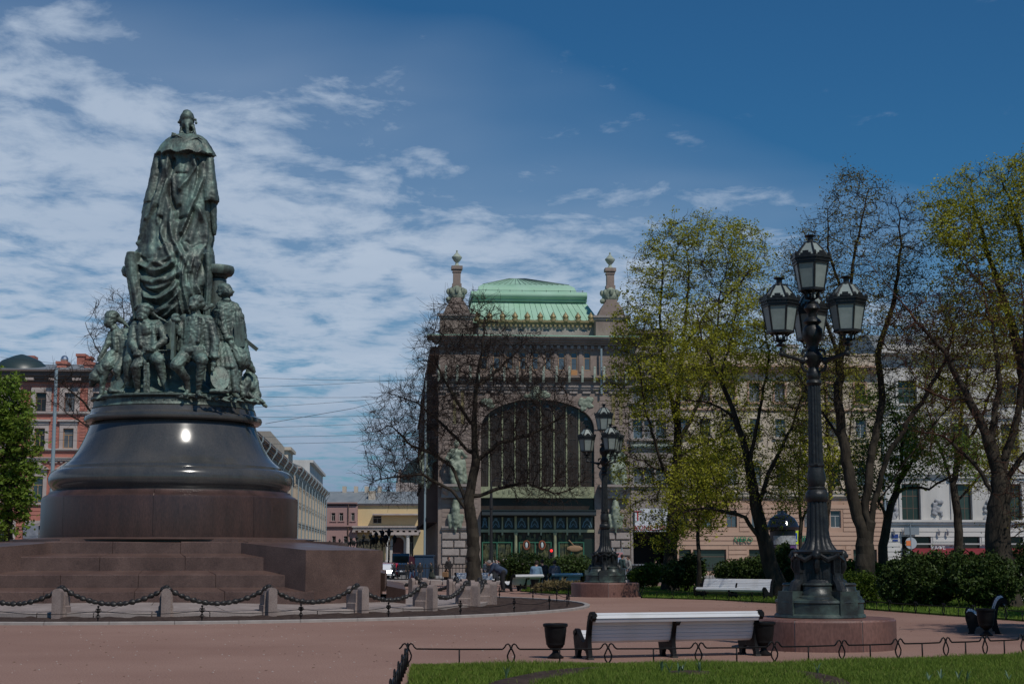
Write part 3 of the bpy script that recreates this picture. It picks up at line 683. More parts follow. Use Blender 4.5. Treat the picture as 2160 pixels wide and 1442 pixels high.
faces.append(tuple(range(NCL))); faces.append(tuple(range((NRW - 1) * NCL + NCL - 1, (NRW - 1) * NCL - 1, -1)))
prims = [('m', verts, faces)]
def sweep(levels, N=26, M=64, flute=0.0, fn=12, ph=0.0, q=0.85, wave=0):
    g = np.array(levels, dtype=float); yy = np.linspace(g[0, 0], g[-1, 0], N); L_ = [np.interp(yy, g[:, 0], g[:, k]) for k in range(1, 5)]
    vs = []
    for i in range(N):
        xl_, xr_, dyc, dh = (L_[0][i], L_[1][i], L_[2][i], L_[3][i])
        for k in range(M):
            a = 2 * math.pi * k / M; c, s = math.cos(a), math.sin(a); t = i / (N - 1)
            fl = 1 + flute * t * math.sin(fn * a + ph)
            wv = (wave or flute * 90) * t * t * math.sin(fn * a + ph + 1)
            p = c1((xl_ + xr_) / 2 + (xr_ - xl_) / 2 * math.copysign(abs(c) ** q, c) * fl, yy[i] + wv, 0)
            vs.append((p.x, dyc + dh * math.copysign(abs(s) ** q, s) * fl, p.z))
    fs = [(i * M + k, (i + 1) * M + k, (i + 1) * M + (k + 1) % M, i * M + (k + 1) % M) for i in range(N - 1) for k in range(M)]
    fs += [tuple(range(M)), tuple(range(N * M - 1, (N - 1) * M - 1, -1))]
    return ('m', vs, fs)
# pelerine
prims.append(sweep([(222, 420, 520, -.02, .20), (238, 368, 566, -.03, .34), (262, 332, 592, -.04, .45), (300, 302, 618, -.05, .56), (340, 282, 636, -.06, .66), (362, 272, 648, -.07, .72)], flute=0.05, fn=11, ph=.6, wave=13))
# hanging sleeves
prims.append(sweep([(350, 262, 330, -.12, .20), (450, 246, 312, -.16, .24), (560, 226, 304, -.2, .28), (640, 208, 300, -.22, .32), (668, 206, 296, -.22, .33)], flute=0.05, fn=6))
prims.append(sweep([(380, 586, 640, -.16, .2), (480, 576, 650, -.2, .26), (580, 564, 664, -.24, .30), (640, 562, 674, -.24, .33), (662, 566, 674, -.24, .30)], flute=0.05, fn=7, ph=1))
prims.append(sweep([(640, 200, 250, -.1, .2), (720, 184, 240, -.14, .22), (800, 188, 232, -.12, .2), (900, 190, 226, -.1, .16)], flute=0.06, fn=5, N=14))
prims.append(sweep([(640, 615, 655, -.1, .2), (740, 618, 656, -.12, .2), (830, 628, 656, -.1, .14), (862, 636, 650, -.1, .08)], flute=0.05, fn=5, N=14))
# hanging drapery at the left and right of the seat
for (xs_, dyc, hh) in (([(1000, 120, 205), (1060, 106, 200), (1160, 122, 205), (1300, 146, 240), (1420, 168, 250)], -.75, .38), ([(1000, 596, 654), (1100, 604, 652), (1220, 600, 650), (1400, 590, 640)], -.5, .4)):
    prims.append(sweep([(y, a, b, dyc, hh) for y, a, b in xs_], flute=0.10, fn=7, N=20))
p = c1(700, 1085); q2 = c1(700, 1130)
hd = lambda x, y, dy=0: tuple(c1(x, y, dy))
emp_me = blob(prims, 0.027, 0, BRZ, name='robed_figure', sf=0.4, disp=lambda v: 0.012 * noise.noise(v * 5.5) + 0.008 * noise.noise(v * 13))
emp = obj('robed_figure', emp_me, mon)
hp = [('s', hd(465, 128), (.255, .29, .30)), ('s', hd(465, 150, -.16), (.19, .17, .20)), ('s', hd(466, 112, -.1), (.22, .25, .23)), ('c', hd(465, 165), hd(465, 235), .15, .22), ('s', hd(464, 78, 0), (.14, .15, .07))]
for k, (x, y, r) in enumerate([(420, 130, 9), (412, 145, 9), (518, 128, 9), (522, 148, 9), (425, 165, 10), (505, 165, 10), (432, 190, 10), (498, 188, 10), (440, 212, 9), (492, 210, 9), (516, 205, 8), (420, 205, 8), (450, 105, 9), (480, 105, 9), (440, 90, 8), (490, 92, 8)]):
    hp.append(('s', hd(x, y, -.08 if 100 < y < 200 else -.18), (r * U1 * 1.05,) * 3))
hp.append(('c', hd(430, 175, -.15), hd(418, 228, -.2), .06, .04)); hp.append(('c', hd(502, 175, -.15), hd(520, 228, -.2), .065, .04)); hp.append(('c', hd(465, 160, -.3), hd(468, 240, -.33), .07, .05))
for a, b in (((375, 215), (365, 232)), ((370, 232), (400, 226)), ((400, 226), (470, 262)), ((470, 262), (540, 240)), ((540, 240), (562, 252)), ((470, 262), (488, 330)), ((372, 213), (392, 218)), ((490, 262), (500, 330))):
    hp.append(('c', hd(*a, -.5), hd(*b, -.5), .035, .03))
obj('wigged_head', blob(hp, 0.024, 2, BRZ, name='wigged_head', disp=lambda v: 0.014 * noise.noise(v * 11)), emp)
mb = MB(); cc = c1(700, 1090, 0)      # round stool top beside the robe
zz = lambda y: c1(0, y).z
mb.lathe([(.2, zz(1150)), (.34, zz(1140)), (.38, zz(1128)), (.50, zz(1122)), (.56, zz(1105)), (.58, zz(1085)), (.55, zz(1068)), (.4, zz(1062)), (.05, zz(1060))], 28, c1(662, 1090).x, -.25)
mb.lathe([(.35, zz(1400)), (.33, zz(1150))], 16, c1(662, 1090).x, -.25)
mb.lathe([(.1, zz(1140)), (.28, zz(1120)), (.33, zz(1090)), (.28, zz(1065)), (.1, zz(1058))], 20, c1(118, 1090).x, -.15)
mb.build('round_seat', BRZ, mon, smooth='auto')
# rough core behind the seated figures
def crk(v):
    a = math.atan2(v.y, v.x); return 0.10 * noise.noise(v * 1.6) + 0.05 * noise.noise(v * 5) + 0.05 * math.sin(a * 15 + v.z * 1.3)
mb = MB(); zc_ = [rz_(h, y) for h, y in [(172, 844), (150, 838), (120, 815), (92, 760), (74, 710), (58, 665), (44, 625), (30, 600)]]
mb.lathe(zc_, 40); o = blob([('m', mb.v, mb.f)], 0.07, 1, BRZ, disp=crk, name='bronze_core'); obj('bronze_core', o, mon)

# --- seated and standing courtiers ----------------------------------------------------------------
def c2(x, y, dy): return tuple(ML(160 + x / 4.507, 560 + y / 4.507, dy))
U2 = 1 / 4.507 / 64.45
def cc_(a, b, r1, r2): return ('c', c2(*a), c2(*b), r1 * U2, r2 * U2)
def ss_(a, rx, ry=None, rz=None): return ('s', c2(*a), (rx * U2, (ry or rx) * U2, (rz or rx) * U2))
def fingers(a, d, dy, n=4, ln=34):
    out = []
    for i in range(n):
        x = a[0] + (i - 1.5) * 9 * (1 if abs(d[1]) > abs(d[0]) else 0.2); y = a[1] + (i - 1.5) * 9 * (1 if abs(d[0]) >= abs(d[1]) else 0.2)
        out.append(cc_((x, y, dy), (x + d[0] * ln * (1 - .12 * abs(i - 1.5)), y + d[1] * ln, dy - .02), 6.5, 4.5))
    return out
def crease(v):
    n_ = noise.noise(v * 3.1); return 0.020 * noise.noise(Vector((v.x * 7 + 3 * n_, v.y * 7, v.z * 4.5))) + 0.012 * (1 - abs(noise.noise(Vector((v.x * 5, v.y * 5, v.z * 8 + 2 * n_)))) * 2.5) + 0.008 * noise.noise(v * 17) - .008
figs = []
figA = [ss_((335, 500, -1.25), 62, 62, 66), ss_((312, 545, -1.38), 46, 40, 50), ss_((283, 548, -1.45), 14), ss_((345, 470, -1.2), 70, 68, 44), cc_((400, 505, -1.15), (460, 545, -1.1), 34, 20), cc_((460, 545, -1.1), (505, 590, -1.1), 20, 8),
        cc_((360, 580, -1.2), (385, 650, -1.2), 38, 52), cc_((345, 650, -1.25), (470, 640, -1.2), 44, 50), cc_((400, 680, -1.2), (410, 820, -1.25), 84, 78), cc_((335, 670, -1.3), (285, 770, -1.45), 38, 30), cc_((285, 770, -1.45), (235, 860, -1.6), 30, 20), ss_((225, 880, -1.62), 22),
        cc_((480, 660, -1.3), (500, 760, -1.45), 40, 34), cc_((500, 760, -1.45), (470, 860, -1.6), 32, 24), cc_((425, 870, -1.3), (290, 960, -1.75), 66, 48), cc_((290, 965, -1.75), (255, 1120, -1.7), 44, 30), cc_((255, 1120, -1.7), (240, 1240, -1.7), 28, 22), cc_((240, 1240, -1.7), (200, 1265, -1.85), 24, 14),
        cc_((450, 880, -1.35), (400, 1000, -1.75), 62, 46), cc_((400, 1000, -1.75), (410, 1190, -1.6), 40, 26), cc_((300, 900, -1.5), (185, 1060, -1.7), 40, 60), cc_((230, 960, -1.5), (160, 1120, -1.3), 50, 34), cc_((160, 1120, -1.3), (130, 1150, -1.3), 26, 10),
        cc_((450, 1050, -1.4), (470, 1210, -1.4), 50, 44), cc_((330, 1180, -1.7), (470, 1230, -1.7), 30, 24)] + fingers((222, 888), (-.6, .8), -1.66)
figA += [cc_((370, 640, -1.42), (380, 800, -1.5), 26, 30), cc_((440, 700, -1.3), (470, 900, -1.4), 56, 60), cc_((470, 900, -1.4), (470, 1080, -1.4), 60, 50), ss_((490, 770, -1.5), 40, 36, 26), cc_((340, 850, -1.5), (250, 1000, -1.7), 52, 60), ss_((355, 600, -1.35), 32, 30, 26)]
figs.append(('seated_figure', figA, 'seated bronze man looking down to the left with tied back hair'))
figB = [ss_((640, 440, -1.95), 62, 62, 60), ss_((632, 485, -2.05), 46, 42, 44), ss_((630, 500, -2.2), 12), ss_((645, 395, -1.9), 74, 68, 40), cc_((575, 405, -1.9), (715, 410, -1.9), 26, 26), cc_((700, 430, -1.85), (760, 480, -1.8), 26, 16), cc_((760, 480, -1.8), (870, 540, -1.85), 14, 8),
        cc_((650, 510, -1.9), (660, 570, -1.85), 42, 60), cc_((575, 580, -1.85), (770, 575, -1.85), 56, 58), cc_((675, 620, -1.85), (680, 820, -1.95), 112, 104), ss_((665, 620, -2.2), 46, 26, 60), cc_((555, 600, -1.9), (540, 730, -2.05), 46, 42), cc_((540, 740, -2.05), (605, 870, -2.3), 42, 28), ss_((622, 905, -2.38), 26, 20, 34),
        cc_((800, 600, -1.95), (852, 710, -2.1), 48, 42), cc_((850, 715, -2.1), (720, 795, -2.35), 40, 30), ss_((690, 800, -2.38), 34, 22, 22), cc_((740, 860, -2.0), (790, 900, -2.45), 72, 56), cc_((790, 900, -2.45), (830, 1080, -2.3), 50, 36), cc_((830, 1080, -2.3), (870, 1190, -2.3), 34, 24), cc_((865, 1195, -2.3), (915, 1220, -2.55), 28, 18),
        cc_((650, 870, -2.0), (570, 960, -2.4), 70, 50), cc_((570, 965, -2.4), (590, 1190, -2.2), 46, 26), cc_((600, 1195, -2.2), (560, 1225, -2.45), 26, 16), cc_((520, 900, -1.9), (500, 1180, -1.7), 70, 50), cc_((880, 830, -1.9), (890, 960, -1.9), 36, 30),
        cc_((655, 905, -2.5), (655, 1210, -2.5), 15, 15), cc_((690, 930, -2.45), (692, 1215, -2.45), 12, 16), cc_((790, 805, -2.3), (905, 805, -2.2), 8, 8)] + fingers((612, 920), (.15, 1), -2.45) + fingers((668, 795), (-1, .1), -2.4, ln=24)
figB += [cc_((610, 560, -2.1), (620, 760, -2.25), 22, 26), cc_((735, 560, -2.1), (745, 760, -2.2), 24, 30), cc_((545, 600, -1.8), (520, 900, -1.9), 46, 56), cc_((520, 900, -1.9), (500, 1120, -1.8), 46, 34), cc_((790, 700, -1.8), (860, 940, -1.9), 46, 44), ss_((590, 850, -2.3), 48, 44, 26), ss_((735, 790, -2.35), 34, 34, 34), ss_((660, 545, -2.1), 34, 30, 26), cc_((620, 860, -2.1), (745, 865, -2.1), 50, 50)]
figs.append(('seated_figure', figB, 'seated bronze man in a coat leaning on a sword'))
figC = [ss_((1130, 365, -2.15), 58, 60, 66), ss_((1110, 385, -2.3), 42, 36, 46), ss_((1086, 380, -2.42), 12), ss_((1150, 330, -2.1), 72, 68, 44), ss_((1205, 370, -2.05), 34, 40, 34), ss_((1200, 400, -2.05), 22), ss_((1165, 300, -2.1), 44, 50, 24), cc_((1140, 430, -2.1), (1145, 490, -2.05), 36, 50),
        cc_((1040, 520, -2.05), (1255, 530, -2.05), 60, 60), cc_((1135, 580, -2.05), (1110, 760, -2.15), 122, 100), ss_((1100, 740, -2.25), 86, 60, 70), ss_((1130, 520, -2.35), 20, 24, 60), cc_((1015, 540, -2.1), (975, 640, -2.3), 44, 36), cc_((975, 640, -2.3), (925, 500, -2.45), 34, 24), ss_((950, 475, -2.45), 36, 26, 26),
        cc_((1280, 560, -2.1), (1320, 720, -2.25), 48, 46), cc_((1320, 720, -2.25), (1310, 880, -2.35), 46, 38), ss_((1305, 940, -2.4), 28, 20, 36), cc_((1050, 850, -2.2), (955, 945, -2.75), 74, 60), cc_((955, 950, -2.75), (1050, 1070, -2.5), 52, 38), cc_((1050, 1070, -2.5), (1068, 1200, -2.4), 34, 24), cc_((1065, 1205, -2.4), (1035, 1225, -2.7), 26, 18),
        cc_((1160, 850, -2.2), (1200, 900, -2.75), 76, 58), cc_((1200, 905, -2.75), (1175, 1080, -2.6), 50, 36), cc_((1175, 1080, -2.6), (1165, 1200, -2.5), 34, 24), cc_((1165, 1205, -2.5), (1180, 1235, -2.8), 28, 20), cc_((1030, 620, -2.2), (1010, 780, -2.3), 26, 20)] + fingers((1300, 960), (0.05, 1), -2.45, ln=44) + fingers((930, 470), (-.5, .6), -2.5, ln=26)
figC += [cc_((1085, 500, -2.35), (1085, 720, -2.42), 16, 20), cc_((1180, 500, -2.35), (1160, 720, -2.42), 18, 22), cc_((1010, 560, -2.1), (985, 800, -2.2), 34, 30), cc_((1240, 600, -2.1), (1270, 860, -2.2), 50, 50), cc_((1270, 860, -2.2), (1320, 1080, -2.1), 46, 36), ss_((1315, 870, -2.38), 50, 46, 30), ss_((1130, 480, -2.3), 40, 32, 24), cc_((1050, 810, -2.3), (1170, 810, -2.3), 60, 60), ss_((960, 520, -2.45), 36, 34, 24), cc_((1225, 420, -2.05), (1290, 380, -2.0), 20, 24)]
figs.append(('seated_figure', figC, 'seated bronze man in waistcoat and breeches with knees apart'))
figD = [ss_((1430, 240, -1.2), 60, 62, 68), ss_((1455, 258, -1.3), 42, 44, 48), ss_((1500, 248, -1.3), 13, 12, 14), ss_((1412, 210, -1.15), 66, 66, 44), ss_((1380, 240, -1.2), 32, 44, 32), ss_((1375, 275, -1.2), 28, 34, 26), ss_((1345, 250, -1.1), 22), cc_((1430, 300, -1.15), (1430, 360, -1.1), 40, 58),
        cc_((1385, 385, -1.15), (1510, 400, -1.15), 56, 52), cc_((1440, 420, -1.15), (1450, 700, -1.2), 98, 84), cc_((1390, 400, -1.35), (1385, 560, -1.5), 50, 44), cc_((1385, 560, -1.5), (1440, 700, -1.6), 42, 32), ss_((1475, 745, -1.62), 30, 22, 38), cc_((1530, 420, -1.2), (1575, 560, -1.2), 44, 38), cc_((1575, 570, -1.2), (1590, 690, -1.35), 36, 28),
        cc_((1500, 720, -1.25), (1560, 900, -1.35), 90, 104), cc_((1480, 760, -1.2), (1500, 940, -1.3), 70, 60), cc_((1620, 900, -1.1), (1690, 1000, -1.0), 46, 26), cc_((1550, 960, -1.35), (1530, 1100, -1.45), 52, 38), cc_((1530, 1100, -1.45), (1500, 1215, -1.4), 34, 26), cc_((1500, 1225, -1.4), (1545, 1250, -1.6), 28, 18), cc_((1450, 960, -1.1), (1440, 1200, -1.1), 60, 50)] + fingers((1475, 765), (.1, 1), -1.66, ln=36)
figD += [cc_((1480, 420, -1.3), (1490, 720, -1.4), 30, 40), cc_((1540, 480, -1.2), (1600, 920, -1.2), 60, 66), cc_((1420, 560, -1.3), (1450, 880, -1.35), 60, 66), ss_((1450, 690, -1.6), 44, 40, 26), ss_((1440, 330, -1.3), 40, 36, 22), cc_((1600, 900, -1.2), (1650, 960, -1.1), 50, 30)]
figs.append(('standing_figure', figD, 'standing bronze man with curled wig facing right and holding papers'))
figE = [ss_((1655, 1010, -.6), 44, 50, 46), cc_((1650, 1050, -.6), (1660, 1160, -.7), 62, 70), cc_((1690, 1060, -.6), (1720, 1230, -.7), 36, 44), cc_((1620, 1100, -1.0), (1600, 1220, -1.1), 50, 40), cc_((1700, 1240, -.8), (1810, 1340, -1.05), 34, 14), cc_((1640, 1230, -1.1), (1760, 1290, -1.1), 34, 26), cc_((1560, 1080, -1.1), (1590, 1230, -1.2), 40, 36)]
figs.append(('crouching_figure', figE, 'crouching bronze figure with draped legs over the rim'))
figF = [ss_((560, 520, -.5), 50), cc_((560, 560, -.4), (540, 900, -.6), 70, 80), cc_((540, 560, -.5), (480, 640, -.6), 40, 30)]
figs.append(('cloaked_figure', figF, None))
robe = []
for k in range(9):
    x = 1330 + k * 20; robe.append(cc_((1325 + k * 6, 430, -1.35 - .03 * k), (1345 + k * 9, 700, -1.5 - .05 * (k % 3)), 16, 20)); robe.append(cc_((1345 + k * 9, 700, -1.5), (1320 + k * 24, 960, -2.0 - .08 * (k % 2)), 20, 26)); robe.append(cc_((1320 + k * 24, 960, -2.0), (1300 + k * 30, 1190, -2.0 - .1 * (k % 2)), 28, 24))
figs.append(('draped_cloak', robe, None))
for nm, pr, lb in figs:
    o = obj(nm, blob(pr, 0.024, 1, BRZ, disp=crease, name=nm, sf=0.4), mon)
    if lb: o['label'] = lb
    CH[nm + (lb or '')] = o
sA, sB, sC, sD = [c for c in mon.children if c.name.startswith(('seated', 'standing'))][:4]
for par, nm, a, b, w, t in ((sC, 'tablet', (940, 545, -2.35), (925, 900, -2.4), 40, 22), (sD, 'book', (1552, 560, -1.5), (1560, 775, -1.5), 44, 24), (sD, 'sword', (1595, 695, -1.1), (1725, 800, -1.0), 18, 8)):
    A_, B_ = Vector(c2(*a)), Vector(c2(*b)); d = (B_ - A_); dn = d.normalized(); mb = MB(); side = dn.cross(Vector((0, 1, 0))).normalized()
    mb.obox((A_ + B_) / 2, side * w * U2 * (.35 if nm == 'tablet' else 1), Vector((0, 1, 0)) * (.18 if nm == 'tablet' else t * U2), d / 2); mb.build(nm, BRZ, par)
rg = random.Random(3); acc = []
for k in range(70):                  # laurel, books, helmets and arms heaped at the figures' feet
    x = rg.uniform(860, 1800); y = 1218 + (x - 860) * .085 + rg.uniform(-14, 22); dy = -2.5 + max(0, (x - 1250)) * .0026; an = rg.uniform(-.6, .6); l = rg.uniform(20, 60)
    acc.append(cc_((x, y, dy), (x + l * math.cos(an), y + l * math.sin(an) * .7, dy - .05), rg.uniform(9, 16), rg.uniform(5, 9)))
for k in range(26):
    x = rg.uniform(190, 560); y = 1262 - (x - 190) * .10 + rg.uniform(-12, 12); an = rg.uniform(-.4, .4); dy = -1.7 - (x - 190) * .0018
    acc.append(cc_((x, y, dy), (x + 50 * math.cos(an), y + 20 * math.sin(an), dy), rg.uniform(12, 20), rg.uniform(7, 12)))
acc += [cc_((1290, 1190, -2.6), (1440, 1195, -2.5), 22, 22), cc_((340, 1190, -2.2), (440, 1200, -2.2), 22, 18)]
acc1 = [q for q in acc if q[1][0] > ML(390, 850).x]; acc2 = [q for q in acc if q[1][0] <= ML(390, 850).x]
for q in (acc1, acc2): obj('bronze_trophies', blob(q, 0.028, 0, BRZ, disp=crease, name='bronze_trophies'), mon)
for c, rr, tl in (((1370, 1070, -2.3), 118, .35), ((405, 1100, -1.75), 100, .3)):
    A_ = Vector(c2(*c)); mb = MB(); mb.lathe([(0.01, .05), (rr * U2 * .6, .045), (rr * U2 * .92, .02), (rr * U2, 0.03), (rr * U2, -.03), (0.01, -.03)], 28)
    o = mb.build('round_shield', BRZ, mon, smooth='auto'); o.location = A_; o.rotation_euler = (R(72), 0, R(20 if c[0] > 900 else -20)); o.scale = (.75, 1, 1)

# --- posts and chains round the platform
NPOST = 24; RP = 10.20; PTH0 = -0.055
def post_mesh(parent):
    mb = MB(); n = 12
    def arch(w, h0, h1, k=10):
        return [(-w, h0)] + [(-w * math.cos(math.pi * i / k), h1 + (w * 0.9) * math.sin(math.pi * i / k)) for i in range(k + 1)] + [(w, h0)]
    # local: x tangential, y radial (negative = outwards)
    mb.xprism(arch(0.12, 0.0, 0.66), -0.42, -0.20)
    mb.xprism(arch(0.12, 0.0, 0.66), 0.16, 0.30)
    mb.xprism([(-.19, 0), (-.19, .30), (-.165, .33), (-.165, .58), (-.13, .68), (.13, .68), (.165, .58), (.165, .33), (.19, .30), (.19, 0)], -0.205, 0.165)
    me = mb.mesh('granite_body', M_granP)
    return obj('granite_body', me, parent)
def hook(parent):
    mb = MB(); mb.lathe([(.11, .67), (.115, .70), (.07, .74), (.085, .78), (.07, .83), (.02, .85)], 12, 0, -.02); return mb.build('iron_knob', M_chain, parent, smooth='auto')
post0 = None; pp = []
for i in range(NPOST):
    th_ = PTH0 + i * 2 * math.pi / NPOST
    x = MX + RP * math.sin(th_); y = MY - RP * math.cos(th_); pp.append((th_, x, y))
vis_posts = []
for i, (th_, x, y) in enumerate(pp):
    px = 1080 + x / y * FPX
    if px < -160: continue
    vis_posts.append((px, y, i))
front = sorted([v for v in vis_posts if v[1] < MY + 1]); rear = sorted([v for v in vis_posts if v[1] >= MY + 1])
lab = {}
nf = len(front)
for k, v in enumerate(front): lab[v[2]] = ('squat granite chain post, %s from the left in the front row' % ORD[k])
for k, v in enumerate(rear[::-1]): lab[v[2]] = ('squat granite chain post, %s from the right in the row behind the monument' % ORD[k])
proto = None
for i, (th_, x, y) in enumerate(pp):
    if i not in lab: continue
    if proto is None:
        proto = thing('chain_post', lab[i], 'bollard', (x, y, 0.02), th_, 'granite chain posts round the monument'); post_mesh(proto); hook(proto)
    else: copy_tree(proto, loc=(x, y, 0.02), rz=th_, label=lab[i])
# chain link mesh
lk = MB(); lk.lathe([(.012, -.085), (.040, -.07), (.058, -.03), (.060, .02), (.042, .06), (.014, .085)], 7, mod=lambda a, z: 1 + .22 * math.cos(2 * a + z * 20)); lkm = lk.mesh('chain_link', M_chain, True)
for i in range(NPOST):
    j = (i + 1) % NPOST
    if i not in lab and j not in lab: continue
    A_ = Vector((pp[i][1], pp[i][2], .02 + .80)); B_ = Vector((pp[j][1], pp[j][2], .02 + .80))
    A_ += Vector((math.sin(pp[i][0]), -math.cos(pp[i][0]), 0)) * .03
    ln = lab.get(i, '') + lab.get(j, '')
    mid = (A_ + B_) / 2; ct = thing('hanging_chain', 'x', 'chain', (A_.x, A_.y, A_.z), 0, 'heavy swags of chain between the granite posts')
    pxm = 1080 + mid.x / mid.y * FPX; ct['mx'] = pxm; ct['my'] = mid.y
    nl = 17; prev = None
    for k in range(nl):
        t = (k + .5) / nl; p = A_.lerp(B_, t); sag = 0.44; p.z -= sag * (1 - (2 * t - 1) ** 2) ** 0.9
        t2 = t + .02; q = A_.lerp(B_, t2); q.z -= sag * (1 - min(1, (2 * t2 - 1) ** 2)) ** 0.9
        o = obj('chain_link', lkm, ct, loc=p - A_); o.rotation_mode = 'QUATERNION'; o.rotation_quaternion = (q - p).to_track_quat('Z', 'Y') @ Matrix.Rotation(k * 1.3, 4, 'Z').to_quaternion()
        o.scale = (1.12, 1.12, 1.12)
ch = [o for o in COL.objects if o.name.startswith('hanging_chain')]
fr = sorted([o for o in ch if o['my'] < MY], key=lambda o: o['mx']); re_ = sorted([o for o in ch if o['my'] >= MY], key=lambda o: -o['mx'])
for k, o in enumerate(fr): o['label'] = 'drooping dark chain, %s swag from the left in front of the monument steps' % ORD[k]
for k, o in enumerate(re_): o['label'] = 'drooping dark chain, %s swag from the right behind the monument' % ORD[k]
for o in ch: del o['mx']; del o['my']

# low wire fence inside the soil bed
bf = thing('bed_fence', 'low black wire edging fence with star-topped stakes along the circular soil bed', 'fence', (MX, MY, 0))
sm = MB(); sm.tube([(0, 0, 0), (0, 0, .36)], .016, 5); sm.ball((0, 0, .38), .03, 6, 4)
for k in range(6):
    a = k * math.pi / 3; sm.tube([(0, 0, .22), (.07 * math.cos(a), .07 * math.sin(a) * .4, .27), (.05 * math.cos(a), .05 * math.sin(a) * .4, .33), (0, 0, .30)], .012, 4)
sm.tube([(0, 0, .20), (.05, 0, .14), (0, 0, .08), (-.05, 0, .14), (0, 0, .20)], .012, 4)
stm = sm.mesh('stake', M_iron); NST = 33; RB = 12.95
def bpt(k, z, r=RB):
    a = 2 * math.pi * k / NST + 0.085; return Vector((r * math.sin(a), -r * math.cos(a), z))
for k in range(NST):
    p = bpt(k, 0.03); obj('stake', stm, bf, loc=p, rot=(0, 0, 2 * math.pi * k / NST + .085))
    pts = []
    for i in range(7):
        t = i / 6; q = bpt(k + t, 0.30 - 0.075 * math.sin(math.pi * t)); pts.append(q)
    mb = MB(); mb.tube(pts, .010, 4); mb.build('wire_rail', M_iron, bf)
# ------------------------------------------------------------------ lamp posts
def lantern_frame():
    mb = MB(); hx = lambda r, z, o=0: [(r * math.cos(math.pi / 3 * k + o), r * math.sin(math.pi / 3 * k + o), z) for k in range(6)]
    # foot cup and scrolls below the body
    mb.lathe([(.02, -.10), (.07, -.09), (.10, -.07), (.075, -.045), (.035, -.03), (.035, .03), (.06, .05)], 12)
    for k in range(6):
        a = math.pi / 3 * k; c, s = math.cos(a), math.sin(a)
        mb.tube([(c * .04, s * .04, 0), (c * .12, s * .12, .03), (c * .12, s * .12, .10), (c * .20, s * .20, .17)], [.018, .02, .018, .022], 5)
        mb.ball((c * .235, s * .235, .175), .03, 6, 4)
        mb.tube([(c * .235, s * .235, .18), (c * .325, s * .325, .66)], .021, 4)          # corner bars
        mb.tube([(c * .33, s * .33, .78), (c * .215, s * .215, .95), (c * .10, s * .10, 1.07)], [.022, .018, .018], 5)   # roof ribs
        mb.ball((c * .355, s * .355, .82), (.034, .034, .06), 6, 5)
        a2 = a + math.pi / 6; r = .35 * math.cos(math.pi / 6)       # crest between ribs
        t = Vector((-math.sin(a2), math.cos(a2), 0)); q = Vector((math.cos(a2) * r, math.sin(a2) * r, 0))
        for wv, h0, h1 in ((.14, .76, .80), (.10, .79, .835), (.055, .83, .875)):
            mb.obox(q + Vector((0, 0, (h0 + h1) / 2)), t * wv, Vector((math.cos(a2), math.sin(a2), 0)) * .012, Vector((0, 0, (h1 - h0) / 2)))
        for u in range(-5, 6): mb.obox(q * 1.02 + t * u * .029 + Vector((0, 0, .72)), t * .009, Vector((math.cos(a2), math.sin(a2), 0)) * .012, Vector((0, 0, .028)))
    def hring(r0, r1, z0, z1):
        vs = hx(r0, z0) + hx(r1, z0) + hx(r1, z1) + hx(r0, z1); fs = []
        for k in range(6):
            j = (k + 1) % 6
            for a in range(4): b = (a + 1) % 4; fs.append((a * 6 + k, a * 6 + j, b * 6 + j, b * 6 + k))
        mb.add(vs, fs)
    hring(.16, .265, .155, .20); hring(.27, .35, .645, .69); hring(.27, .37, .69, .70); hring(.28, .355, .70, .75); hring(.27, .385, .75, .785)
    mb.lathe([(.12, 1.05), (.115, 1.08), (.055, 1.10), (.055, 1.17), (.10, 1.185), (.11, 1.20), (.075, 1.215), (.02, 1.225)], 12)
    return mb.mesh('lantern_frame', M_lamp, 'auto')
LFM = lantern_frame()
def quad_mesh(name, pts, m, t=0.006):
    a = [Vector(p) for p in pts]; n = (a[1] - a[0]).cross(a[2] - a[0]).normalized() * t
    mb = MB(); mb.add(a + [p + n for p in a], [(3, 2, 1, 0), (4, 5, 6, 7), (0, 1, 5, 4), (1, 2, 6, 5), (2, 3, 7, 6), (3, 0, 4, 7)]); return mb.mesh(name, m)
c30 = math.cos(math.pi / 6)
PANE = quad_mesh('glass_pane', [(.240 * c30, -.105, .195), (.240 * c30, .105, .195), (.318 * c30, .142, .65), (.318 * c30, -.142, .65)], M_frost)
RPAN = quad_mesh('roof_pane', [(.335 * c30, -.158, .775), (.335 * c30, .158, .775), (.115 * c30, .052, 1.055), (.115 * c30, -.052, 1.055)], M_frost)
def lantern(parent, loc, rz, sc=1.0):
    e = obj('lantern', LFM, parent, loc=loc, rot=(0, 0, rz), scale=(sc,) * 3)
    for k in range(6):
        a = math.pi / 3 * k + math.pi / 6
        obj('glass_pane', PANE, e, rot=(0, 0, a)); obj('roof_pane', RPAN, e, rot=(0, 0, a))
    return e
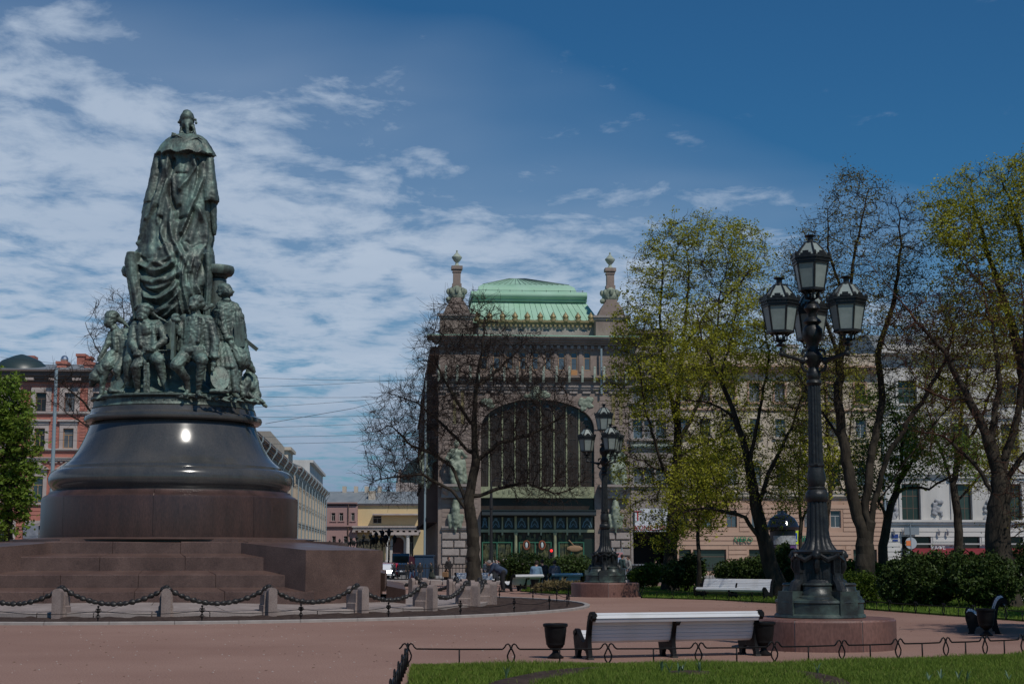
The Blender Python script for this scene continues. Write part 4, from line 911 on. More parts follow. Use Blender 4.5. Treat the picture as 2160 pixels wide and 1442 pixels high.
def lamp_post(px, d, label, arms, rz, top=1.0):
    g = PG(px, d); t = thing('street_lamp', label, 'street lamp', g, 0, 'ornate four-lantern lamp posts')
    # plinth of curved stones
    n = 7; a = 2 * math.pi / n; mb = MB(); mb.lathe([(.6, .0), (1.34, .0), (1.34, .50), (1.31, .535), (.6, .55)], 12, a0=0.006, a1=a - .006); pm = mb.mesh('plinth_stone', M_granK, 'auto')
    for k in range(n): obj('plinth_stone', pm, t, rot=(0, 0, a * k + rz))
    mb = MB(); mb.lathe([(.5, 0), (1.325, 0), (1.325, .52), (.5, .54)], 48); mb.build('mortar_core', M_mortar, t)
    mb = MB()
    mb.lathe([(.80, .54), (.82, .56), (.81, .60), (.78, .62), (.78, .80), (.80, .82), (.79, .86), (.70, .90), (.45, .93)], 48)
    for k in range(4):               # four rounded front lobes and four square buttresses
        b = math.pi / 2 * k + arms[0] + .9; c, s = math.cos(b), math.sin(b)
        mb.lathe([(.36, .80), (.37, .86), (.355, .92), (.30, .95), (.29, 1.0), (.26, 1.03), (.25, 1.10), (.27, 1.13), (.24, 1.16)], 20, c * .40, s * .40)
        b += math.pi / 4; c, s = math.cos(b), math.sin(b); t_ = Vector((-s, c, 0)); r_ = Vector((c, s, 0))
        mb.obox(r_ * .60 + Vector((0, 0, .80)), t_ * .20, r_ * .19, Vector((0, 0, .22)))
    mb.build('patinated_base', M_lampG, t, smooth='auto')
    mb = MB()
    mb.lathe([(.46, .96), (.42, 1.15), (.40, 1.22), (.36, 1.24)], 24)
    for k in range(4):
        b = math.pi / 2 * k + arms[0] + .9; c, s = math.cos(b), math.sin(b); t_ = Vector((-s, c, 0)); r_ = Vector((c, s, 0))
        mb.obox(r_ * .16 + Vector((0, 0, 1.42)), t_ * .30, r_ * .20, Vector((0, 0, .26)))
        mb.obox(r_ * .365 + Vector((0, 0, 1.36)), t_ * .17, r_ * .012, Vector((0, 0, .14)))
        for u in (-.12, -.06, 0, .06, .12): mb.obox(r_ * .382 + t_ * u + Vector((0, 0, 1.36)), t_ * .014, r_ * .010, Vector((0, 0, .12)))
        # lion mask with drop
        mb.ball(r_ * .43 + Vector((0, 0, 1.66)), (.09, .09, .10), 8, 6); mb.ball(r_ * .50 + Vector((0, 0, 1.64)), (.04, .04, .045), 6, 4)
        mb.tube([r_ * .44 + Vector((0, 0, 1.58)), r_ * .45 + Vector((0, 0, 1.44)), r_ * .42 + Vector((0, 0, 1.33))], [.05, .055, .02], 6)
        mb.tube([r_ * .42 + t_ * .02 + Vector((0, 0, 1.68)), r_ * .44 + t_ * .20 + Vector((0, 0, 1.57)), r_ * .36 + t_ * .40 + Vector((0, 0, 1.66))], [.035, .05, .035], 6)
        mb.tube([r_ * .42 - t_ * .02 + Vector((0, 0, 1.68)), r_ * .44 - t_ * .20 + Vector((0, 0, 1.57)), r_ * .36 - t_ * .40 + Vector((0, 0, 1.66))], [.035, .05, .035], 6)
        b += math.pi / 4; c, s = math.cos(b), math.sin(b); t_ = Vector((-s, c, 0)); r_ = Vector((c, s, 0))
        mb.obox(r_ * .44 + Vector((0, 0, 1.50)), t_ * .085, r_ * .07, Vector((0, 0, .16)))
        mb.obox(r_ * .45 + Vector((0, 0, 1.36)), t_ * .07, r_ * .06, Vector((0, 0, .22)))
        mb.tube([r_ * .50 + Vector((0, 0, .98)), r_ * .57 + Vector((0, 0, 1.05)), r_ * .54 + Vector((0, 0, 1.14)), r_ * .47 + Vector((0, 0, 1.2)), r_ * .46 + Vector((0, 0, 1.3))], [.12, .12, .10, .085, .08], 8)
    mb.lathe([(.30, 1.66), (.45, 1.68), (.46, 1.72), (.40, 1.745), (.34, 1.75)], 24)
    mb.build('carved_pedestal', M_lamp, t, smooth='auto')
    mb = MB(); fl = lambda n_, am: (lambda a_, z: 1 + am * (abs(math.cos(a_ * n_ / 2)) * 2 - 1))
    mb.lathe([(.34, 1.74), (.29, 1.80), (.24, 1.88), (.205, 2.0), (.19, 2.15), (.175, 2.5), (.165, 2.62)], 84, mod=fl(14, .055))
    mb.lathe([(.155, 2.60), (.18, 2.62), (.20, 2.64), (.21, 2.70), (.205, 2.78), (.18, 2.81), (.15, 2.84), (.16, 2.87), (.13, 2.90)], 24)
    mb.lathe([(.13, 2.88), (.155, 2.94), (.165, 3.05), (.15, 3.17), (.135, 3.25), (.155, 3.27), (.155, 3.30), (.125, 3.32)], 24, mod=lambda a_, z: 1 + .07 * math.sin(a_ * 6 + z * 30))
    mb.lathe([(.13, 3.30), (.125, 3.5), (.108, 4.70), (.105, 4.76)], 72, mod=fl(12, .06))
    mb.lathe([(.10, 4.74), (.13, 4.76), (.145, 4.80), (.13, 4.84), (.10, 4.86), (.12, 4.90), (.13, 4.96), (.10, 5.02), (.085, 5.08), (.13, 5.16), (.17, 5.22), (.18, 5.30), (.13, 5.36), (.10, 5.44), (.11, 5.52), (.16, 5.60), (.19, 5.68), (.18, 5.80), (.11, 5.88), (.17, 5.93), (.15, 5.97), (.09, 6.02), (.09, 6.10), (.15, 6.18), (.13, 6.24), (.06, 6.30)], 20)
    mb.build('fluted_column', M_lamp, t, smooth='auto')
    for b in arms:
        c, s = math.cos(b), math.sin(b); r_ = Vector((c, s, 0)); V_ = lambda r, z: r_ * r + Vector((0, 0, z)); mb = MB()
        mb.tube([V_(.10, 5.26), V_(.22, 5.20), V_(.45, 5.25), V_(.60, 5.28), V_(.68, 5.34), V_(.70, 5.42)], [.06, .05, .035, .035, .035, .03], 8)
        mb.ball(V_(.24, 5.20), .07, 8, 6); mb.ball(V_(.68, 5.30), .055, 8, 6)
        mb.tube([V_(.10, 5.00), V_(.20, 5.02), V_(.26, 5.10), V_(.20, 5.17)], [.02, .035, .03, .02], 6)
        mb.tube([V_(.12, 5.42), V_(.22, 5.38), V_(.24, 5.30)], [.025, .035, .02], 6)
        mb.build('curved_arm', M_lamp, t, smooth='auto'); lantern(t, V_(.70, 5.53), b + .35, .98)
    lantern(t, (0, 0, 6.36), arms[0] + .15, 1.0)
    return t
lamp_post(1726, 28.7, 'large black four-lantern lamp post on a red granite plinth, nearest on the right', [R(203), R(83), R(-37)], .6)
lamp_post(1276, 62.2, 'smaller-looking distant four-lantern lamp post on a red granite plinth in front of the arched building', [R(168), R(48), R(-72)], 4.75)

# ------------------------------------------------------------------ benches
def bench_profile():
    pts = [(-.27, .31), (-.33, .325), (-.36, .37), (-.335, .42), (-.28, .43), (-.20, .39), (-.10, .32), (0, .275), (.08, .27), (.14, .31), (.175, .39), (.205, .48), (.235, .57), (.27, .65), (.32, .71), (.375, .73), (.42, .71), (.435, .665), (.41, .62)]
    P2 = [Vector((a, b)) for a, b in pts]; out = []; acc = 0; step = 0.062; seg = 0; t = 0
    L_ = [0]
    for a, b in zip(P2[:-1], P2[1:]): L_.append(L_[-1] + (b - a).length)
    n = int(L_[-1] / step)
    for i in range(n + 1):
        s = L_[-1] * i / n; j = max(k for k in range(len(L_)) if L_[k] <= s + 1e-9); j = min(j, len(P2) - 2)
        u = (s - L_[j]) / (L_[j + 1] - L_[j]); p = P2[j].lerp(P2[j + 1], u); d = (P2[j + 1] - P2[j]).normalized(); out.append((p, d))
    return out
BPROF = bench_profile()
def bench_frame():
    out = [(-.41, .33), (-.40, .42), (-.34, .47), (-.26, .46), (-.18, .39), (-.08, .31), (.03, .265), (.10, .28), (.145, .35), (.18, .47), (.215, .59), (.26, .69), (.32, .75), (.39, .765), (.455, .73), (.465, .66), (.42, .61), (.38, .63), (.36, .66), (.305, .62), (.275, .53),
           (.25, .42), (.235, .30), (.25, .18), (.275, .08), (.30, 0), (.19, 0), (.17, .08), (.12, .13), (0, .15), (-.12, .16), (-.19, .13), (-.225, .07), (-.23, 0), (-.33, 0), (-.345, .10), (-.385, .22)]
    mb = MB(); mb.yprism(out, -.035, .035)
    mb.yprism([(a * 1.0 + (0.0), b) for a, b in [(-.37, .0), (-.22, 0), (-.24, .03), (-.35, .03)]], -.05, .05); mb.yprism([(.17, 0), (.32, 0), (.30, .03), (.19, .03)], -.05, .05)
    for (y, z, r) in ((-.33, .40, .045), (.405, .695, .04)):
        mb.v += []; n = 10; k0 = len(mb.v)
        mb.tube([(-.055, y, z), (.055, y, z)], r, 10)
    return mb.mesh('iron_frame', M_iron, 'auto')
BFM = bench_frame(); SLM = {}
def bench(px, d, phi, length, label, nf=3):
    g = PG(px, d); t = thing('park_bench', label, 'bench', g, phi, 'white slatted park benches')
    key = round(length, 2)
    if key not in SLM:
        mb = MB(); mb.bbox(-length / 2, length / 2, -.0285, .0285, -.012, .012, .005); SLM[key] = mb.mesh('slat', M_white)
    for p, dr_ in BPROF:
        o = obj('slat', SLM[key], t, loc=(0, p.x, p.y)); o.rotation_euler = (math.atan2(dr_.y, dr_.x), 0, 0)
    for k in range(nf): obj('iron_frame', BFM, t, loc=((-length / 2 - .03) + (length + .06) * k / (nf - 1), 0, 0), scale=(1, 1, 1) if k in (0, nf - 1) else (1, .88, .86))
    return t
def bench_ends(pl, dl, pr, dr_, label, face_away, nf=3):
    a = PG(pl, dl); b = PG(pr, dr_); m = (a + b) / 2; v = b - a; ph = math.atan2(v.y, v.x) + (math.pi if face_away else 0)
    return bench(1080 + m.x / m.y * FPX, m.y, ph, v.length - .1, label, nf)
bench_ends(1232, 25.8, 1583, 26.75, 'near white bench seen from behind between two black bins, across the lawn corner', True)
bench_ends(1478, 59.0, 1625, 57.2, 'white bench facing the camera on the gravel left of the large lamp post', False)
bench_ends(962, 88, 1042, 88.5, 'white bench facing the camera in front of the bare tree trunk', False)
bench_ends(1070, 70.0, 1134, 71.5, 'bench seen from behind beside the bending man in the blue jacket', True)
bench_ends(1152, 76.0, 1222, 77, 'bench mostly hidden behind the tan twig hedge', True)
bench_ends(1745, 53.5, 1812, 52.5, 'bench half hidden behind the large lamp post base', False)
bench_ends(2078, 36.2, 2082, 33.6, 'dark-shaded bench seen end-on at the right edge of the garden', False)

# bins
def bin_mesh():
    mb = MB(); f = lambda a, z: 1 + (.012 * (abs(math.cos(a * 9)) * 2 - 1) if .2 < z < .5 else 0)
    mb.lathe([(.02, .0), (.13, .0), (.135, .025), (.10, .05), (.055, .09), (.05, .12), (.08, .15), (.125, .18), (.15, .24), (.165, .34), (.178, .46), (.182, .50), (.20, .51), (.205, .535), (.20, .555), (.18, .56), (.17, .54), (.15, .22), (.02, .2)], 40, mod=f)
    return mb.mesh('litter_bin', M_iron, 'auto')
BIN = bin_mesh()
for px, d, lb in ((1171, 25.9, 'black cast-iron urn bin at the left end of the near bench'), (1607, 26.6, 'black cast-iron urn bin at the right end of the near bench'), (1486, 60, 'black urn bin at the left end of the bench that faces the camera'),
                  (1128, 69, 'black urn bin at the right end of the bench behind the bending man'), (2074, 32.8, 'dark bin standing before the end-on bench at the right edge')):
    g = PG(px, d); o = obj('litter_bin', BIN, loc=g); tag(o, lb, 'bin', 'black urn-shaped bins')

# ------------------------------------------------------------------ low wrought-iron lawn fences
def hoop_mesh():
    mb = MB(); r = .0125
    for s in (-1, 1):
        mb.tube([(s * .13, 0, .235), (s * .10, 0, .26), (s * .075, 0, .30), (s * .045, 0, .315), (s * .02, 0, .295), (s * .005, 0, .25), (s * .03, 0, .20), (s * .055, 0, .14), (s * .045, 0, .08), (s * .012, 0, .03), (s * .005, 0, -.06)], r, 6)
    mb.ball((0, 0, .245), .022, 6, 4)
    return mb.mesh('looped_post', M_iron, True)
HOOP = hoop_mesh(); sm = MB(); sm.tube([(0, 0, -.06), (0, 0, .235)], .012, 6); STK = sm.mesh('thin_post', M_iron, True)
def low_fence(pts, label, z0=0.0):
    o0 = Vector(pts[0]); t = thing('lawn_fence', label, 'fence', (o0.x, o0.y, gz(o0.y) + z0), 0, 'low black iron fences round the lawns')
    for k, p in enumerate(pts):
        p = Vector(p); q = Vector(pts[min(k + 1, len(pts) - 1)]) - Vector(pts[max(k - 1, 0)]); an = math.atan2(q.y, q.x); l = p - o0; l.z = gz(p.y) - gz(o0.y)
        obj('looped_post', HOOP, t, loc=l, rot=(0, 0, an))
        if k < len(pts) - 1:
            p2 = Vector(pts[k + 1]); l2 = p2 - o0; l2.z = gz(p2.y) - gz(o0.y); d = (l2 - l); u = d.normalized() * .13
            mb = MB(); mb.tube([l + u + Vector((0, 0, .235)), l + d * .5 + Vector((0, 0, .232)), l2 - u + Vector((0, 0, .235))], .0125, 6); mb.build('rail', M_iron, t)
            obj('thin_post', STK, t, loc=l + d * .5)
    return t
low_fence([(p.x, p.y, 0) for p in FP], 'low black looped iron fence along the front edge of the near lawn', 0.03)
low_fence([(FP[0].x, FP[0].y - .02, 0), (FP[0].x + .05, FP[0].y - 1.35, 0), (FP[0].x + .10, FP[0].y - 2.7, 0), (FP[0].x + .15, FP[0].y - 4.05, 0), (FP[0].x + .20, FP[0].y - 5.4, 0), (FP[0].x + .26, FP[0].y - 6.8, 0), (FP[0].x + .31, FP[0].y - 8.2, 0)], 'low black looped iron fence running towards the camera from the lawn corner', 0.03)
def resample(poly, step):
    P_ = [Vector((p[0], p[1], 0)) for p in poly]; L_ = [0]
    for a, b in zip(P_[:-1], P_[1:]): L_.append(L_[-1] + (b - a).length)
    n = max(1, round(L_[-1] / step)); out = []
    for i in range(n + 1):
        s = L_[-1] * i / n; j = min(max(k for k in range(len(L_)) if L_[k] <= s + 1e-9), len(P_) - 2); out.append(P_[j].lerp(P_[j + 1], (s - L_[j]) / (L_[j + 1] - L_[j])))
    return out
low_fence(resample([(x, y - .12) for x, y in lawnB[:7]], 1.5), 'low black iron fence along the far lawn behind the lamp post', 0.02)
low_fence(resample([(x, y - .1) for x, y in lawnC[:4]], 1.5), 'low black iron fence before the tan twig hedge', 0.02)

# ------------------------------------------------------------------ trees (branches grown towards points spread through the crown)
def frames(d):
    ref = np.tile(np.array([[0.31, 0.93, 0.17]]), (len(d), 1)); u = np.cross(d, ref); u /= np.linalg.norm(u, axis=1)[:, None] + 1e-9; return u, np.cross(d, u)
def frusta(A, B, rA, rB, dA, dB, n):
    uA, wA = frames(dA); uB, wB = frames(dB); t = np.arange(n) * 2 * np.pi / n; c = np.cos(t)[None, :, None]; s = np.sin(t)[None, :, None]
    VA = A[:, None] + (uA[:, None] * c + wA[:, None] * s) * rA[:, None, None]; VB = B[:, None] + (uB[:, None] * c + wB[:, None] * s) * rB[:, None, None]
    V = np.concatenate([VA, VB], 1).reshape(-1, 3); k = np.arange(n); base = (np.arange(len(A)) * 2 * n)[:, None, None]
    q = np.stack([k, (k + 1) % n, (k + 1) % n + n, k + n], 1)[None] + base
    return V, q.reshape(-1, 4)
def grow(limbs, ells, nat, step, seed, kill=1.35, infl=8.0, iters=110, up=0.06, jit=0.25):
    rg = np.random.default_rng(seed); pos = []; par = []
    for li, lb in enumerate(limbs):
        pts = [np.array(p, float) for p in lb]
        if li == 0: pos.append(pts[0]); par.append(-1); cur = 0
        else:
            arr = np.array(pos); cur = int(np.argmin(((arr - pts[0]) ** 2).sum(1)))
        for a, b in zip(pts[:-1], pts[1:]):
            l = np.linalg.norm(b - a); m = max(1, int(l / step))
            for i in range(1, m + 1):
                q = a + (b - a) * i / m + rg.normal(0, step * 0.07, 3); pos.append(q); par.append(cur); cur = len(pos) - 1
    tot = sum(e[6] if len(e) > 6 else 1 for e in ells); at = []
    for e in ells:
        m = int(nat * (e[6] if len(e) > 6 else 1) / tot); v = rg.normal(size=(m, 3)); v /= np.linalg.norm(v, axis=1)[:, None]; r = rg.random(m) ** (1 / 2.3)
        at.append(np.array(e[:3]) + v * r[:, None] * np.array(e[3:6]) * 1.08)
    at = np.concatenate(at); pos = list(pos); P_ = np.array(pos)
    D2 = ((at[:, None] - P_[None]) ** 2).sum(2); near = D2.argmin(1); nd = D2.min(1); used = set()
    for it in range(iters):
        act = nd < (infl * step) ** 2
        if it < 4: act = np.ones(len(at), bool)
        if not act.any(): break
        ids = near[act]; v = at[act] - P_[ids]; v /= np.linalg.norm(v, axis=1)[:, None] + 1e-9
        acc = np.zeros((len(P_), 3)); np.add.at(acc, ids, v); un = np.unique(ids); d = acc[un]
        d = d / (np.linalg.norm(d, axis=1)[:, None] + 1e-9) + rg.normal(0, jit, (len(un), 3)); d[:, 2] += up; d /= np.linalg.norm(d, axis=1)[:, None]
        nw = P_[un] + d * step; n0 = len(P_); P_ = np.concatenate([P_, nw]); par += un.tolist()
        D2 = ((at[:, None] - nw[None]) ** 2).sum(2); m = D2.min(1); am = D2.argmin(1); bt = m < nd; near[bt] = am[bt] + n0; nd[bt] = m[bt]
        keep = nd > (kill * step) ** 2
        at = at[keep]; near = near[keep]; nd = nd[keep]
        if len(at) == 0 or len(P_) > 16000: break
    return P_, np.array(par)
def tree(name, label, limbs_px, crowns, d, rbase, step=0.45, nat=1500, seed=1, leaf=None, leafn=4, leafsz=0.10, leafp=1.0, bark=None, twig=None, rtip=0.013, ntw=3, twl=0.45, droop=0.0, lfz=None, cat='tree', group='trees in the garden', gap=0.35, leafh=0.75):
    """limbs_px: measured limb lines (px, py[, metres nearer or farther]); crowns: (px, py, half width px, half height px, weight)"""
    sc = FPX / d; b0 = PG(limbs_px[0][0][0], d); O = np.array([b0.x, b0.y, b0.z]); rgp = random.Random(seed)
    limbs = []
    for li, lb in enumerate(limbs_px):
        dy = 0 if li == 0 else rgp.uniform(-1, 1) * 1.3; pl = []
        for i, q in enumerate(lb):
            oy = (q[2] if len(q) > 2 else dy * i / max(1, len(lb) - 1) * 1.6); p = P(q[0], q[1], d + oy); pl.append(np.array([p.x, p.y, p.z]) - O)
        if li == 0: pl[0] = np.array([0, 0, -0.1])
        limbs.append(pl)
    ells = []
    for c in crowns:
        p = P(c[0], c[1], d); rx = c[2] / sc; rz = c[3] / sc; oy = c[5] if len(c) > 5 else 0
        ells.append((p.x - O[0], p.y - O[1] + oy, p.z - O[2], rx, min(rx, rz) * 0.9 + 0.3, rz, c[4] if len(c) > 4 else 1))
    X, par = grow(limbs, ells, int(nat * 2.6), step * 0.82, seed); n = len(X); rg = np.random.default_rng(seed + 50)
    cnt = np.zeros(n); ch_n = np.bincount(par[1:], minlength=n); cnt[ch_n == 0] = 1
    for i in range(n - 1, 0, -1): cnt[par[i]] += cnt[i]
    ex_ = math.log(max(2, cnt[0])) / math.log(rbase / rtip); r = rtip * cnt ** (1 / ex_)
    pd = np.zeros(n)
    for i in range(1, n): pd[i] = pd[par[i]] + np.linalg.norm(X[i] - X[par[i]])
    pd /= pd.max(); r = np.maximum(rtip * .8, r * (1 - 0.62 * pd ** 0.7))
    main = np.full(n, -1)
    order = np.argsort(cnt[1:]) + 1
    for i in order: main[par[i]] = i
    ids = np.arange(1, n); pa = par[1:]; dirs = np.zeros((n, 3)); dirs[1:] = X[1:] - X[pa]; ln = np.linalg.norm(dirs, axis=1); ln[ln == 0] = 1; dirs /= ln[:, None]; dirs[0] = (0, 0, 1)
    ismain = main[pa] == ids; rA = np.where(ismain, r[pa], np.minimum(r[pa], r[ids] * 1.5)); dA = np.where(ismain[:, None], dirs[pa], dirs[ids])
    flare = np.exp(-np.maximum(X[:, 2], 0) / 0.5) * 0.45 * (cnt > cnt[0] * .5); rf = r * (1 + flare); rA = np.where(ismain, rf[pa], rA)
    root = thing(name, label, cat, tuple(O), 0, group)
    big = r[ids] > rtip * 3.5
    V1, F1 = frusta(X[pa][big], X[ids][big], rA[big], rf[ids][big], dA[big], dirs[ids][big], 8)
    obj('trunk', np_mesh('trunk', V1, F1, bark or M_bark, True), root)
    sm_ = ~big; V2, F2 = frusta(X[pa][sm_], X[ids][sm_], rA[sm_], r[ids][sm_], dA[sm_], dirs[ids][sm_], 4)
    # fine twigs on the outer wood
    tipn = ids[cnt[ids] <= 4]; tipn = np.repeat(tipn, ntw); m = len(tipn)
    dv = dirs[tipn] * 0.75 + rg.normal(0, 0.62, (m, 3)); dv[:, 2] += 0.12 - droop; dv /= np.linalg.norm(dv, axis=1)[:, None]
    A = X[tipn] - dirs[tipn] * (rg.random(m)[:, None] * step); tl = twl * rg.uniform(0.5, 1.3, m); Mid = A + dv * tl[:, None] * .55
    d2 = dv + rg.normal(0, 0.35, (m, 3)); d2 /= np.linalg.norm(d2, axis=1)[:, None]; B = Mid + d2 * tl[:, None] * .55
    V3, F3 = frusta(A, Mid, np.full(m, rtip * .62), np.full(m, rtip * .5), dv, dv, 3); V4, F4 = frusta(Mid, B, np.full(m, rtip * .5), np.full(m, rtip * .3), dv, d2, 3)
    VV = np.concatenate([V2, V3, V4]); FF = np.concatenate([F2, F3 + len(V2), F4 + len(V2) + len(V3)])
    tw = obj('branches', np_mesh('branches', VV, FF, twig or M_twig), root); tw['kind'] = 'stuff'
    if leaf:
        cen = np.concatenate([B, B + (Mid - B) * .35]); gate = np.array([noise.noise(Vector(c) * gap) for c in cen.tolist()]) * 1.1 + rg.random(len(cen)) * 0.62 + 0.05
        hgt = cen[:, 2]; keep = gate < leafp * np.ones(len(cen)); cen = cen[keep]; m = len(cen)
        k = leafn; C = np.repeat(cen, k, 0) + rg.normal(0, 0.115, (m * k, 3)) * np.array([1.35, 1.35, 0.6]); q = len(C)
        nrm = rg.normal(0, 0.55, (q, 3)); nrm[:, 2] += leafh; nrm /= np.linalg.norm(nrm, axis=1)[:, None]; u, w = frames(nrm); a = rg.uniform(0, 6.28, q)[:, None]
        u2 = u * np.cos(a) + w * np.sin(a); w2 = -u * np.sin(a) + w * np.cos(a); s = leafsz * rg.uniform(.55, 1.2, q)[:, None]
        V = np.stack([C - u2 * s, C - w2 * s * .55 + nrm * s * .12, C + u2 * s, C + w2 * s * .55 + nrm * s * .12], 1).reshape(-1, 3); F = np.arange(4 * q).reshape(-1, 4)
        o = obj('foliage', np_mesh('foliage', V, F, leaf), root); o['kind'] = 'stuff'
    return root

# bare tree before the arched building
tree('bare_tree', 'bare leafless tree with a forked dark trunk in front of the arched granite building',
     [[(1000, 1225), (998, 1130), (988, 1062), (1003, 970), (1000, 880), (1006, 800), (1020, 720), (1022, 670)],
      [(988, 1080), (950, 1030), (890, 1000), (830, 1005), (790, 1012)], [(984, 1062), (955, 985), (920, 960), (870, 940), (830, 900)], [(1000, 1050), (1050, 1030), (1110, 1018), (1170, 1040)],
      [(1003, 975), (1050, 935), (1120, 915), (1190, 880)], [(1000, 900), (965, 850), (930, 790), (915, 740)], [(1005, 820), (1060, 770), (1110, 720)], [(995, 960), (940, 900), (880, 850), (830, 830)]],
     [(985, 780, 115, 160, 2.1), (865, 920, 100, 115, 1.1), (1100, 860, 110, 160, 1.4), (1160, 1010, 90, 60, .5), (835, 1010, 70, 50, .4)], 84, .42, .42, 3400, 21, None, rtip=.016, ntw=4, twl=.8)
tree('maple_tree', 'tall yellow-green leafed tree just right of the far lamp post',
     [[(1412, 1245), (1416, 1150), (1424, 1050), (1430, 930), (1428, 850), (1440, 740), (1450, 640), (1455, 560)], [(1425, 1060), (1390, 960), (1360, 860), (1345, 760)], [(1428, 940), (1480, 840), (1510, 720), (1520, 600)], [(1430, 900), (1400, 780), (1390, 660), (1400, 560)],
      [(1440, 740), (1490, 660), (1560, 600), (1600, 540)], [(1425, 1000), (1370, 980), (1320, 960)], [(1430, 960), (1520, 920), (1570, 870)]],
     [(1480, 570, 155, 120, 1.3), (1400, 740, 115, 150, 1.0), (1560, 660, 90, 120, .7), (1375, 930, 85, 160, 1.2), (1490, 930, 100, 160, 1.1), (1390, 1090, 85, 70, .6), (1335, 800, 60, 170, .7)], 70, .34, .42, 2500, 31, M_leafY, leafn=9, leafsz=.062, leafp=.44, rtip=.013, twl=.5)
tree('maple_tree', 'leaning grey-trunked tree with sparse young leaves left of the large lamp post',
     [[(1648, 1262), (1618, 1170), (1597, 1080), (1582, 980), (1552, 880), (1520, 800), (1482, 720), (1466, 640)], [(1597, 1070), (1630, 980), (1670, 900), (1700, 820)], [(1612, 1150), (1570, 1090), (1500, 1070), (1440, 1080)], [(1580, 970), (1605, 860), (1620, 760), (1610, 660)], [(1552, 880), (1500, 850), (1440, 840)], [(1520, 800), (1545, 700), (1560, 600)]],
     [(1560, 740, 110, 130, 1), (1480, 760, 80, 120, .6), (1650, 860, 75, 130, .7), (1560, 960, 120, 120, .9), (1460, 1060, 70, 70, .4), (1660, 1020, 70, 80, .4)], 60, .34, .42, 1500, 41, M_leafY, leafn=9, leafsz=.055, leafp=.46, rtip=.012, twl=.42)
tree('linden_tree', 'many-stemmed dark tree with bare upper twigs directly behind the large lamp post',
     [[(1822, 1245), (1826, 1150), (1800, 1050), (1782, 950), (1768, 850), (1774, 740), (1790, 620), (1810, 500), (1832, 400)], [(1828, 1140), (1850, 1040), (1872, 960), (1935, 860), (1985, 780), (2010, 700)], [(1824, 1100), (1836, 960), (1862, 850), (1850, 740), (1885, 640), (1900, 520), (1895, 440)],
      [(1840, 1080), (1890, 1000), (1960, 910), (2030, 830)], [(1778, 930), (1725, 860), (1680, 790)], [(1774, 760), (1730, 650), (1715, 540)], [(1786, 640), (1750, 540), (1745, 440)], [(1800, 1060), (1745, 980), (1700, 930)]],
     [(1805, 480, 75, 125, 1.7, 0), (1885, 520, 85, 120, 1.5, 0), (1735, 590, 90, 140, 1.1), (1830, 700, 140, 120, 1.1), (1720, 820, 90, 100, .6), (1960, 740, 100, 130, .9)], 56, .38, .38, 3600, 51, M_leafO, leafn=6, leafsz=.045, leafp=.42, rtip=.012, twl=.45)
tree('maple_tree', 'broad tree with bright lower leaves spreading behind the big dark shrub',
     [[(1858, 1240), (1862, 1150), (1880, 1060), (1905, 1000), (1950, 940)], [(1870, 1090), (1830, 1010), (1800, 960)], [(1890, 1030), (1960, 1030), (2030, 990)], [(1905, 1000), (1900, 920), (1880, 860)]],
     [(1900, 940, 95, 75, 1), (1820, 1000, 65, 65, .5), (1990, 960, 75, 65, .6), (1860, 870, 60, 60, .5)], 60, .22, .4, 1100, 57, M_leafG, leafn=8, leafsz=.065, leafp=.6, rtip=.012, twl=.42)
tree('maple_tree', 'thick-trunked old tree at the right with a long diagonal limb and reddish bare twigs',
     [[(2112, 1285), (2104, 1150), (2112, 1020), (2088, 930), (2042, 840), (1992, 740), (1945, 690), (1880, 610), (1820, 540)], [(2110, 1010), (2150, 860), (2166, 700), (2150, 560)], [(2104, 1060), (2060, 980), (1990, 920), (1900, 900)], [(2090, 930), (2110, 800), (2090, 680), (2060, 560), (2040, 470)], [(2112, 1020), (2180, 930), (2230, 830)], [(2042, 840), (1990, 840), (1930, 810)]],
     [(2130, 780, 105, 180, 2.2), (2040, 700, 95, 130, 1.0), (1940, 700, 90, 90, .6), (2170, 1010, 90, 120, .8), (2010, 900, 90, 80, .6)], 49, .47, .36, 3600, 61, M_leafO, leafn=2, leafsz=.05, leafp=.22, bark=M_bark, twig=M_twigR, rtip=.0115, twl=.42)
tree('maple_tree', 'tall bright yellow-green tree reaching above all others at the right edge',
     [[(2215, 1290), (2210, 1100), (2190, 930), (2160, 780), (2120, 640), (2080, 520), (2050, 420)], [(2190, 940), (2230, 760), (2220, 600), (2200, 460)], [(2160, 780), (2180, 620), (2150, 480), (2120, 400)], [(2120, 640), (2050, 580), (1990, 500)], [(2130, 680), (2060, 660), (2000, 650)]],
     [(2120, 430, 110, 90, 1.3), (2040, 470, 85, 110, 1), (2200, 450, 110, 130, 1.2), (2060, 620, 85, 90, .8), (2150, 640, 80, 110, .8)], 54, .45, .4, 2300, 71, M_leafY, leafn=10, leafsz=.055, leafp=.52, rtip=.012, twl=.45)
tree('maple_tree', 'airy leafy tree standing between the thick old tree and the white building',
     [[(2020, 1215), (2022, 1120), (2012, 1020), (2026, 900), (2040, 780)], [(2014, 1030), (1980, 940), (1955, 860)], [(2020, 980), (2070, 880), (2100, 800)], [(2016, 1060), (2060, 1010), (2110, 960)]],
     [(2030, 820, 110, 130, 1.2), (1980, 900, 70, 90, .6), (2090, 950, 70, 100, .7), (2120, 700, 70, 90, .6)], 72, .24, .42, 1500, 63, M_leafY, leafn=7, leafsz=.06, leafp=.40, twig=M_twigR, rtip=.013, twl=.5)
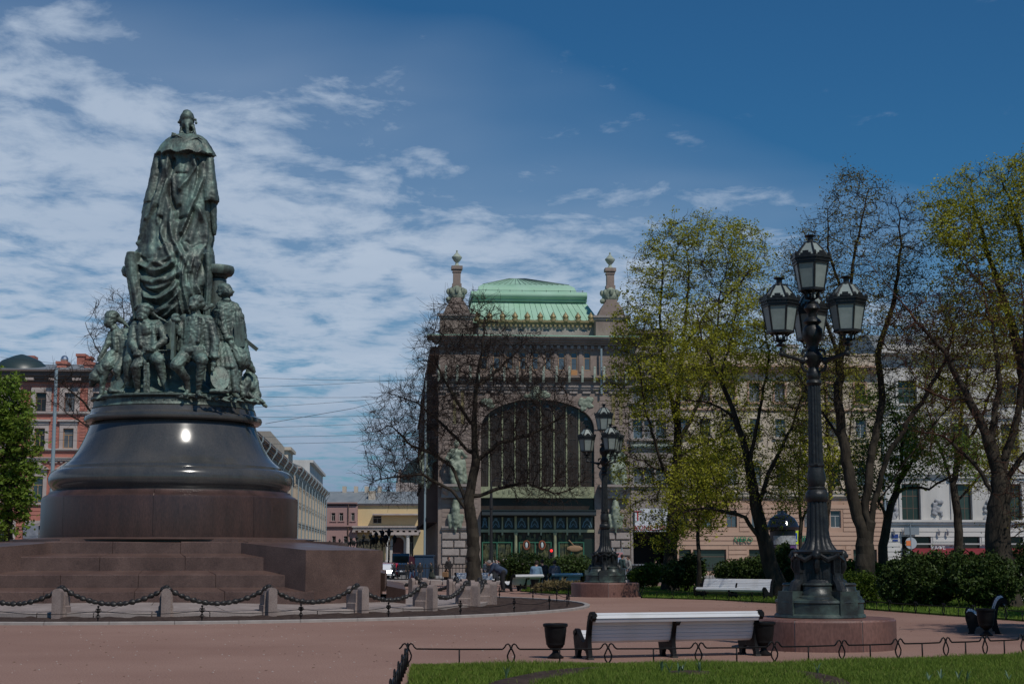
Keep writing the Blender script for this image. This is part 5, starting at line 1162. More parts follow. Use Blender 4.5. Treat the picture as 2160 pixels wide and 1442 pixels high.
tree('maple_tree', 'airy leafy tree standing behind the lamp column before the cream building',
     [[(1745, 1215), (1742, 1120), (1752, 1010), (1744, 900), (1738, 800)], [(1750, 1020), (1790, 930), (1800, 850)], [(1748, 1050), (1700, 960), (1680, 880)]],
     [(1740, 850, 85, 130, 1), (1700, 960, 60, 80, .5), (1800, 900, 60, 90, .5)], 76, .20, .42, 1000, 64, M_leafY, leafn=7, leafsz=.06, leafp=.40, rtip=.013, twl=.5)
tree('young_tree', 'slender upright sapling with small leaves between the two lamp posts',
     [[(1472, 1245), (1474, 1150), (1470, 1080), (1478, 1000), (1485, 940)], [(1472, 1120), (1500, 1060), (1530, 1010)], [(1472, 1110), (1440, 1060), (1420, 1010)]],
     [(1478, 1030, 65, 90, 1)], 66, .11, .35, 500, 81, M_leafY, leafn=4, leafsz=.085, leafp=.42, rtip=.010, twl=.4)
tree('young_tree', 'thin dark tree with small leaves just left of the large lamp column',
     [[(1690, 1245), (1690, 1120), (1684, 1000), (1690, 900)], [(1690, 1100), (1720, 1030), (1750, 980)], [(1690, 1080), (1660, 1000), (1640, 950)]],
     [(1695, 980, 75, 90, 1)], 68, .12, .4, 500, 85, M_leafY, leafn=4, leafsz=.08, leafp=.36, rtip=.010, twl=.4)
tree('maple_tree', 'fresh green leafy tree at the left edge in front of the red brick building',
     [[(22, 1170), (18, 1080), (12, 1000), (5, 900), (8, 820)], [(18, 1060), (45, 980), (55, 900)], [(15, 1040), (-30, 960), (-60, 880)]],
     [(8, 960, 66, 165, 1), (-60, 930, 80, 150, 1), (38, 1040, 32, 60, .25)], 78, .24, .42, 1400, 91, M_leafG, leafn=8, leafsz=.12, leafp=.75, rtip=.014, twl=.55, bark=M_bark)
tree('bare_tree', 'bare leafless tree showing behind the left side of the bronze monument',
     [[(242, 1190), (240, 1050), (236, 900), (250, 780), (262, 690), (258, 630)], [(238, 920), (180, 850), (120, 800), (95, 790)], [(246, 800), (200, 730), (180, 680)], [(250, 780), (300, 700), (310, 640)], [(236, 950), (190, 900), (140, 870)]],
     [(255, 700, 75, 95, 1), (160, 820, 75, 60, .8), (230, 860, 80, 60, .4)], 100, .34, .5, 900, 95, None, rtip=.016, ntw=3, twl=.8)

# ------------------------------------------------------------------ shrubs and hedges
def shrub(name, label, px, d, blobs, leaf, n, lsz, seed, stems=14, group='clipped shrubs in the garden', cat='shrub', twiggy=0.0):
    g = PG(px, d); root = thing(name, label, cat, g, 0, group); rg = np.random.default_rng(seed); sc = FPX / d; C = []
    tot = sum(b[2] * b[3] for b in blobs)
    for (bx, by, hw_, hh_) in blobs:
        p = P(bx, by, d); m = int(n * hw_ * hh_ / tot); v = rg.normal(size=(m, 3)); v /= np.linalg.norm(v, axis=1)[:, None]; r = 1 - rg.random(m) ** 2 * .5 + (rg.random(m) < .05) * rg.random(m) * .22
        lob = np.array([noise.noise(Vector(q) * 2.1 + Vector((seed, 0, bx * .01))) * .38 + noise.noise(Vector(q) * 5.0 + Vector((0, seed, 0))) * .26 for q in v.tolist()])
        rx = hw_ / sc; rz = hh_ / sc; q = v * (r * (1 + lob))[:, None] * np.array([rx, min(rx, rz * 1.4), rz]) + np.array([p.x - g.x, p.y - g.y, p.z - g.z]); C.append(q[q[:, 2] > .04])
    C = np.concatenate(C); q = len(C); nrm = rg.normal(0, .7, (q, 3)); nrm[:, 2] += .5; nrm /= np.linalg.norm(nrm, axis=1)[:, None]; u, w = frames(nrm); a = rg.uniform(0, 6.28, q)[:, None]
    u2 = u * np.cos(a) + w * np.sin(a); w2 = -u * np.sin(a) + w * np.cos(a); s = lsz * rg.uniform(.6, 1.2, q)[:, None]; asp = .5 if not twiggy else .12
    V = np.stack([C - u2 * s, C - w2 * s * asp, C + u2 * s, C + w2 * s * asp], 1).reshape(-1, 3)
    o = obj('foliage', np_mesh('foliage', V, np.arange(4 * q).reshape(-1, 4), leaf), root); o['kind'] = 'stuff'
    mb = MB(); r2 = random.Random(seed)
    for k in range(stems):
        c = C[r2.randrange(q)]; b = Vector((c[0] * .55 + r2.uniform(-.1, .1), c[1] * .4, -.05)); e = Vector(c); mb.tube([b, b.lerp(e, .5) + Vector((r2.uniform(-.08, .08), r2.uniform(-.08, .08), .1)), e], [.022, .014, .005], 4)
    mb.build('stems', M_twig, root)['kind'] = 'stuff'
    return root
shrub('rounded_shrub', 'dark rounded evergreen shrub behind the bench near the bending man', 1112, 86, [(1112, 1195, 58, 30), (1085, 1205, 30, 22)], M_leafD, 9000, .075, 1)
shrub('rounded_shrub', 'dark rounded evergreen shrub left of the far lamp post base', 1205, 84, [(1200, 1200, 50, 28), (1232, 1208, 30, 20)], M_leafD, 8000, .075, 2)
shrub('twig_hedge', 'low tan leafless twig hedge left of the far lamp plinth', 1180, 68, [(1180, 1240, 48, 14), (1150, 1243, 22, 10), (1218, 1238, 18, 12)], M_leafH, 5000, .16, 3, 40, twiggy=1, group=None)
shrub('light_shrub', 'light green shrub just right of the far lamp post', 1365, 72, [(1368, 1212, 34, 22), (1345, 1215, 22, 16)], M_leafL, 6000, .07, 4)
shrub('dark_shrub', 'dark stemmed shrub between the light green shrub and the sapling', 1440, 68, [(1430, 1210, 34, 26), (1460, 1200, 28, 30)], M_leafD, 6500, .08, 5, 24)
shrub('dark_shrub', 'dark loose shrub under the leaning tree behind the white bench', 1560, 66, [(1552, 1208, 44, 26), (1600, 1205, 40, 32)], M_leafD, 8000, .08, 6, 26)
shrub('dark_shrub', 'dark tall shrub left of the large lamp pedestal', 1655, 64, [(1655, 1195, 34, 42), (1630, 1215, 26, 26)], M_leafD, 7500, .08, 7, 20)
shrub('clipped_hedge', 'brownish clipped hedge just right of the large lamp pedestal', 1812, 52, [(1812, 1240, 46, 36), (1790, 1245, 24, 30)], M_leafL, 7000, .055, 8, 30)
shrub('dark_shrub', 'biggest rounded dark green shrub on the right lawn', 1935, 49, [(1935, 1225, 70, 58), (1895, 1230, 40, 44), (1980, 1215, 50, 50)], M_leafD, 22000, .06, 9, 40)
shrub('dark_shrub', 'dark green shrub with lighter tips at the foot of the thick old tree', 2065, 48, [(2060, 1215, 62, 50), (2105, 1225, 44, 44)], M_leafD, 17000, .06, 10, 36)
shrub('dark_shrub', 'dark shrub filling the right edge behind the end-on bench', 2190, 50, [(2180, 1200, 50, 60), (2230, 1220, 50, 60)], M_leafD, 11000, .06, 12, 20)
shrub('light_shrub', 'small yellowish shrub behind the clipped hedge', 1800, 60, [(1800, 1200, 40, 18), (1850, 1205, 34, 18)], M_leafL, 5000, .07, 13)
shrub('dark_shrub', 'low dark shrub under the green tree at the left edge', -20, 80, [(-20, 1165, 60, 30)], M_leafD, 5000, .08, 14)

def shade_tree(x, y, h, seed, label):
    px = lambda X: 1080 + X / y * FPX
    py = lambda Z: 1165 - (Z - EYE) / y * FPX
    tree('maple_tree', label, [[(px(x), py(0)), (px(x), py(h * .3)), (px(x + .4), py(h * .6)), (px(x), py(h * .9))], [(px(x), py(h * .35)), (px(x - 2), py(h * .6)), (px(x - 3), py(h * .8))], [(px(x), py(h * .35)), (px(x + 2), py(h * .6)), (px(x + 3), py(h * .8))]],
         [(px(x), py(h * .68), 4.0 / y * FPX, h * .30 / y * FPX, 1)], y, .32, .5, 900, seed, M_leafY, leafn=6, leafsz=.12, leafp=.55, rtip=.016, twl=.6)
shade_tree(17.5, 27, 14, 201, 'leafy tree just beyond the right edge whose shade falls across the far path')
shade_tree(21.5, 34, 15, 202, 'second leafy tree beyond the right edge that shades the dark shrubs')
shade_tree(27.5, 43, 16, 203, 'farthest leafy tree beyond the right edge behind the white picket fence')
# ------------------------------------------------------------------ buildings
CA, SA = math.cos(A_ST), math.sin(A_ST)
class Facade:
    """a wall plane through (ox, oy) along bearing ang; local x runs right along the wall, local y into the building, z up from the street"""
    def __init__(s, name, label, cat, ox, oy, ang=A_ST, z=-0.9, group=None):
        s.ox, s.oy, s.ang, s.z = ox, oy, ang, z; s.c, s.s = math.cos(ang), math.sin(ang)
        s.root = thing(name, label, cat, (ox, oy, z), ang, group)
    def uz(s, px, py):
        a, b = ray(px, py)          # (a t, t, EYE + b t) = (ox + u c, oy + u s)
        t = (s.ox * s.s - s.oy * s.c) / (a * s.s - s.c); u = (a * t - s.ox) / s.c if abs(s.c) > .3 else (t - s.oy) / s.s
        return u, EYE + b * t - s.z
    def u(s, px): return s.uz(px, 1165)[0]
    def zz(s, py, px=None, back=0.0):
        v = s.uz(px if px is not None else s.pxr, py)[1]; e = EYE - s.z; return e + (v - e) * (1 + back / 175.0)
def wall(F, u0, u1, z0, z1, holes, m, depth=12, reveal=.35, name='wall', y=0.0, back=True, mr=None, parent=None):
    mb = MB(); us = sorted({u0, u1} | {h[0] for h in holes} | {h[1] for h in holes}); zs = sorted({z0, z1} | {h[2] for h in holes} | {h[3] for h in holes})
    us = [u for u in us if u0 <= u <= u1]; zs = [z for z in zs if z0 <= z <= z1]
    for a, b in zip(us[:-1], us[1:]):
        for c, d in zip(zs[:-1], zs[1:]):
            mu, mz = (a + b) / 2, (c + d) / 2
            if any(h[0] < mu < h[1] and h[2] < mz < h[3] for h in holes): continue
            mb.add([(a, y, c), (b, y, c), (b, y, d), (a, y, d)], [(0, 1, 2, 3)])
    for a, b, c, d in holes:
        r = y + reveal; mb.add([(a, y, c), (b, y, c), (b, y, d), (a, y, d), (a, r, c), (b, r, c), (b, r, d), (a, r, d)], [(0, 4, 5, 1), (1, 5, 6, 2), (2, 6, 7, 3), (3, 7, 4, 0)])
    if back:
        D = depth; mb.add([(u0, y, z0), (u0, D, z0), (u0, D, z1), (u0, y, z1), (u1, y, z0), (u1, D, z0), (u1, D, z1), (u1, y, z1)], [(0, 1, 2, 3)[::-1], (4, 5, 6, 7), (1, 5, 6, 2), (3, 2, 6, 7)])
    return mb.build(name, m, parent or F.root)
WCACHE = {}
def window(F, h, frame, glass, y=.22, style='cross', parent=None, name='window', ff=.09):
    a, b, c, d = h; w = round(b - a, 2); hh = round(d - c, 2); key = (w, hh, frame.name, glass.name, style, ff)
    if key not in WCACHE:
        mb = MB(); t = ff; e = .07
        mb.box(0, t, 0, e, 0, hh).box(w - t, w, 0, e, 0, hh).box(t, w - t, 0, e, 0, t).box(t, w - t, 0, e, hh - t, hh)
        if style in ('cross', 'tee', 'grid'):
            zt = hh * .66; mb.box(t, w - t, .005, e - .005, zt, zt + t * .8)
            if style == 'cross': mb.box(w / 2 - t * .4, w / 2 + t * .4, .01, e - .01, t, zt)
            if style == 'tee': pass
            if style == 'grid':
                for k in (1, 2): mb.box(w * k / 3 - .03, w * k / 3 + .03, .01, e - .01, t, hh - t)
                mb.box(t, w - t, .005, e - .005, hh * .33, hh * .33 + t * .6)
        g = MB(); g.box(.03, w - .03, .03, .05, .03, hh - .03)
        WCACHE[key] = (mb.mesh('window', frame), g.mesh('pane', glass))
    fm, gm = WCACHE[key]; o = obj(name, fm, parent or F.root, loc=(a, y, c)); obj('pane', gm, o); return o
def surround(F, h, m, t=.28, proud=.10, sill=.14, cap='flat', y=0.0, parent=None):
    a, b, c, d = h; mb = MB()
    mb.box(a - t, a - .003, y - proud, y + .02, c, d + t).box(b + .003, b + t, y - proud, y + .02, c, d + t).box(a - .003, b + .003, y - proud, y + .02, d + .003, d + t)
    mb.box(a - t - .12, b + t + .12, y - proud - sill, y + .02, c - .22, c - .003)
    if cap == 'cornice': mb.box(a - t - .2, b + t + .2, y - proud - .28, y + .02, d + t + .35, d + t + .55); mb.box(a - t, b + t, y - proud - .08, y + .02, d + t + .003, d + t + .347)
    if cap == 'gable':
        z0 = d + t + .35; mb.box(a - t, b + t, y - proud - .06, y + .02, d + t + .003, z0 - .003); mb.xprism([(a - t - .3, z0), (b + t + .3, z0), ((a + b) / 2, z0 + (b - a) * .42 + .35)], y - proud - .3, y + .02)
    return mb.build('window_surround', m, parent or F.root)
def cornice(F, u0, u1, z, steps, m, name='cornice', y=0.0, ends=True):
    mb = MB(); zc_ = z
    for h, p in steps:
        mb.box(u0 - (p if ends else 0), u1 + (p if ends else 0), y - p, y + .05, zc_ + .002, zc_ + h); zc_ += h
    return mb.build(name, m, F.root)
UNIT = {}
def block(F, x0, x1, y0, y1, z0, z1, m, name, parent=None):
    if m.name not in UNIT: q = MB(); q.box(-.5, .5, -.5, .5, -.5, .5); UNIT[m.name] = q.mesh('block', m)
    return obj(name, UNIT[m.name], parent or F.root, loc=((x0 + x1) / 2, (y0 + y1) / 2, (z0 + z1) / 2), scale=(x1 - x0, y1 - y0, z1 - z0))
def dentils(F, u0, u1, z, sp, w, h, p, m, name='dentil', y=0.0, base=0.0):
    n = int((u1 - u0) / sp)
    for i in range(n + 1):
        u = u0 + (u1 - u0) * i / n; block(F, u - w / 2, u + w / 2, y - p, y - base + .02, z, z + h, m, name)
# ---------- the arched granite emporium
E = Facade('arched_building', 'rose-grey granite building with a huge arched window and green copper roof', 'building', -8.22, 175.0)
E.pxr = 1130; z = E.zz; u = E.u
ur = u(1330)
uP0, uP1, uP2 = u(1010), u(1262), ur
zB = 0.0; zTop = z(728)
wins = []
for cx in (1020, 1047, 1075, 1103, 1130, 1158, 1186, 1213, 1241): wins.append((u(cx - 7), u(cx + 7), z(780), z(742)))
archL, archR, archS, archT, archB = u(1014), u(1255), z(905), z(842), z(1047)
hole_arch = (archL, archR, z(1197), archT)
nL = (u(963), u(969), z(895), z(832)); nR = (u(1301), u(1307), z(895), z(832))
wall(E, 0, ur, 0, zTop, wins + [hole_arch, nL, nR], M_stone, depth=70, reveal=.6)
for k, h in enumerate(wins):
    window(E, h, M_wood, M_bglass, style='tee', y=.12)
    if k == 7:
        mb = MB(); mb.box(h[0] + .01, h[1] - .01, -.06, .1, z(797) , h[2] - .03); mb.build('ochre_panel', mat('ochre_panel_paint', (.50, .25, .10), .7), E.root)
for h in (nL, nR):
    window(E, h, M_bframe, M_dglass, style='none', y=.3)
    mb = MB(); mb.box(h[0] - .45, h[0] - .10, -.08, .02, h[2], h[3] + .6).box(h[1] + .10, h[1] + .45, -.08, .02, h[2], h[3] + .6).box(h[0] - .7, h[1] + .7, -.18, .02, h[3] + .7, h[3] + .95)
    mb.build('gilt_window_surround', M_gold, E.root)
    o = cornice(E, h[0] - .9, h[1] + .9, h[3] + 1.3, [(.18, .2), (.2, .35)], M_stoneL, 'window_hood')
# pilasters between the upper windows
for a, b in zip(wins[:-1], wins[1:]):
    mb = MB(); mid = (a[1] + b[0]) / 2; w = (b[0] - a[1]) * .38; mb.box(mid - w / 2 - .04, mid + w / 2 + .04, -.10, .02, wins[0][2] - .2, wins[0][3] + .25); mb.box(mid - w / 2 - .16, mid + w / 2 + .16, -.16, .02, wins[0][3] + .255, wins[0][3] + .5); mb.build('pilaster', M_stone, E.root)
# arch: curve filling the corners of the opening
cxA = (archL + archR) / 2; hwA = (archR - archL) / 2; rise = archT - archS
def arc(t): return cxA + hwA * math.cos(t), archS + rise * math.sin(t) ** 0.9
mb = MB(); n = 40; pts = [arc(math.pi * k / n) for k in range(n + 1)]
for k in range(n):
    (a0, b0), (a1, b1) = pts[k], pts[k + 1]
    mb.add([(a0, 0.0, b0), (a0, 0.0, archT + .001), (a1, 0.0, archT + .001), (a1, 0.0, b1), (a0, .75, b0), (a1, .75, b1)], [(0, 1, 2, 3)[::-1], (0, 3, 5, 4)])
mb.build('arch_spandrel', M_stone, E.root)
# voussoir ring, proud of the wall, laid stone by stone
nv = 23; vs_me = []
for k in range(nv):
    t0 = math.pi * (k + .02) / nv; t1 = math.pi * (k + .98) / nv; poly = []
    for t, s in ((t0, 0), ((t0 + t1) / 2, 0), (t1, 0), (t1, 1), ((t0 + t1) / 2, 1), (t0, 1)):
        x_, z_ = arc(t); dxn, dzn = math.cos(t) * rise, math.sin(t) * hwA; l_ = math.hypot(dxn, dzn); g_ = 1.0 if s else .003; poly.append((x_ + dxn / l_ * g_, z_ + dzn / l_ * g_))
    mb = MB(); mb.xprism(poly[::-1], -.12, .05); mb.build('arch_stone', M_stone, E.root)
# glazing of the great window
gz_ = MB(); gpts = [arc(math.pi * k / 40) for k in range(41)]
poly = [(archR - .02, z(1197))] + [(a, b) for a, b in gpts] + [(archL + .02, z(1197))]
g_ = MB(); g_.xprism(poly, .55, .60); AW = g_.build('great_window', mat('great_window_glass', (0.030, 0.020, 0.016), .18, col2=(.052, .038, .030), nscale=.35, spec=.3), E.root)
mull = [1032, 1060, 1087, 1115, 1142, 1170, 1197, 1224]
for k, cx in enumerate(mull):
    um = u(cx); tt = math.acos(max(-1, min(1, (um - cxA) / hwA))); zt_ = arc(tt)[1]
    mb = MB(); mb.box(um - .085, um + .085, .40, .56, z(1047), min(z(872), zt_ - .3)); mb.box(um - .055, um + .055, .44, .552, min(z(872), zt_ - .3) + .003, zt_ - .05)
    mb.build('mullion', M_olive, AW)
cl = [u(1014)] + [u(c) for c in mull] + [u(1255)]
for k in range(9):
    m_ = (cl[k] + cl[k + 1]) / 2; w_ = (cl[k + 1] - cl[k]) / 2 - .25; tt = math.acos(max(-1, min(1, (m_ - cxA) / hwA))); zt_ = arc(tt)[1] - 1.1
    zs_ = min(z(868), zt_ - .2); mb = MB(); arcp = [(m_ + (w_ * .98) * math.cos(math.pi * q / 10), zs_ + w_ * math.sin(math.pi * q / 10)) for q in range(11)]
    mb.tube([(a, .50, b) for a, b in arcp], .07, 4)
    for s in (-1, 1): mb.box(m_ + s * w_ - .05, m_ + s * w_ + .05, .48, .553, z(1040), zs_)
    mb.box(m_ - .025, m_ + .025, .50, .552, z(1040), zs_ + w_ * .8)
    for q in range(1, 6): zq = z(1040) + (zs_ - z(1040)) * q / 5.6; mb.box(m_ - w_, m_ + w_, .50, .551, zq - .03, zq + .03)
    mb.build('window_bars', mat('dark_bronze_bars', (.06, .045, .035), .5), AW)
    mb = MB(); mb.ball((m_, .52, zs_ + w_ * 1.25), (w_ * .4, .05, w_ * .4), 8, 5); mb.build('round_light', M_bglass, AW)
mb = MB(); mb.box(archL + .01, archR - .01, .05, .50, z(1047), z(1026)); mb.box(archL + .01, archR - .01, -.05, .52, z(1049.5), z(1047) - .003)
for k in range(18): ux = archL + .5 + k * (archR - archL - 1) / 17; mb.ball((ux, .04, z(1036)), (.22, .06, .30), 8, 5)
mb.build('green_lintel', M_olive, AW)
mb = MB(); mb.box(archL + .02, archR - .02, -1.6, .45, z(1078), z(1075)); mb.yprism([(-1.6, z(1086)), (-1.5, z(1078)), (-1.45, z(1078)), (-1.5, z(1088))], archL + .02, archR - .02)
mb.build('glass_canopy', mat('dark_canopy', (.02, .025, .022), .3), AW)
for k in range(9):           # frieze of blue leaded lights
    a, b = cl[k] + .18, cl[k + 1] - .18; mb = MB(); c_, d_ = z(1114), z(1090)
    mb.box(a, b, .40, .46, c_, d_); pn = mb.build('frieze_panel', mat('dark_panel', (.02, .03, .03), .3), AW)
    m_ = (a + b) / 2; w_ = (b - a) / 2; mb = MB()
    mb.tube([(m_ - w_ * .8, .38, c_ + .15), (m_ - w_ * .5, .37, c_ + .75), (m_, .36, c_ + 1.0), (m_ + w_ * .5, .37, c_ + .75), (m_ + w_ * .8, .38, c_ + .15)], .07, 4); mb.tube([(m_ - .35, .38, c_ + .12), (m_, .37, c_ + .55), (m_ + .35, .38, c_ + .12)], .06, 4)
    mb.ball((m_, .38, d_ - .22), (.2, .04, .16), 6, 4); mb.build('blue_ornament', mat('pale_blue_glass', (.12, .22, .28), .4), pn)
    for s in (-1, 1): pass
mb = MB(); mb.box(archL + .01, archR - .01, .10, .48, z(1122), z(1116)); mb.build('green_beam', M_olive, AW)
for k, cx in enumerate((1032, 1060, 1115, 1142, 1197, 1224)): mb = MB(); mb.box(u(cx) - .09, u(cx) + .09, .12, .47, z(1128), z(1090)); mb.build('short_mullion', M_olive, AW)
for cx in (1088, 1171): mb = MB(); mb.lathe([(.24, z(1200)), (.2, z(1196)), (.17, z(1130)), (.22, z(1126)), (.22, z(1122.5))], 12, u(cx), .1); mb.box(u(cx) - .12, u(cx) + .12, .12, .47, z(1115.5), z(1088)); mb.build('iron_column', M_olive, AW, smooth='auto')
# shop display behind the lower glass
M_disp = mat('shop_display', (0.10, 0.10, 0.035), .6, col2=(.02, .03, .018), nscale=1.1, lo=.42, hi=.6)
mb = MB(); mb.box(archL + .05, archR - .05, .50, .549, z(1195), z(1136)); mb.build('shop_window', mat('dark_shop_glass', (.018, .028, .022), .15, spec=.5), AW)
rg = random.Random(4)
for (xa, xb) in ((1018, 1080), (1096, 1163), (1180, 1232)):
    mb = MB()
    for k in range(46):
        px = rg.uniform(xa, xb); h = rg.uniform(1.0, 3.6); ux = u(px); mb.box(ux - .07, ux + .07, .40, .48, 1.0, 1.0 + h); mb.ball((ux, .43, 1.0 + h), (.14, .05, rg.uniform(.2, .45)), 6, 4)
    mb.build('gilded_display', M_disp, AW)['kind'] = 'stuff'
    mb = MB()
    for px in (xa, (xa + xb) / 2, xb): mb.box(u(px) - .06, u(px) + .06, .30, .42, .6, z(1142))
    mb.box(u(xa), u(xb), .30, .42, z(1142) - .12, z(1142)); mb.build('green_door_frame', mat('green_paint', (.03, .13, .075), .5), AW)
M_wreath = mat('red_brown_wreath', (.20, .06, .03), .7)
for px, py in ((1111, 1149), (1144, 1149)):
    mb = MB(); c = (u(px), .22, z(py)); mb.tube([(c[0] + .34 * math.cos(q * math.pi / 8), .22, c[2] + .46 * math.sin(q * math.pi / 8)) for q in range(17)], .09, 6, cap=False); mb.build('wreath', M_wreath, AW)
    mb = MB(); mb.ball(c, (.16, .1, .34), 8, 6); mb.build('white_figure', mat('white_figurine', (.5, .55, .55), .6), AW)
mb = MB(); mb.tube([(u(1200), .2, z(1138)), (u(1213), .2, z(1152))], .07, 6); mb.ball((u(1213), .2, z(1156)), (.9, .12, .35), 8, 5); mb.build('basket_display', mat('tan_basket', (.28, .17, .09), .7), AW)
rg = random.Random(8); mb = MB()
for k in range(26):
    ux = u(rg.uniform(1020, 1235)); h = rg.uniform(.3, .8); mb.lathe([(.02, 1.1), (.16, 1.15), (.10, 1.1 + h), (.02, 1.15 + h)], 6, ux, .25)
mb.build('shop_figurines', mat('pale_blue_figurines', (.35, .5, .52), .5, col2=(.5, .25, .15), nscale=1.5), AW)['kind'] = 'stuff'
# bands, brackets, cornices
cornice(E, 0, ur, z(800), [(.18, .55), (.16, .75), (.14, .5)], M_stone, 'balcony_ledge')
mb = MB()
brk = [923, 938, 962, 990, 1008, 1034, 1062, 1090, 1118, 1146, 1174, 1201, 1229, 1255, 1275, 1300, 1322]
bm = MB(); hB = z(775) - z(806); bm.yprism([(-.85, 0), (-.98, hB * .3), (-1.0, hB), (-.84, hB * .98), (-.80, .55), (-.70, .1)], -.13, .13); bm.ball((0, -.92, hB), (.16, .12, .16), 6, 4); bme = bm.mesh('copper_bracket', M_copP)
for cx in brk: obj('copper_bracket', bme, E.root, loc=(u(cx), 0, z(807)))
cornice(E, 0, ur, z(824), [(.16, .15), (.25, .3), (.2, .42)], M_stoneL, 'belt_course')
dentils(E, .4, ur - .4, z(829), 1.45, .9, .22, .2, M_stoneL, 'belt_block')
cornice(E, 0, ur, z(738.5), [(.25, .08), (.2, .18)], M_stone, 'window_cornice')
dentils(E, .3, ur - .3, zTop - .42, .75, .34, .36, .45, M_stoneL)
cornice(E, 0, ur, zTop, [(.25, .55), (.28, .85), (.22, 1.15), (.20, 1.3)], M_stone, 'main_cornice')
mb = MB(); mb.box(-1.33, ur + 1.33, -1.33, 3.2, z(712) + .0, z(710.5) + .04); mb.build('copper_flashing', M_copper, E.root)
# attic with small lights
aL, aR = u(1010), u(1266); zA0, zA1 = z(710.5) + .05, z(684, None, 2)
slots = [(u(cx - 7), u(cx + 7), z(699, None, 2), z(692, None, 2)) for cx in (1020, 1047, 1075, 1102, 1130, 1157, 1185, 1212, 1240)]
wall(E, aL, aR, zA0, zA1, slots, M_stoneL, depth=20, reveal=.3, name='attic_wall', y=2.0)
for h in slots: window(E, h, M_wframe, M_bglass, y=2.2, style='none')
cornice(E, aL, aR, zA1, [(.2, .2), (.25, .4)], M_gold, 'gilt_attic_cornice', y=2.0)
dentils(E, aL + .2, aR - .2, zA1 - .30, .5, .25, .28, .25, M_gold, 'gilt_bead', y=2.0)
acr = MB(); acr.lathe([(.05, 0), (.42, .05), (.48, .4), (.36, .8), (.5, 1.1), (.34, 1.5), (.12, 1.9), (.03, 2.15)], 10); acr.ball((0, -.35, .95), (.22, .12, .42), 8, 6)
for s in (-1, 1): acr.tube([(s * .35, 0, .3), (s * .62, 0, .1), (s * .72, 0, .35), (s * .55, 0, .45)], .09, 5)
acm = acr.mesh('gilt_acroterion', M_gold, 'auto')
for cx in (1007, 1034, 1062, 1089, 1116, 1144, 1172, 1199, 1226, 1254): obj('gilt_acroterion', acm, E.root, loc=(u(cx), 1.8, zA1 + .25), scale=(.78, .78, .56))
# green roof
def hipbelt(l0, r0, l1, r1, zy0, zy1, y0, y1, yb0, yb1):
    return [(l0, y0, zy0), (r0, y0, zy0), (r0, yb0, zy0), (l0, yb0, zy0), (l1, y1, zy1), (r1, y1, zy1), (r1, yb1, zy1), (l1, yb1, zy1)]
cf = [(0, 1, 5, 4), (1, 2, 6, 5), (2, 3, 7, 6), (3, 0, 4, 7), (4, 5, 6, 7)]
def roofseams(l0, r0, l1, r1, z0_, z1_, y0, y1, n, parent):
    mb = MB()
    for i in range(n + 1):
        t = i / n; a = Vector((l0 + (r0 - l0) * t, y0 - .02, z0_)); b = Vector((l1 + (r1 - l1) * t, y1 - .02, z1_)); mb.tube([a, b], .045, 4)
    mb.build('standing_seams', M_copper, parent)
mb = MB(); R1 = hipbelt(u(983), u(1280), u(1000), u(1252), z(682, None, 3), z(636, None, 6), 3.0, 6.0, 26, 23); mb.add(R1, cf); rf = mb.build('copper_roof', M_copper, E.root)
nsm = 22; l0, r0, l1, r1 = u(983), u(1280), u(1000), u(1252)
for i in range(nsm):          # roof sheets, each proud of the seam
    t0 = (i + .04) / nsm; t1 = (i + .96) / nsm; a = Vector((l0 + (r0 - l0) * t0, 2.97, z(682, None, 3))); b = Vector((l0 + (r0 - l0) * t1, 2.97, z(682, None, 3))); c = Vector((l1 + (r1 - l1) * t1, 5.97, z(636, None, 6))); d = Vector((l1 + (r1 - l1) * t0, 5.97, z(636, None, 6)))
    m2 = MB(); n_ = Vector((0, -.05, .03)); m2.add([a, b, c, d] + [q + n_ for q in (a, b, c, d)], [(0, 3, 2, 1), (4, 5, 6, 7), (0, 1, 5, 4), (1, 2, 6, 5), (2, 3, 7, 6), (3, 0, 4, 7)]); m2.build('roof_sheet', M_copper, rf)
mb = MB(); mb.tube([(u(998), 5.6, z(634, None, 6)), (u(1254), 5.6, z(634, None, 6))], .22, 8); mb.box(u(1000), u(1252), 5.6, 22, z(636, None, 6), z(628, None, 6)); mb.yprism([(5.0 + .85 - .85 * math.cos(q), z(623.5, None, 5.5) + .50 * math.sin(q)) for q in [math.pi * (k / 10 - .5) for k in range(11)]] + [(12, z(616, None, 5.5)), (12, z(630, None, 5.5))], u(997), u(1254)); mb.build('copper_roll', M_copper, rf, smooth='auto')
mb = MB(); q0 = hipbelt(u(1012), u(1237), u(1016), u(1232), z(616, None, 7), z(606, None, 8), 7.5, 7.9, 22, 21); mb.add(q0, cf); q1 = hipbelt(u(1016), u(1232), u(1026), u(1222), z(606, None, 8), z(601.5, None, 9), 7.9, 8.8, 21, 20); mb.add(q1, cf)
ap = Vector((u(1113), 14, z(588, None, 14))); mb.add([(u(1026), 8.8, z(601.5, None, 9) + .01), (u(1222), 8.8, z(601.5, None, 9) + .01), (u(1222), 20, z(601.5, None, 9) + .01), (u(1026), 20, z(601.5, None, 9) + .01), (ap.x - 1, ap.y, ap.z), (ap.x + 1, ap.y, ap.z)], [(0, 1, 5, 4), (1, 2, 5), (2, 3, 4, 5), (3, 0, 4)]); mb.build('upper_roof', M_copper, rf)
mb = MB()
for i in range(17): t = i / 16; mb.tube([(u(1026) + (u(1222) - u(1026)) * t, 8.75, z(601.5, None, 9) + .03), (ap.x + (t - .5) * 2, ap.y, ap.z + .02)], .028, 3)
for i in range(10): t = i / 9; uu = u(1003) + (u(1246) - u(1003)) * t; mb.tube([(uu, 6.2, z(616, None, 6)), (uu, 6.2, z(611, None, 6))], .04, 4)
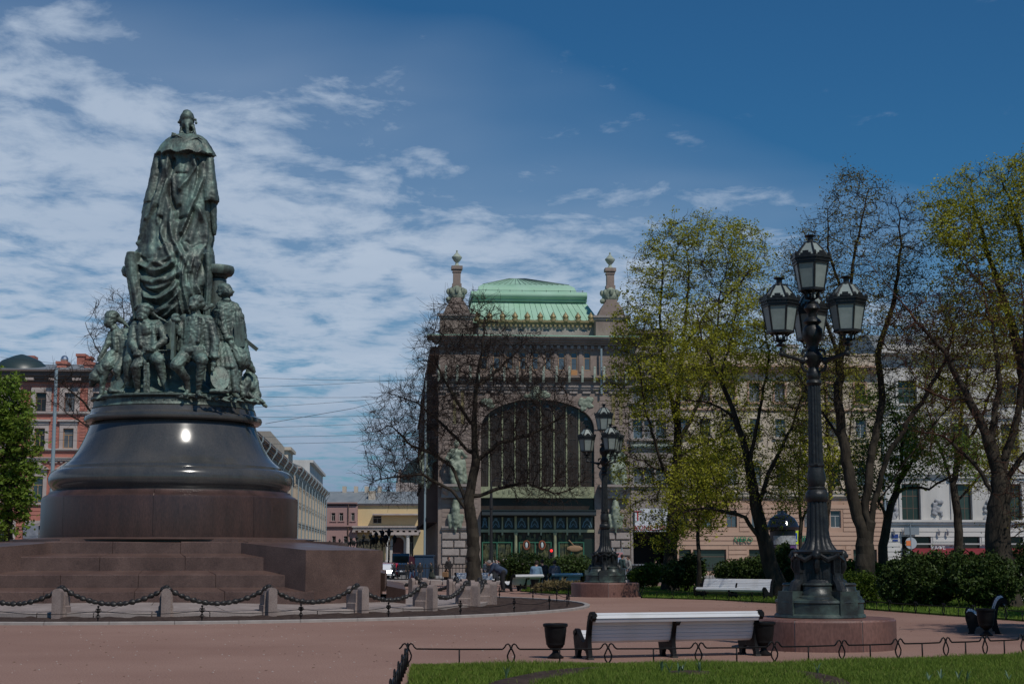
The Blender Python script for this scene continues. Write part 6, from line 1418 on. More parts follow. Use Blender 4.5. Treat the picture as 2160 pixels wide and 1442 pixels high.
mb.tube([(u(1000), 6.2, z(612.5, None, 6)), (u(1250), 6.2, z(612.5, None, 6))], .03, 4); mb.build('roof_rail', M_roofD, rf)
# corner towers
for cxp, nm in ((962, 'left'), (1296, 'right')):
    c = u(cxp); k_ = 1 / (FPX / 175.0); mb = MB(); hb = 31 * k_
    def rr(px): return px * k_
    mb.box(c - rr(36), c + rr(34), .0, 2 * rr(34), z(710.5) + .05, z(672)); mb.box(c - rr(30), c + rr(30), .25, 2 * rr(32), z(672), z(664))
    mb.xprism([(c - rr(30), z(664) + .01), (c + rr(30), z(664) + .01), (c + rr(24), z(650)), (c + rr(18), z(640)), (c + rr(14), z(634)), (c - rr(14), z(634)), (c - rr(18), z(640)), (c - rr(24), z(650))], .4, 3.3)
    mb.box(c - rr(12), c + rr(12), .5, 2.8, z(634), z(628)); tw = mb.build('corner_tower', M_stone, E.root)
    if True: cornice(E, c - rr(36), c + rr(34), z(673), [(.25, .15), (.25, .3)], M_stoneL, 'tower_cornice')
    cy = 1.6; mb = MB(); mb.lathe([(rr(13), z(632)), (rr(17), z(626)), (rr(19), z(617)), (rr(16), z(608)), (rr(11), z(602)), (rr(9), z(598))], 14, c, cy)
    for q in range(8):
        a_ = q * math.pi / 4; mb.ball((c + rr(18) * math.cos(a_), cy + rr(18) * math.sin(a_), z(612)), (rr(5), rr(5), rr(7)), 6, 5); mb.ball((c + rr(14) * math.cos(a_ + .4), cy + rr(14) * math.sin(a_ + .4), z(624)), rr(4.5), 6, 4)
    mb.ball((c - rr(18), cy - .4, z(630)), rr(6), 8, 6); mb.build('copper_garland', M_copD, tw, smooth='auto')
    mb = MB(); mb.box(c - rr(10), c + rr(10), cy - rr(10), cy + rr(10), z(604), z(596)); mb.box(c - rr(8), c + rr(8), cy - rr(8), cy + rr(8), z(596) - .01, z(572)); mb.box(c - rr(9.5), c + rr(9.5), cy - rr(9.5), cy + rr(9.5), z(572), z(569)); mb.box(c - rr(8), c + rr(8), cy - rr(8), cy + rr(8), z(569), z(566)); mb.box(c - rr(12), c + rr(12), cy - rr(12), cy + rr(12), z(566), z(559)); mb.build('stone_pillar', M_stone, tw)
    mb = MB(); mb.lathe([(rr(8), z(558.5)), (rr(4), z(555)), (rr(3), z(551)), (rr(7), z(547)), (rr(11), z(541)), (rr(11), z(539)), (rr(6), z(534)), (rr(3), z(531)), (rr(1.6), z(528)), (rr(2.2), z(526)), (0.02, z(524))], 12, c, cy); mb.build('copper_finial', M_copP, tw, smooth='auto')
# rusticated piers below, stone by stone
for (pa, pb) in ((931, 1008), (1266, 1330)):
    ys_ = [1190, 1172.5, 1155.5, 1138, 1121]
    for r_ in range(4):
        nst = 2 if r_ % 2 else 3; ua, ub = u(pa), u(pb)
        for q in range(nst):
            a, b = ua + (ub - ua) * q / nst + .02, ua + (ub - ua) * (q + 1) / nst - .02; mb = MB(); z0_, z1_ = z(ys_[r_]) + .05, z(ys_[r_ + 1]) - .05
            mb.add([(a, .02, z0_), (b, .02, z0_), (b, .02, z1_), (a, .02, z1_), (a + .08, -.28, z0_ + .08), (b - .08, -.28, z0_ + .08), (b - .08, -.28, z1_ - .08), (a + .08, -.28, z1_ - .08)], [(4, 5, 6, 7), (0, 1, 5, 4), (1, 2, 6, 5), (2, 3, 7, 6), (3, 0, 4, 7)]); mb.build('stone_block', M_stoneL, E.root)
    mb = MB(); mb.box(u(pa) - .3, u(pb) + .3, -.55, .02, 0, z(1190)); mb.build('stone_plinth', M_stone, E.root)
    cornice(E, u(pa), u(pb), z(1117), [(.2, .3), (.2, .42)], M_stoneL, 'pier_band', ends=False)
for k in range(28):          # plain courses scored across the upper piers
    zz_ = z(1100) + (z(835) - z(1100)) * k / 28
    for (pa, pb) in ((931, 1008), (1266, 1330)): block(E, u(pa) + .05, u(pb) - .05, -.035, .01, zz_ + .03, zz_ + .42, M_stone, 'stone_course')
# green copper figures on consoles
def copper_figure(uu, yy, z0_, h, flip=1, parent=None):
    s = h / 4.0; g = lambda x, y_, z_: (uu + x * s * flip, yy + y_ * s, z0_ + z_ * s)
    pr = [('s', g(.05, -.1, 3.7), (.27 * s, .28 * s, .33 * s)), ('c', g(0, 0, 3.3), g(0, 0, 3.0), .16 * s, .3 * s), ('c', g(-.42, 0, 2.95), g(.42, 0, 2.95), .26 * s, .26 * s), ('c', g(0, 0, 2.8), g(0, 0, 1.9), .46 * s, .42 * s), ('c', g(-.5, -.05, 2.9), g(-.85, -.1, 2.3), .2 * s, .17 * s),
          ('c', g(-.85, -.1, 2.3), g(-.45, -.4, 2.0), .16 * s, .12 * s), ('c', g(.5, -.05, 2.9), g(.9, -.1, 2.5), .2 * s, .17 * s), ('c', g(.9, -.1, 2.5), g(.6, -.35, 2.9), .15 * s, .11 * s), ('c', g(-.15, -.1, 1.9), g(-.35, -.6, 1.2), .34 * s, .28 * s), ('c', g(-.35, -.6, 1.2), g(-.3, -.4, .1), .26 * s, .2 * s),
          ('c', g(.2, -.1, 1.9), g(.4, -.5, 1.3), .34 * s, .28 * s), ('c', g(.4, -.5, 1.3), g(.45, -.3, .1), .26 * s, .22 * s), ('c', g(0, .1, 1.8), g(.1, .1, .0), .5 * s, .6 * s), ('c', g(.7, 0, 2.2), g(.85, 0, .2), .18 * s, .26 * s)]
    return obj('copper_figure', blob(pr, .10 * s / 1.2 + .02, 1, M_copD, name='copper_figure', disp=lambda v: .05 * noise.noise(v * 3.5) + .03 * math.sin(v.z * 9 + v.x * 5)), parent or E.root)
for cxp in (960, 1298):
    copper_figure(u(cxp), -.9, z(1022), z(930) - z(1022))
    mb = MB(); c = u(cxp); mb.box(c - 1.9, c + 1.9, -1.7, .02, z(1027), z(1022)); mb.box(c - 1.5, c + 1.5, -1.2, .02, z(1034), z(1027) - .003); mb.box(c - 1.6, c + 1.6, -.8, .02, z(1050), z(1034) - .003); mb.build('statue_bracket', M_stoneL, E.root)
    mb = MB()
    for s in (-1, 1): mb.tube([(c + s * 1.2, -.9, z(1025)), (c + s * 1.25, -.95, z(1035)), (c + s * .9, -.6, z(1044)), (c + s * 1.2, -.3, z(1050))], [.3, .32, .26, .2], 7)
    mb.build('scroll_console', M_stone, E.root, smooth='auto')
    pr = [('c', (c, -.5, z(1056)), (c, -.55, z(1072)), .3, .5), ('c', (c, -.55, z(1072)), (c, -.5, z(1100)), .52, .45), ('c', (c, -.5, z(1100)), (c, -.4, z(1122)), .4, .12), ('c', (c - .7, -.4, z(1088)), (c - .55, -.4, z(1112)), .25, .18), ('c', (c + .7, -.4, z(1088)), (c + .55, -.4, z(1112)), .25, .18)]
    obj('copper_pendant', blob(pr, .1, 1, M_copD, name='copper_pendant', disp=lambda v: .08 * noise.noise(v * 3.2)), E.root)
for (x0, x1, y0, y1) in ((1017, 1040, 840, 862), (1226, 1250, 840, 862), (1108, 1158, 826, 840)):
    pr = []; rg = random.Random(x0)
    for k in range(22): pr.append(('s', (u(rg.uniform(x0, x1)), -.14, z(rg.uniform(y0, y1))), (rg.uniform(.2, .4), .12, rg.uniform(.15, .35))))
    if x0 == 1108: pr += [('s', (u(1131), -.3, z(826)), (.5, .4, .7)), ('c', (u(1131), -.25, z(836)), (u(1131), -.2, z(845)), .5, .35)]
    obj('copper_ornament', blob(pr, .09, 0, M_copD, name='copper_ornament', disp=lambda v: .05 * noise.noise(v * 6)), E.root)
# street side with bays, its shade painted in as darker granite; pipe
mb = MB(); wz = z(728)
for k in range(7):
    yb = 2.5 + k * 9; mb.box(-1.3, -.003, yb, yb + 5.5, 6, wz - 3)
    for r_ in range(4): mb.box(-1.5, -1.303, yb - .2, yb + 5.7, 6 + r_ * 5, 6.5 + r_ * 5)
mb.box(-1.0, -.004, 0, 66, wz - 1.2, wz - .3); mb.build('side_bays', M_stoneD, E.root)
mb = MB(); mb.tube([(-1.45, 1.0, 0), (-1.45, 1.0, wz - 4)], .12, 6); mb.build('drainpipe', M_pipe, E.root); mb = MB(); mb.tube([(u(1270), -.5, z(830)), (u(1270), -.6, z(735))], .12, 6); mb.build('drainpipe', M_pipe, E.root)
copper_figure(-1.2, 2.6, z(1018), z(932) - z(1018), -1)

# ---------- theatre wing at its right
Wg = Facade('theatre_wing', 'grey stone wing with broad three-light windows and a white banner over its dark entrance', 'building', E.ox + (ur + .05) * CA, E.oy + (ur + .05) * SA)
Wg.pxr = 1380; z2 = Wg.zz; w1 = Wg.u(1426)
hs = []
for (y0, y1) in ((781, 746), (848, 815), (925, 885), (1022, 985)):
    for (a, b) in ((1338, 1358), (1362, 1382), (1386, 1406)): hs.append((Wg.u(a), Wg.u(b), z2(y0), z2(y1)))
door = (Wg.u(1336), Wg.u(1412), 0.02, z2(1122))
wall(Wg, 0.02, w1, 0, z2(716), hs + [door], M_stoneL, depth=30, reveal=.5)
for k, h in enumerate(hs): window(Wg, h, M_wood if k < 3 else M_wframe, (M_bglass, M_curt)[k % 2], y=.3, style='tee')
for (y0, y1) in ((781, 746), (848, 815), (925, 885), (1022, 985)): surround(Wg, (Wg.u(1336), Wg.u(1408), z2(y0), z2(y1)), M_stoneL, t=.35, proud=.15)
for zc2 in (z2(716),): cornice(Wg, .02, w1, zc2, [(.3, .3), (.3, .6), (.3, .9)], M_stone, ends=False)
cornice(Wg, .02, w1, z2(800), [(.2, .3), (.2, .45)], M_stone, 'floor_band', ends=False); cornice(Wg, .02, w1, z2(945), [(.2, .3), (.25, .5)], M_copP, 'green_band', ends=False)
mb = MB(); mb.box(door[0], door[1], 6, 6.1, 0, door[3]); mb.box(door[0], door[1], .5, 6, door[3], door[3] + .1); mb.build('dark_passage', M_black, Wg.root)
mb = MB(); mb.box(Wg.u(1339), Wg.u(1409), -.35, -.25, z2(1120), z2(1072)); bn = mb.build('white_banner', mat('banner_white', (.62, .63, .65), .6), Wg.root)
m_red = mat('banner_red', (.45, .02, .02), .6)
o = obj('lettering', text_mesh('Т', 1.5, .02, m_red), bn); o.rotation_euler = (R(90), 0, 0); o.location = (Wg.u(1345), -.37, z2(1098))
o = obj('lettering', text_mesh('КОМЕДИИ', .75, .02, m_red), bn); o.rotation_euler = (R(90), 0, 0); o.location = (Wg.u(1374), -.37, z2(1118)); 
mb = MB(); mb.box(.05, w1, 1.2, 14, z2(716) + .9, z2(690)); mb.build('mansard', M_roofG, Wg.root)
mb = MB(); mb.box(1.0, w1 - 1, .9, 1.19, z2(712), z2(697)); mb.build('dormer', M_stoneL, Wg.root)

# ---------- cream building
Cb = Facade('cream_building', 'cream and peach plastered building with rows of windows behind the leafy trees', 'building', Wg.ox + (w1 + .05) * CA, Wg.oy + (w1 + .05) * SA)
Cb.pxr = 1650; z3 = Cb.zz; c1_ = Cb.u(1866); U3 = Cb.u
cols = (1444, 1492, 1545, 1598, 1652, 1709, 1765, 1824); rows_ = ((848, 808), (922, 883), (1024, 982), (1112, 1076)); hs = []; 
for (y0, y1) in rows_:
    for c_ in cols: hs.append((U3(c_ - 11), U3(c_ + 11), z3(y0), z3(y1)))
shops = [(U3(a), U3(b), .5, z3(1158)) for a, b in ((1432, 1458), (1462, 1532), (1580, 1640), (1662, 1700), (1722, 1780), (1800, 1850))]
wall(Cb, .02, c1_, z3(1050), z3(790), [h for h in hs if h[2] > z3(1050)], M_cream, depth=30)
wall(Cb, .02, c1_, 0, z3(1050) - .01, [h for h in hs if h[3] < z3(1050)] + shops, M_peach, depth=30, name='lower_wall')
for k, h in enumerate(hs):
    window(Cb, h, M_bframe if (k * 7) % 3 else M_wframe, (M_bglass, M_dglass, M_curt, M_bglass, M_curt)[(k * 7 + k // 3) % 5], y=.25)
    if h[2] > z3(1050): surround(Cb, h, M_peach if k < 8 else M_creamT, t=.22, proud=.08, cap='cornice' if 16 <= k < 24 else 'flat')
for h in shops: window(Cb, h, M_bframe, M_gglass, y=.3, style='tee', name='shop_window')
mb = MB()
for k in range(14):
    zz_ = .9 + k * (z3(1062) - .9) / 14; segs = [(.05, c1_ - .05)]
    bl_ = sorted([h for h in hs + shops if h[2] < zz_ + .5 and h[3] > zz_], key=lambda h: h[0]); a = .05
    for h in bl_:
        if h[0] - .25 > a: block(Cb, a, h[0] - .25, -.07, .01, zz_, zz_ + (z3(1062) - .9) / 14 - .09, M_peach, 'plaster_course')
        a = h[1] + .25
    block(Cb, a, c1_ - .05, -.07, .01, zz_, zz_ + (z3(1062) - .9) / 14 - .09, M_peach, 'plaster_course')
cornice(Cb, .02, c1_, z3(1050), [(.2, .15), (.35, .35), (.15, .45)], M_creamT, 'string_course', ends=False); cornice(Cb, .02, c1_, z3(868), [(.15, .1), (.15, .2)], M_peach, 'thin_band', ends=False)
cornice(Cb, .02, c1_, z3(790), [(.3, .2), (.25, .5), (.25, .9), (.2, 1.1)], M_peach, ends=False); dentils(Cb, .3, c1_ - .3, z3(790) - .35, 1.0, .35, .34, .3, M_creamT)
mb = MB(); mb.box(.02, c1_, .1, .9, z3(790) + 1.0, z3(748)); mb.box(.02, c1_, .0, 1.0, z3(748), z3(744)); mb.build('parapet', M_creamT, Cb.root)
mb = MB(); mb.yprism([(1.0, z3(750)), (9, z3(735)), (28, z3(735)), (28, z3(760)), (1, z3(760))], .02, c1_); mb.build('roof', M_roofG, Cb.root)
for px, wp, y1_ in ((1505, 10, 712), (1533, 5, 700), (1700, 12, 722), (1560, 9, 725)): mb = MB(); mb.box(U3(px - wp), U3(px + wp), 4, 6, z3(745), z3(y1_)); mb.box(U3(px - wp) - .15, U3(px + wp) + .15, 3.85, 6.15, z3(y1_) + .01, z3(y1_) + .3); mb.build('chimney', M_trimW, Cb.root)
grn = mat('green_letters', (.01, .22, .10), .5)
for tx, px in (('NERO', 1568), ('NE', 1692)):
    o = obj('shop_lettering', text_mesh(tx, .95 if tx == 'NE' else .8, .05, grn), Cb.root); o.rotation_euler = (R(90), 0, 0); o.location = (U3(px), -.25, z3(1142))

# ---------- white building
Wb = Facade('white_building', 'white-grey plastered building with tall windows and carved garlands at the right', 'building', Cb.ox + (c1_ + .06) * CA, Cb.oy + (c1_ + .06) * SA)
Wb.pxr = 1990; z4 = Wb.zz; U4 = Wb.u; e4 = U4(2330); hs = []; st = []
for c_ in (1925, 2034, 2140, 2245):
    hs += [(U4(c_ - 20), U4(c_ + 20), z4(852), z4(803)), (U4(c_ - 19), U4(c_ + 19), z4(955), z4(893)), (U4(c_ - 20), U4(c_ + 20), z4(1098), z4(1020))]; st += ['flat', 'gable', 'cornice']
g4 = [(U4(a), U4(b), .4, z4(1131)) for a, b in ((1903, 1965), (2020, 2068), (2100, 2160), (2200, 2270))]
wall(Wb, .02, e4, 0, z4(758), hs + g4, M_whiteP, depth=30, reveal=.45)
for h, s_ in zip(hs, st): window(Wb, h, M_bframe, M_gglass, y=.35, style='grid', ff=.12); surround(Wb, h, M_whiteP, t=.3, proud=.15, cap=s_)
for h in g4: window(Wb, h, M_black, M_dglass, y=.35, style='tee', name='shop_window')
cornice(Wb, .02, e4, z4(758), [(.3, .3), (.3, .7), (.3, 1.1)], M_whiteP, ends=False); cornice(Wb, .02, e4, z4(1004), [(.2, .25), (.3, .5)], M_whiteP, 'string_course', ends=False); cornice(Wb, .02, e4, z4(1106), [(.3, .3), (.25, .5)], M_whiteP, 'base_course', ends=False); cornice(Wb, .02, e4, z4(873), [(.2, .2), (.2, .3)], M_whiteP, 'thin_band', ends=False)
mb = MB(); mb.box(.02, e4, .1, .8, z4(758) + .9, z4(728)); mb.build('parapet', M_whiteP, Wb.root)
mb = MB(); mb.yprism([(.9, z4(740)), (4, z4(700)), (7, z4(690)), (28, z4(690)), (28, z4(750)), (.9, z4(750))], .02, e4); mb.build('roof', M_roofG, Wb.root)
for c_ in (1895, 1955, 2010): mb = MB(); mb.box(U4(c_ - 9), U4(c_ + 9), .95, 4.5, z4(728), z4(706)); mb.build('dormer', M_roofG, Wb.root)
mb = MB(); k0 = mb
rowh = (z4(1110) - .5) / 9
for k in range(9):
    zz_ = .5 + k * rowh; bl_ = sorted(g4, key=lambda h: h[0]); a = .05
    for h in bl_:
        if h[3] > zz_ and h[0] - .2 > a: block(Wb, a, h[0] - .2, -.08, .01, zz_, zz_ + rowh - .08, M_whiteP, 'plaster_course'); a = h[1] + .2
        elif h[3] > zz_: a = h[1] + .2
    block(Wb, a, e4 - .05, -.08, .01, zz_, zz_ + rowh - .08, M_whiteP, 'plaster_course')
for c_ in (1885, 1980, 2088):
    pr = []; rg = random.Random(c_)
    for k in range(20): pr.append(('s', (U4(c_) + rg.uniform(-.5, .5), -.15, z4(1080) + rg.uniform(-1.0, 1.4)), (rg.uniform(.14, .28), .14, rg.uniform(.14, .3))))
    obj('carved_garland', blob(pr, .08, 0, mat('grey_carving', (.32, .32, .33), .8), name='carved_garland'), Wb.root)
    mb = MB(); mb.tube([(U4(c_), -.3, z4(1128)), (U4(c_), -.5, z4(1120)), (U4(c_), -.25, z4(1116))], .12, 5); mb.tube([(U4(c_) + 1, -.3, z4(1128)), (U4(c_) + 1, -.5, z4(1120)), (U4(c_) + 1, -.25, z4(1116))], .12, 5); mb.build('stone_console', mat('grey_carving', (.32, .32, .33), .8), Wb.root)
mb = MB(); mb.tube([(.1, -.2, 0), (.1, -.2, z4(760))], .10, 6); mb.build('drainpipe', M_pipe, Wb.root)
# round shop sign, plate and awning
aw = Facade('shop_awning', 'dark red awning stretched along the front of the white building', 'awning', Wb.ox, Wb.oy); M_awn = mat('dark_red_canvas', (.16, .012, .018), .8, col2=(.22, .02, .03), nscale=1)
for a, b in ((1918, 2030), (2034, 2096), (2100, 2160)):
    mb = MB(); n_ = 6; ua, ub = U4(a), U4(b)
    for k in range(n_):
        x0, x1 = ua + (ub - ua) * k / n_, ua + (ub - ua) * (k + 1) / n_; mb.add([(x0, -.1, z4(1156)), (x1, -.1, z4(1156)), (x1, -2.4, z4(1168)), (x0, -2.4, z4(1168)), (x0, -.1, z4(1156) + .03), (x1, -.1, z4(1156) + .03), (x1, -2.4, z4(1168) + .03), (x0, -2.4, z4(1168) + .03)], [(0, 3, 2, 1), (4, 5, 6, 7), (3, 2, 6, 7), (0, 1, 5, 4), (1, 2, 6, 5), (0, 4, 7, 3)])
        mb.box(x0 + .02, x1 - .02, -2.42, -2.39, z4(1168) - .45, z4(1168))
    mb.build('canvas', M_awn, aw.root)
    mb = MB(); mb.box(ua, ub, -.4, -.2, z4(1148), z4(1145)); mb.build('roller_case', M_wframe, aw.root)
o = obj('lettering', text_mesh('КАФЕ', .6, .02, mat('grey_letters', (.5, .48, .48), .6)), aw.root); o.rotation_euler = (R(62), 0, 0); o.location = (U4(1970), -1.6, z4(1163) + .25)
sg = Facade('round_sign', 'round grey shop sign with an orange square beside the red awning', 'sign', Wb.ox, Wb.oy)
mb = MB(); c_ = U4(1918); zc4 = z4(1145); mb.xprism([(c_ + .66 * math.cos(q * math.pi / 12), zc4 + .66 * math.sin(q * math.pi / 12)) for q in range(24)], -.75, -.62); mb.build('disc', mat('sign_grey', (.42, .45, .47), .5), sg.root)
mb = MB(); mb.box(c_ - .58, c_ - .06, -.79, -.752, zc4 - .28, zc4 + .28); mb.build('orange_square', mat('orange_paint', (.75, .20, .05), .5), sg.root)
mb = MB(); mb.box(c_ - .05, c_ + .02, -.80, -.56, zc4 - 2, zc4 + 2.2); mb.box(c_ - .7, c_ + 1.0, -.70, -.6, zc4 + .95, zc4 + 1.75); mb.box(c_ - .6, c_ - .08, -.70, -.6, zc4 - 1.4, zc4 - .8); mb.build('sign_bracket', mat('sign_panel_grey', (.22, .25, .27), .5), sg.root)
pl = Facade('street_plate', 'small blue house-number plate on the corner of the white building', 'plate', Wb.ox, Wb.oy)
mb = MB(); mb.box(U4(1882), U4(1895), -.16, -.10, z4(1134), z4(1126)); mb.box(U4(1883), U4(1894), -.16, -.10, z4(1141), z4(1137)); mb.build('blue_plate', mat('plate_blue', (.02, .05, .22), .4), pl.root)

# ---------- red brick building at the left
Rb = Facade('red_brick_building', 'red brick building with white window surrounds and a grey sheet roof', 'building', E.ox - 24 * CA, E.oy - 24 * SA, z=-.9)
Rb.pxr = 120; z5 = Rb.zz; U5 = Rb.u; rl = U5(-260); hs = []
def row(y0, y1, hw): return [(U5(c_ - hw), U5(c_ + hw), z5(y0), z5(y1)) for c_ in (-58, 8, 74, 135, 196, 258, 320, 382)]
rA, rB, rC, rD = row(868, 828, 11), row(945, 903, 11), row(1060, 1004, 11), row(1160, 1108, 12)
wall(Rb, rl, -.3, 0, z5(806), rA + rB + rC + rD, M_brickR, depth=40, reveal=.3)
for rr_, cap in ((rA, 'flat'), (rB, 'cornice'), (rC, 'gable'), (rD, 'flat')):
    for k, h in enumerate(rr_): window(Rb, h, M_wood if cap != 'flat' else M_bframe, (M_curt, M_bglass, M_curt, M_dglass)[(k * 3 + int(h[2])) % 4], y=.12); surround(Rb, h, M_trimW, t=.55 if cap == 'flat' else .4, proud=.14, cap=cap)
def courses(F, u0, u1, z0, z1, rows, holes, m, marg=.65, pr=.05, gap=.06, name='brick_course'):
    mb = MB(); hgt = (z1 - z0) / rows
    for k in range(rows):
        za = z0 + k * hgt; a = u0
        for h in sorted([h for h in holes if h[2] - .4 < za + hgt and h[3] + .9 > za], key=lambda h: h[0]):
            if h[0] - marg > a: block(F, a, h[0] - marg, -pr, .01, za, za + hgt - gap, m, name)
            a = max(a, h[1] + marg)
        if u1 > a: block(F, a, u1, -pr, .01, za, za + hgt - gap, m, name)
courses(Rb, U5(-60), U5(240), z5(1180), z5(975), 26, rC + rD, M_brickR); courses(Rb, U5(-60), U5(240), z5(950), z5(815), 20, rA + rB, M_brickR, pr=.04)
cornice(Rb, rl, -.3, z5(874), [(.15, .12), (.2, .3)], M_trimW, 'thin_band', ends=False); cornice(Rb, rl, -.3, z5(951), [(.12, .15), (.15, .3)], M_trimW, 'sill_band', ends=False); cornice(Rb, rl, -.3, z5(973), [(.15, .2), (.2, .4), (.1, .5)], M_trimW, 'string_course', ends=False)
dentils(Rb, rl + .3, -.6, z5(976), .55, .25, .18, .25, M_trimW)
cornice(Rb, rl, -.3, z5(806), [(.35, .3), (.3, .6), (.45, .9), (.2, 1.2)], mat('brown_cornice', (.13, .10, .09), .8), ends=False); dentils(Rb, rl + .3, -.6, z5(803), 2.4, .9, .25, .95, M_trimW, 'cornice_block')
mb = MB(); zr = z5(806) + 1.3; mb.add([(rl, -1, zr), (-.3, -1, zr), (-.3, 5, z5(757)), (rl, 5, z5(757)), (rl, 38, z5(757)), (-.3, 38, z5(757))], [(0, 1, 2, 3), (3, 2, 5, 4)]); mb.add([(rl, -1, zr), (-.3, -1, zr), (-.3, 38, zr), (rl, 38, zr), (-.3, 5, z5(757)), (-.3, 38, z5(757))], [(1, 2, 5, 4)]); roofR = mb.build('roof', M_roofG, Rb.root)
for (a, b, y0, y1, yy) in ((98, 119, 781, 764, 1.5), (157, 178, 781, 765, 1.5), (125, 142, 768, 738, 5.5), (142, 154, 768, 742, 6), (12, 27, 760, 742, 6)):
    mb = MB(); mb.box(U5(a), U5(b), yy, yy + 1.6, z5(y0), z5(y1)); mb.box(U5(a) - .12, U5(b) + .12, yy - .12, yy + 1.72, z5(y1) + .003, z5(y1) + .3); mb.build('chimney', M_brickR, roofR)
mb = MB(); mb.lathe([(3.2, z5(790)), (3.2, z5(782)), (2.9, z5(768)), (2.1, z5(755)), (.9, z5(745)), (.2, z5(741))], 20, U5(15), 3.0); mb.build('corner_dome', M_roofD, roofR, smooth=True)
mb = MB(); mb.ball((U5(112), 2, z5(753)), .45, 8, 6); mb.build('roof_floodlight', mat('bright_metal', (.7, .7, .7), .2, .9), roofR)
mb = MB(); mb.box(U5(48), U5(80), -.25, -.1, z5(1135), z5(1108)); mb.box(U5(52), U5(76), -.28, -.252, z5(1131), z5(1112)); mb.build('relief_plaque', mat('grey_relief', (.26, .27, .30), .6, col2=(.16, .17, .2), nscale=2, bump=1), Rb.root)
mp_ = PG(104, 158); t = thing('tram_pole', 'tall grey metal mast standing in front of the red brick building', 'pole', mp_)
mb = MB(); mb.tube([(0, 0, -.1), (0, 0, (1165 - 775) / FPX * 158 + 2.5)], [.24, .16], 10); mb.build('mast', M_pipe, t)

# ---------- side street: cream row at the left, running away
ang = A_ST + math.pi / 2
def side_building(name, label, d0, d1, zeave, m, trim, zbase=-.9, off=0):
    # the wall looks east across the side street; local x runs away from the camera
    x0 = E.ox - 24 * CA - SA * (d0 - (E.oy - 24 * SA)) ; f = Facade(name, label, 'building', x0 + off, d0, ang, zbase); Ln = (d1 - d0) / math.cos(A_ST); hs = []; n = int(Ln / 4.2)
    for i in range(n):
        c = (i + .5) * Ln / n
        for (a, b) in ((1.0, 3.6), (5.0, 7.6), (8.9, 11.6), (12.8, 15.2)):
            if b < zeave - 1.2: hs.append((c - .95, c + .95, a, b))
    # wall normal must face the street (+x): local y points to world -x, so the front is local y = 0
    wall(f, 0, Ln, 0, zeave, hs, m, depth=14, reveal=.25)
    for h in hs: window(f, h, M_bframe, M_dglass, y=.04, ff=.06)
    mb = MB()
    for h in hs: mb.box(h[0] - .25, h[0] - .005, -.05, .01, h[2], h[3] + .3).box(h[1] + .005, h[1] + .25, -.05, .01, h[2], h[3] + .3).box(h[0] - .35, h[1] + .35, -.22, .01, h[3] + .31, h[3] + .5).box(h[0] - .35, h[1] + .35, -.25, .01, h[2] - .25, h[2] - .01)
    mb.build('window_trims', trim, f.root)['kind'] = 'stuff'
    mb = MB()
    for i in range(n + 1): c = i * Ln / n; c = min(max(c, .45), Ln - .45); block(f, c - .3, c + .3, -.09, .01, .2, zeave - 1.0, trim, 'pilaster')
    cornice(f, 0, Ln, zeave, [(.3, .4), (.3, .8), (.25, 1.2)], M_trimW, ends=False); cornice(f, 0, Ln, 4.2, [(.2, .3), (.2, .45)], trim, 'string_course', ends=False); cornice(f, 0, Ln, 8.2, [(.15, .2), (.15, .3)], trim, 'thin_band', ends=False)
    mb = MB(); mb.yprism([(-1.25, zeave + .86), (5, zeave + 3.4), (12, zeave + 3.4), (14, zeave + .86)], 0, Ln); mb.build('roof', M_roofG, f.root)
    for i in range(1, n, 3):
        c = i * Ln / n; mb = MB(); mb.tube([(c, -1.35, zeave + .8), (c, -1.3, zeave + .1), (c, -.45, zeave - 1.2), (c, -.42, .4)], .13, 6); mb.build('drainpipe', M_pipe, f.root)
    return f
f1 = side_building('side_street_building', 'long cream building with grey drainpipes receding down the side street', 182, 300, 17.4, M_cream, M_creamT)
f2 = side_building('side_street_building', 'taller cream building farther down the side street with a white attic corner', 302, 440, 18.2, M_creamT, M_cream)
mb = MB(); mb.box(2, 16, 1.5, 12, 19.1, 22.3); mb.box(1.4, 16.6, .9, 12.6, 22.31, 22.9); mb.build('attic_block', M_cream, f2.root)
mb = MB(); mb.box(60, 128, .4, 10, 19.1, 23.2); mb.box(60, 128, -.4, 10.6, 23.21, 23.8); mb.build('attic_storey', M_whiteP, f2.root)
mb = MB(); mb.xprism([(44, 18.2), (112, 18.2), (112, 22.2), (78, 22.6), (44, 20.0)], 1.5, 10); mb.build('gabled_attic', M_cream, f1.root)
mb = MB(); mb.box(40, 42, 5, 6.5, 19, 25.5); mb.build('chimney', M_brickR, f1.root)

# ---------- ochre building closing the street
Y = Facade('ochre_end_building', 'ochre-yellow building with white portico columns and a grey roof closing the side street', 'building', P(753, 1165, 452).x, 452, 0.0, -1.2)
Y.pxr = 820; z6 = Y.zz; U6 = Y.u
wy = [(U6(a), U6(b), z6(y0), z6(y1)) for a, b, y0, y1 in ((786, 804, 1103, 1087), (862, 872, 1175, 1128))]
wall(Y, 0, U6(960), 0, z6(1066), wy, M_yellow, depth=20); 
for h in wy: window(Y, h, M_wframe, M_dglass)
cornice(Y, 0, U6(960), z6(1066), [(.3, .3), (.3, .8)], M_trimW, ends=False)
mb = MB(); mb.yprism([(-1, z6(1066) + .6), (10, z6(1033)), (20, z6(1033)), (20, z6(1066))], U6(640), U6(960)); rY = mb.build('roof', M_roofG, Y.root)
for px in (717, 742, 765, 793): mb = MB(); mb.box(U6(px - 4), U6(px + 4), 9, 11, z6(1036), z6(1022)); mb.build('chimney', M_creamT, rY)
mb = MB(); mb.box(U6(774), U6(788), 2.5, 4.5, z6(1056), z6(1034)); mb.build('dormer', M_creamT, rY)
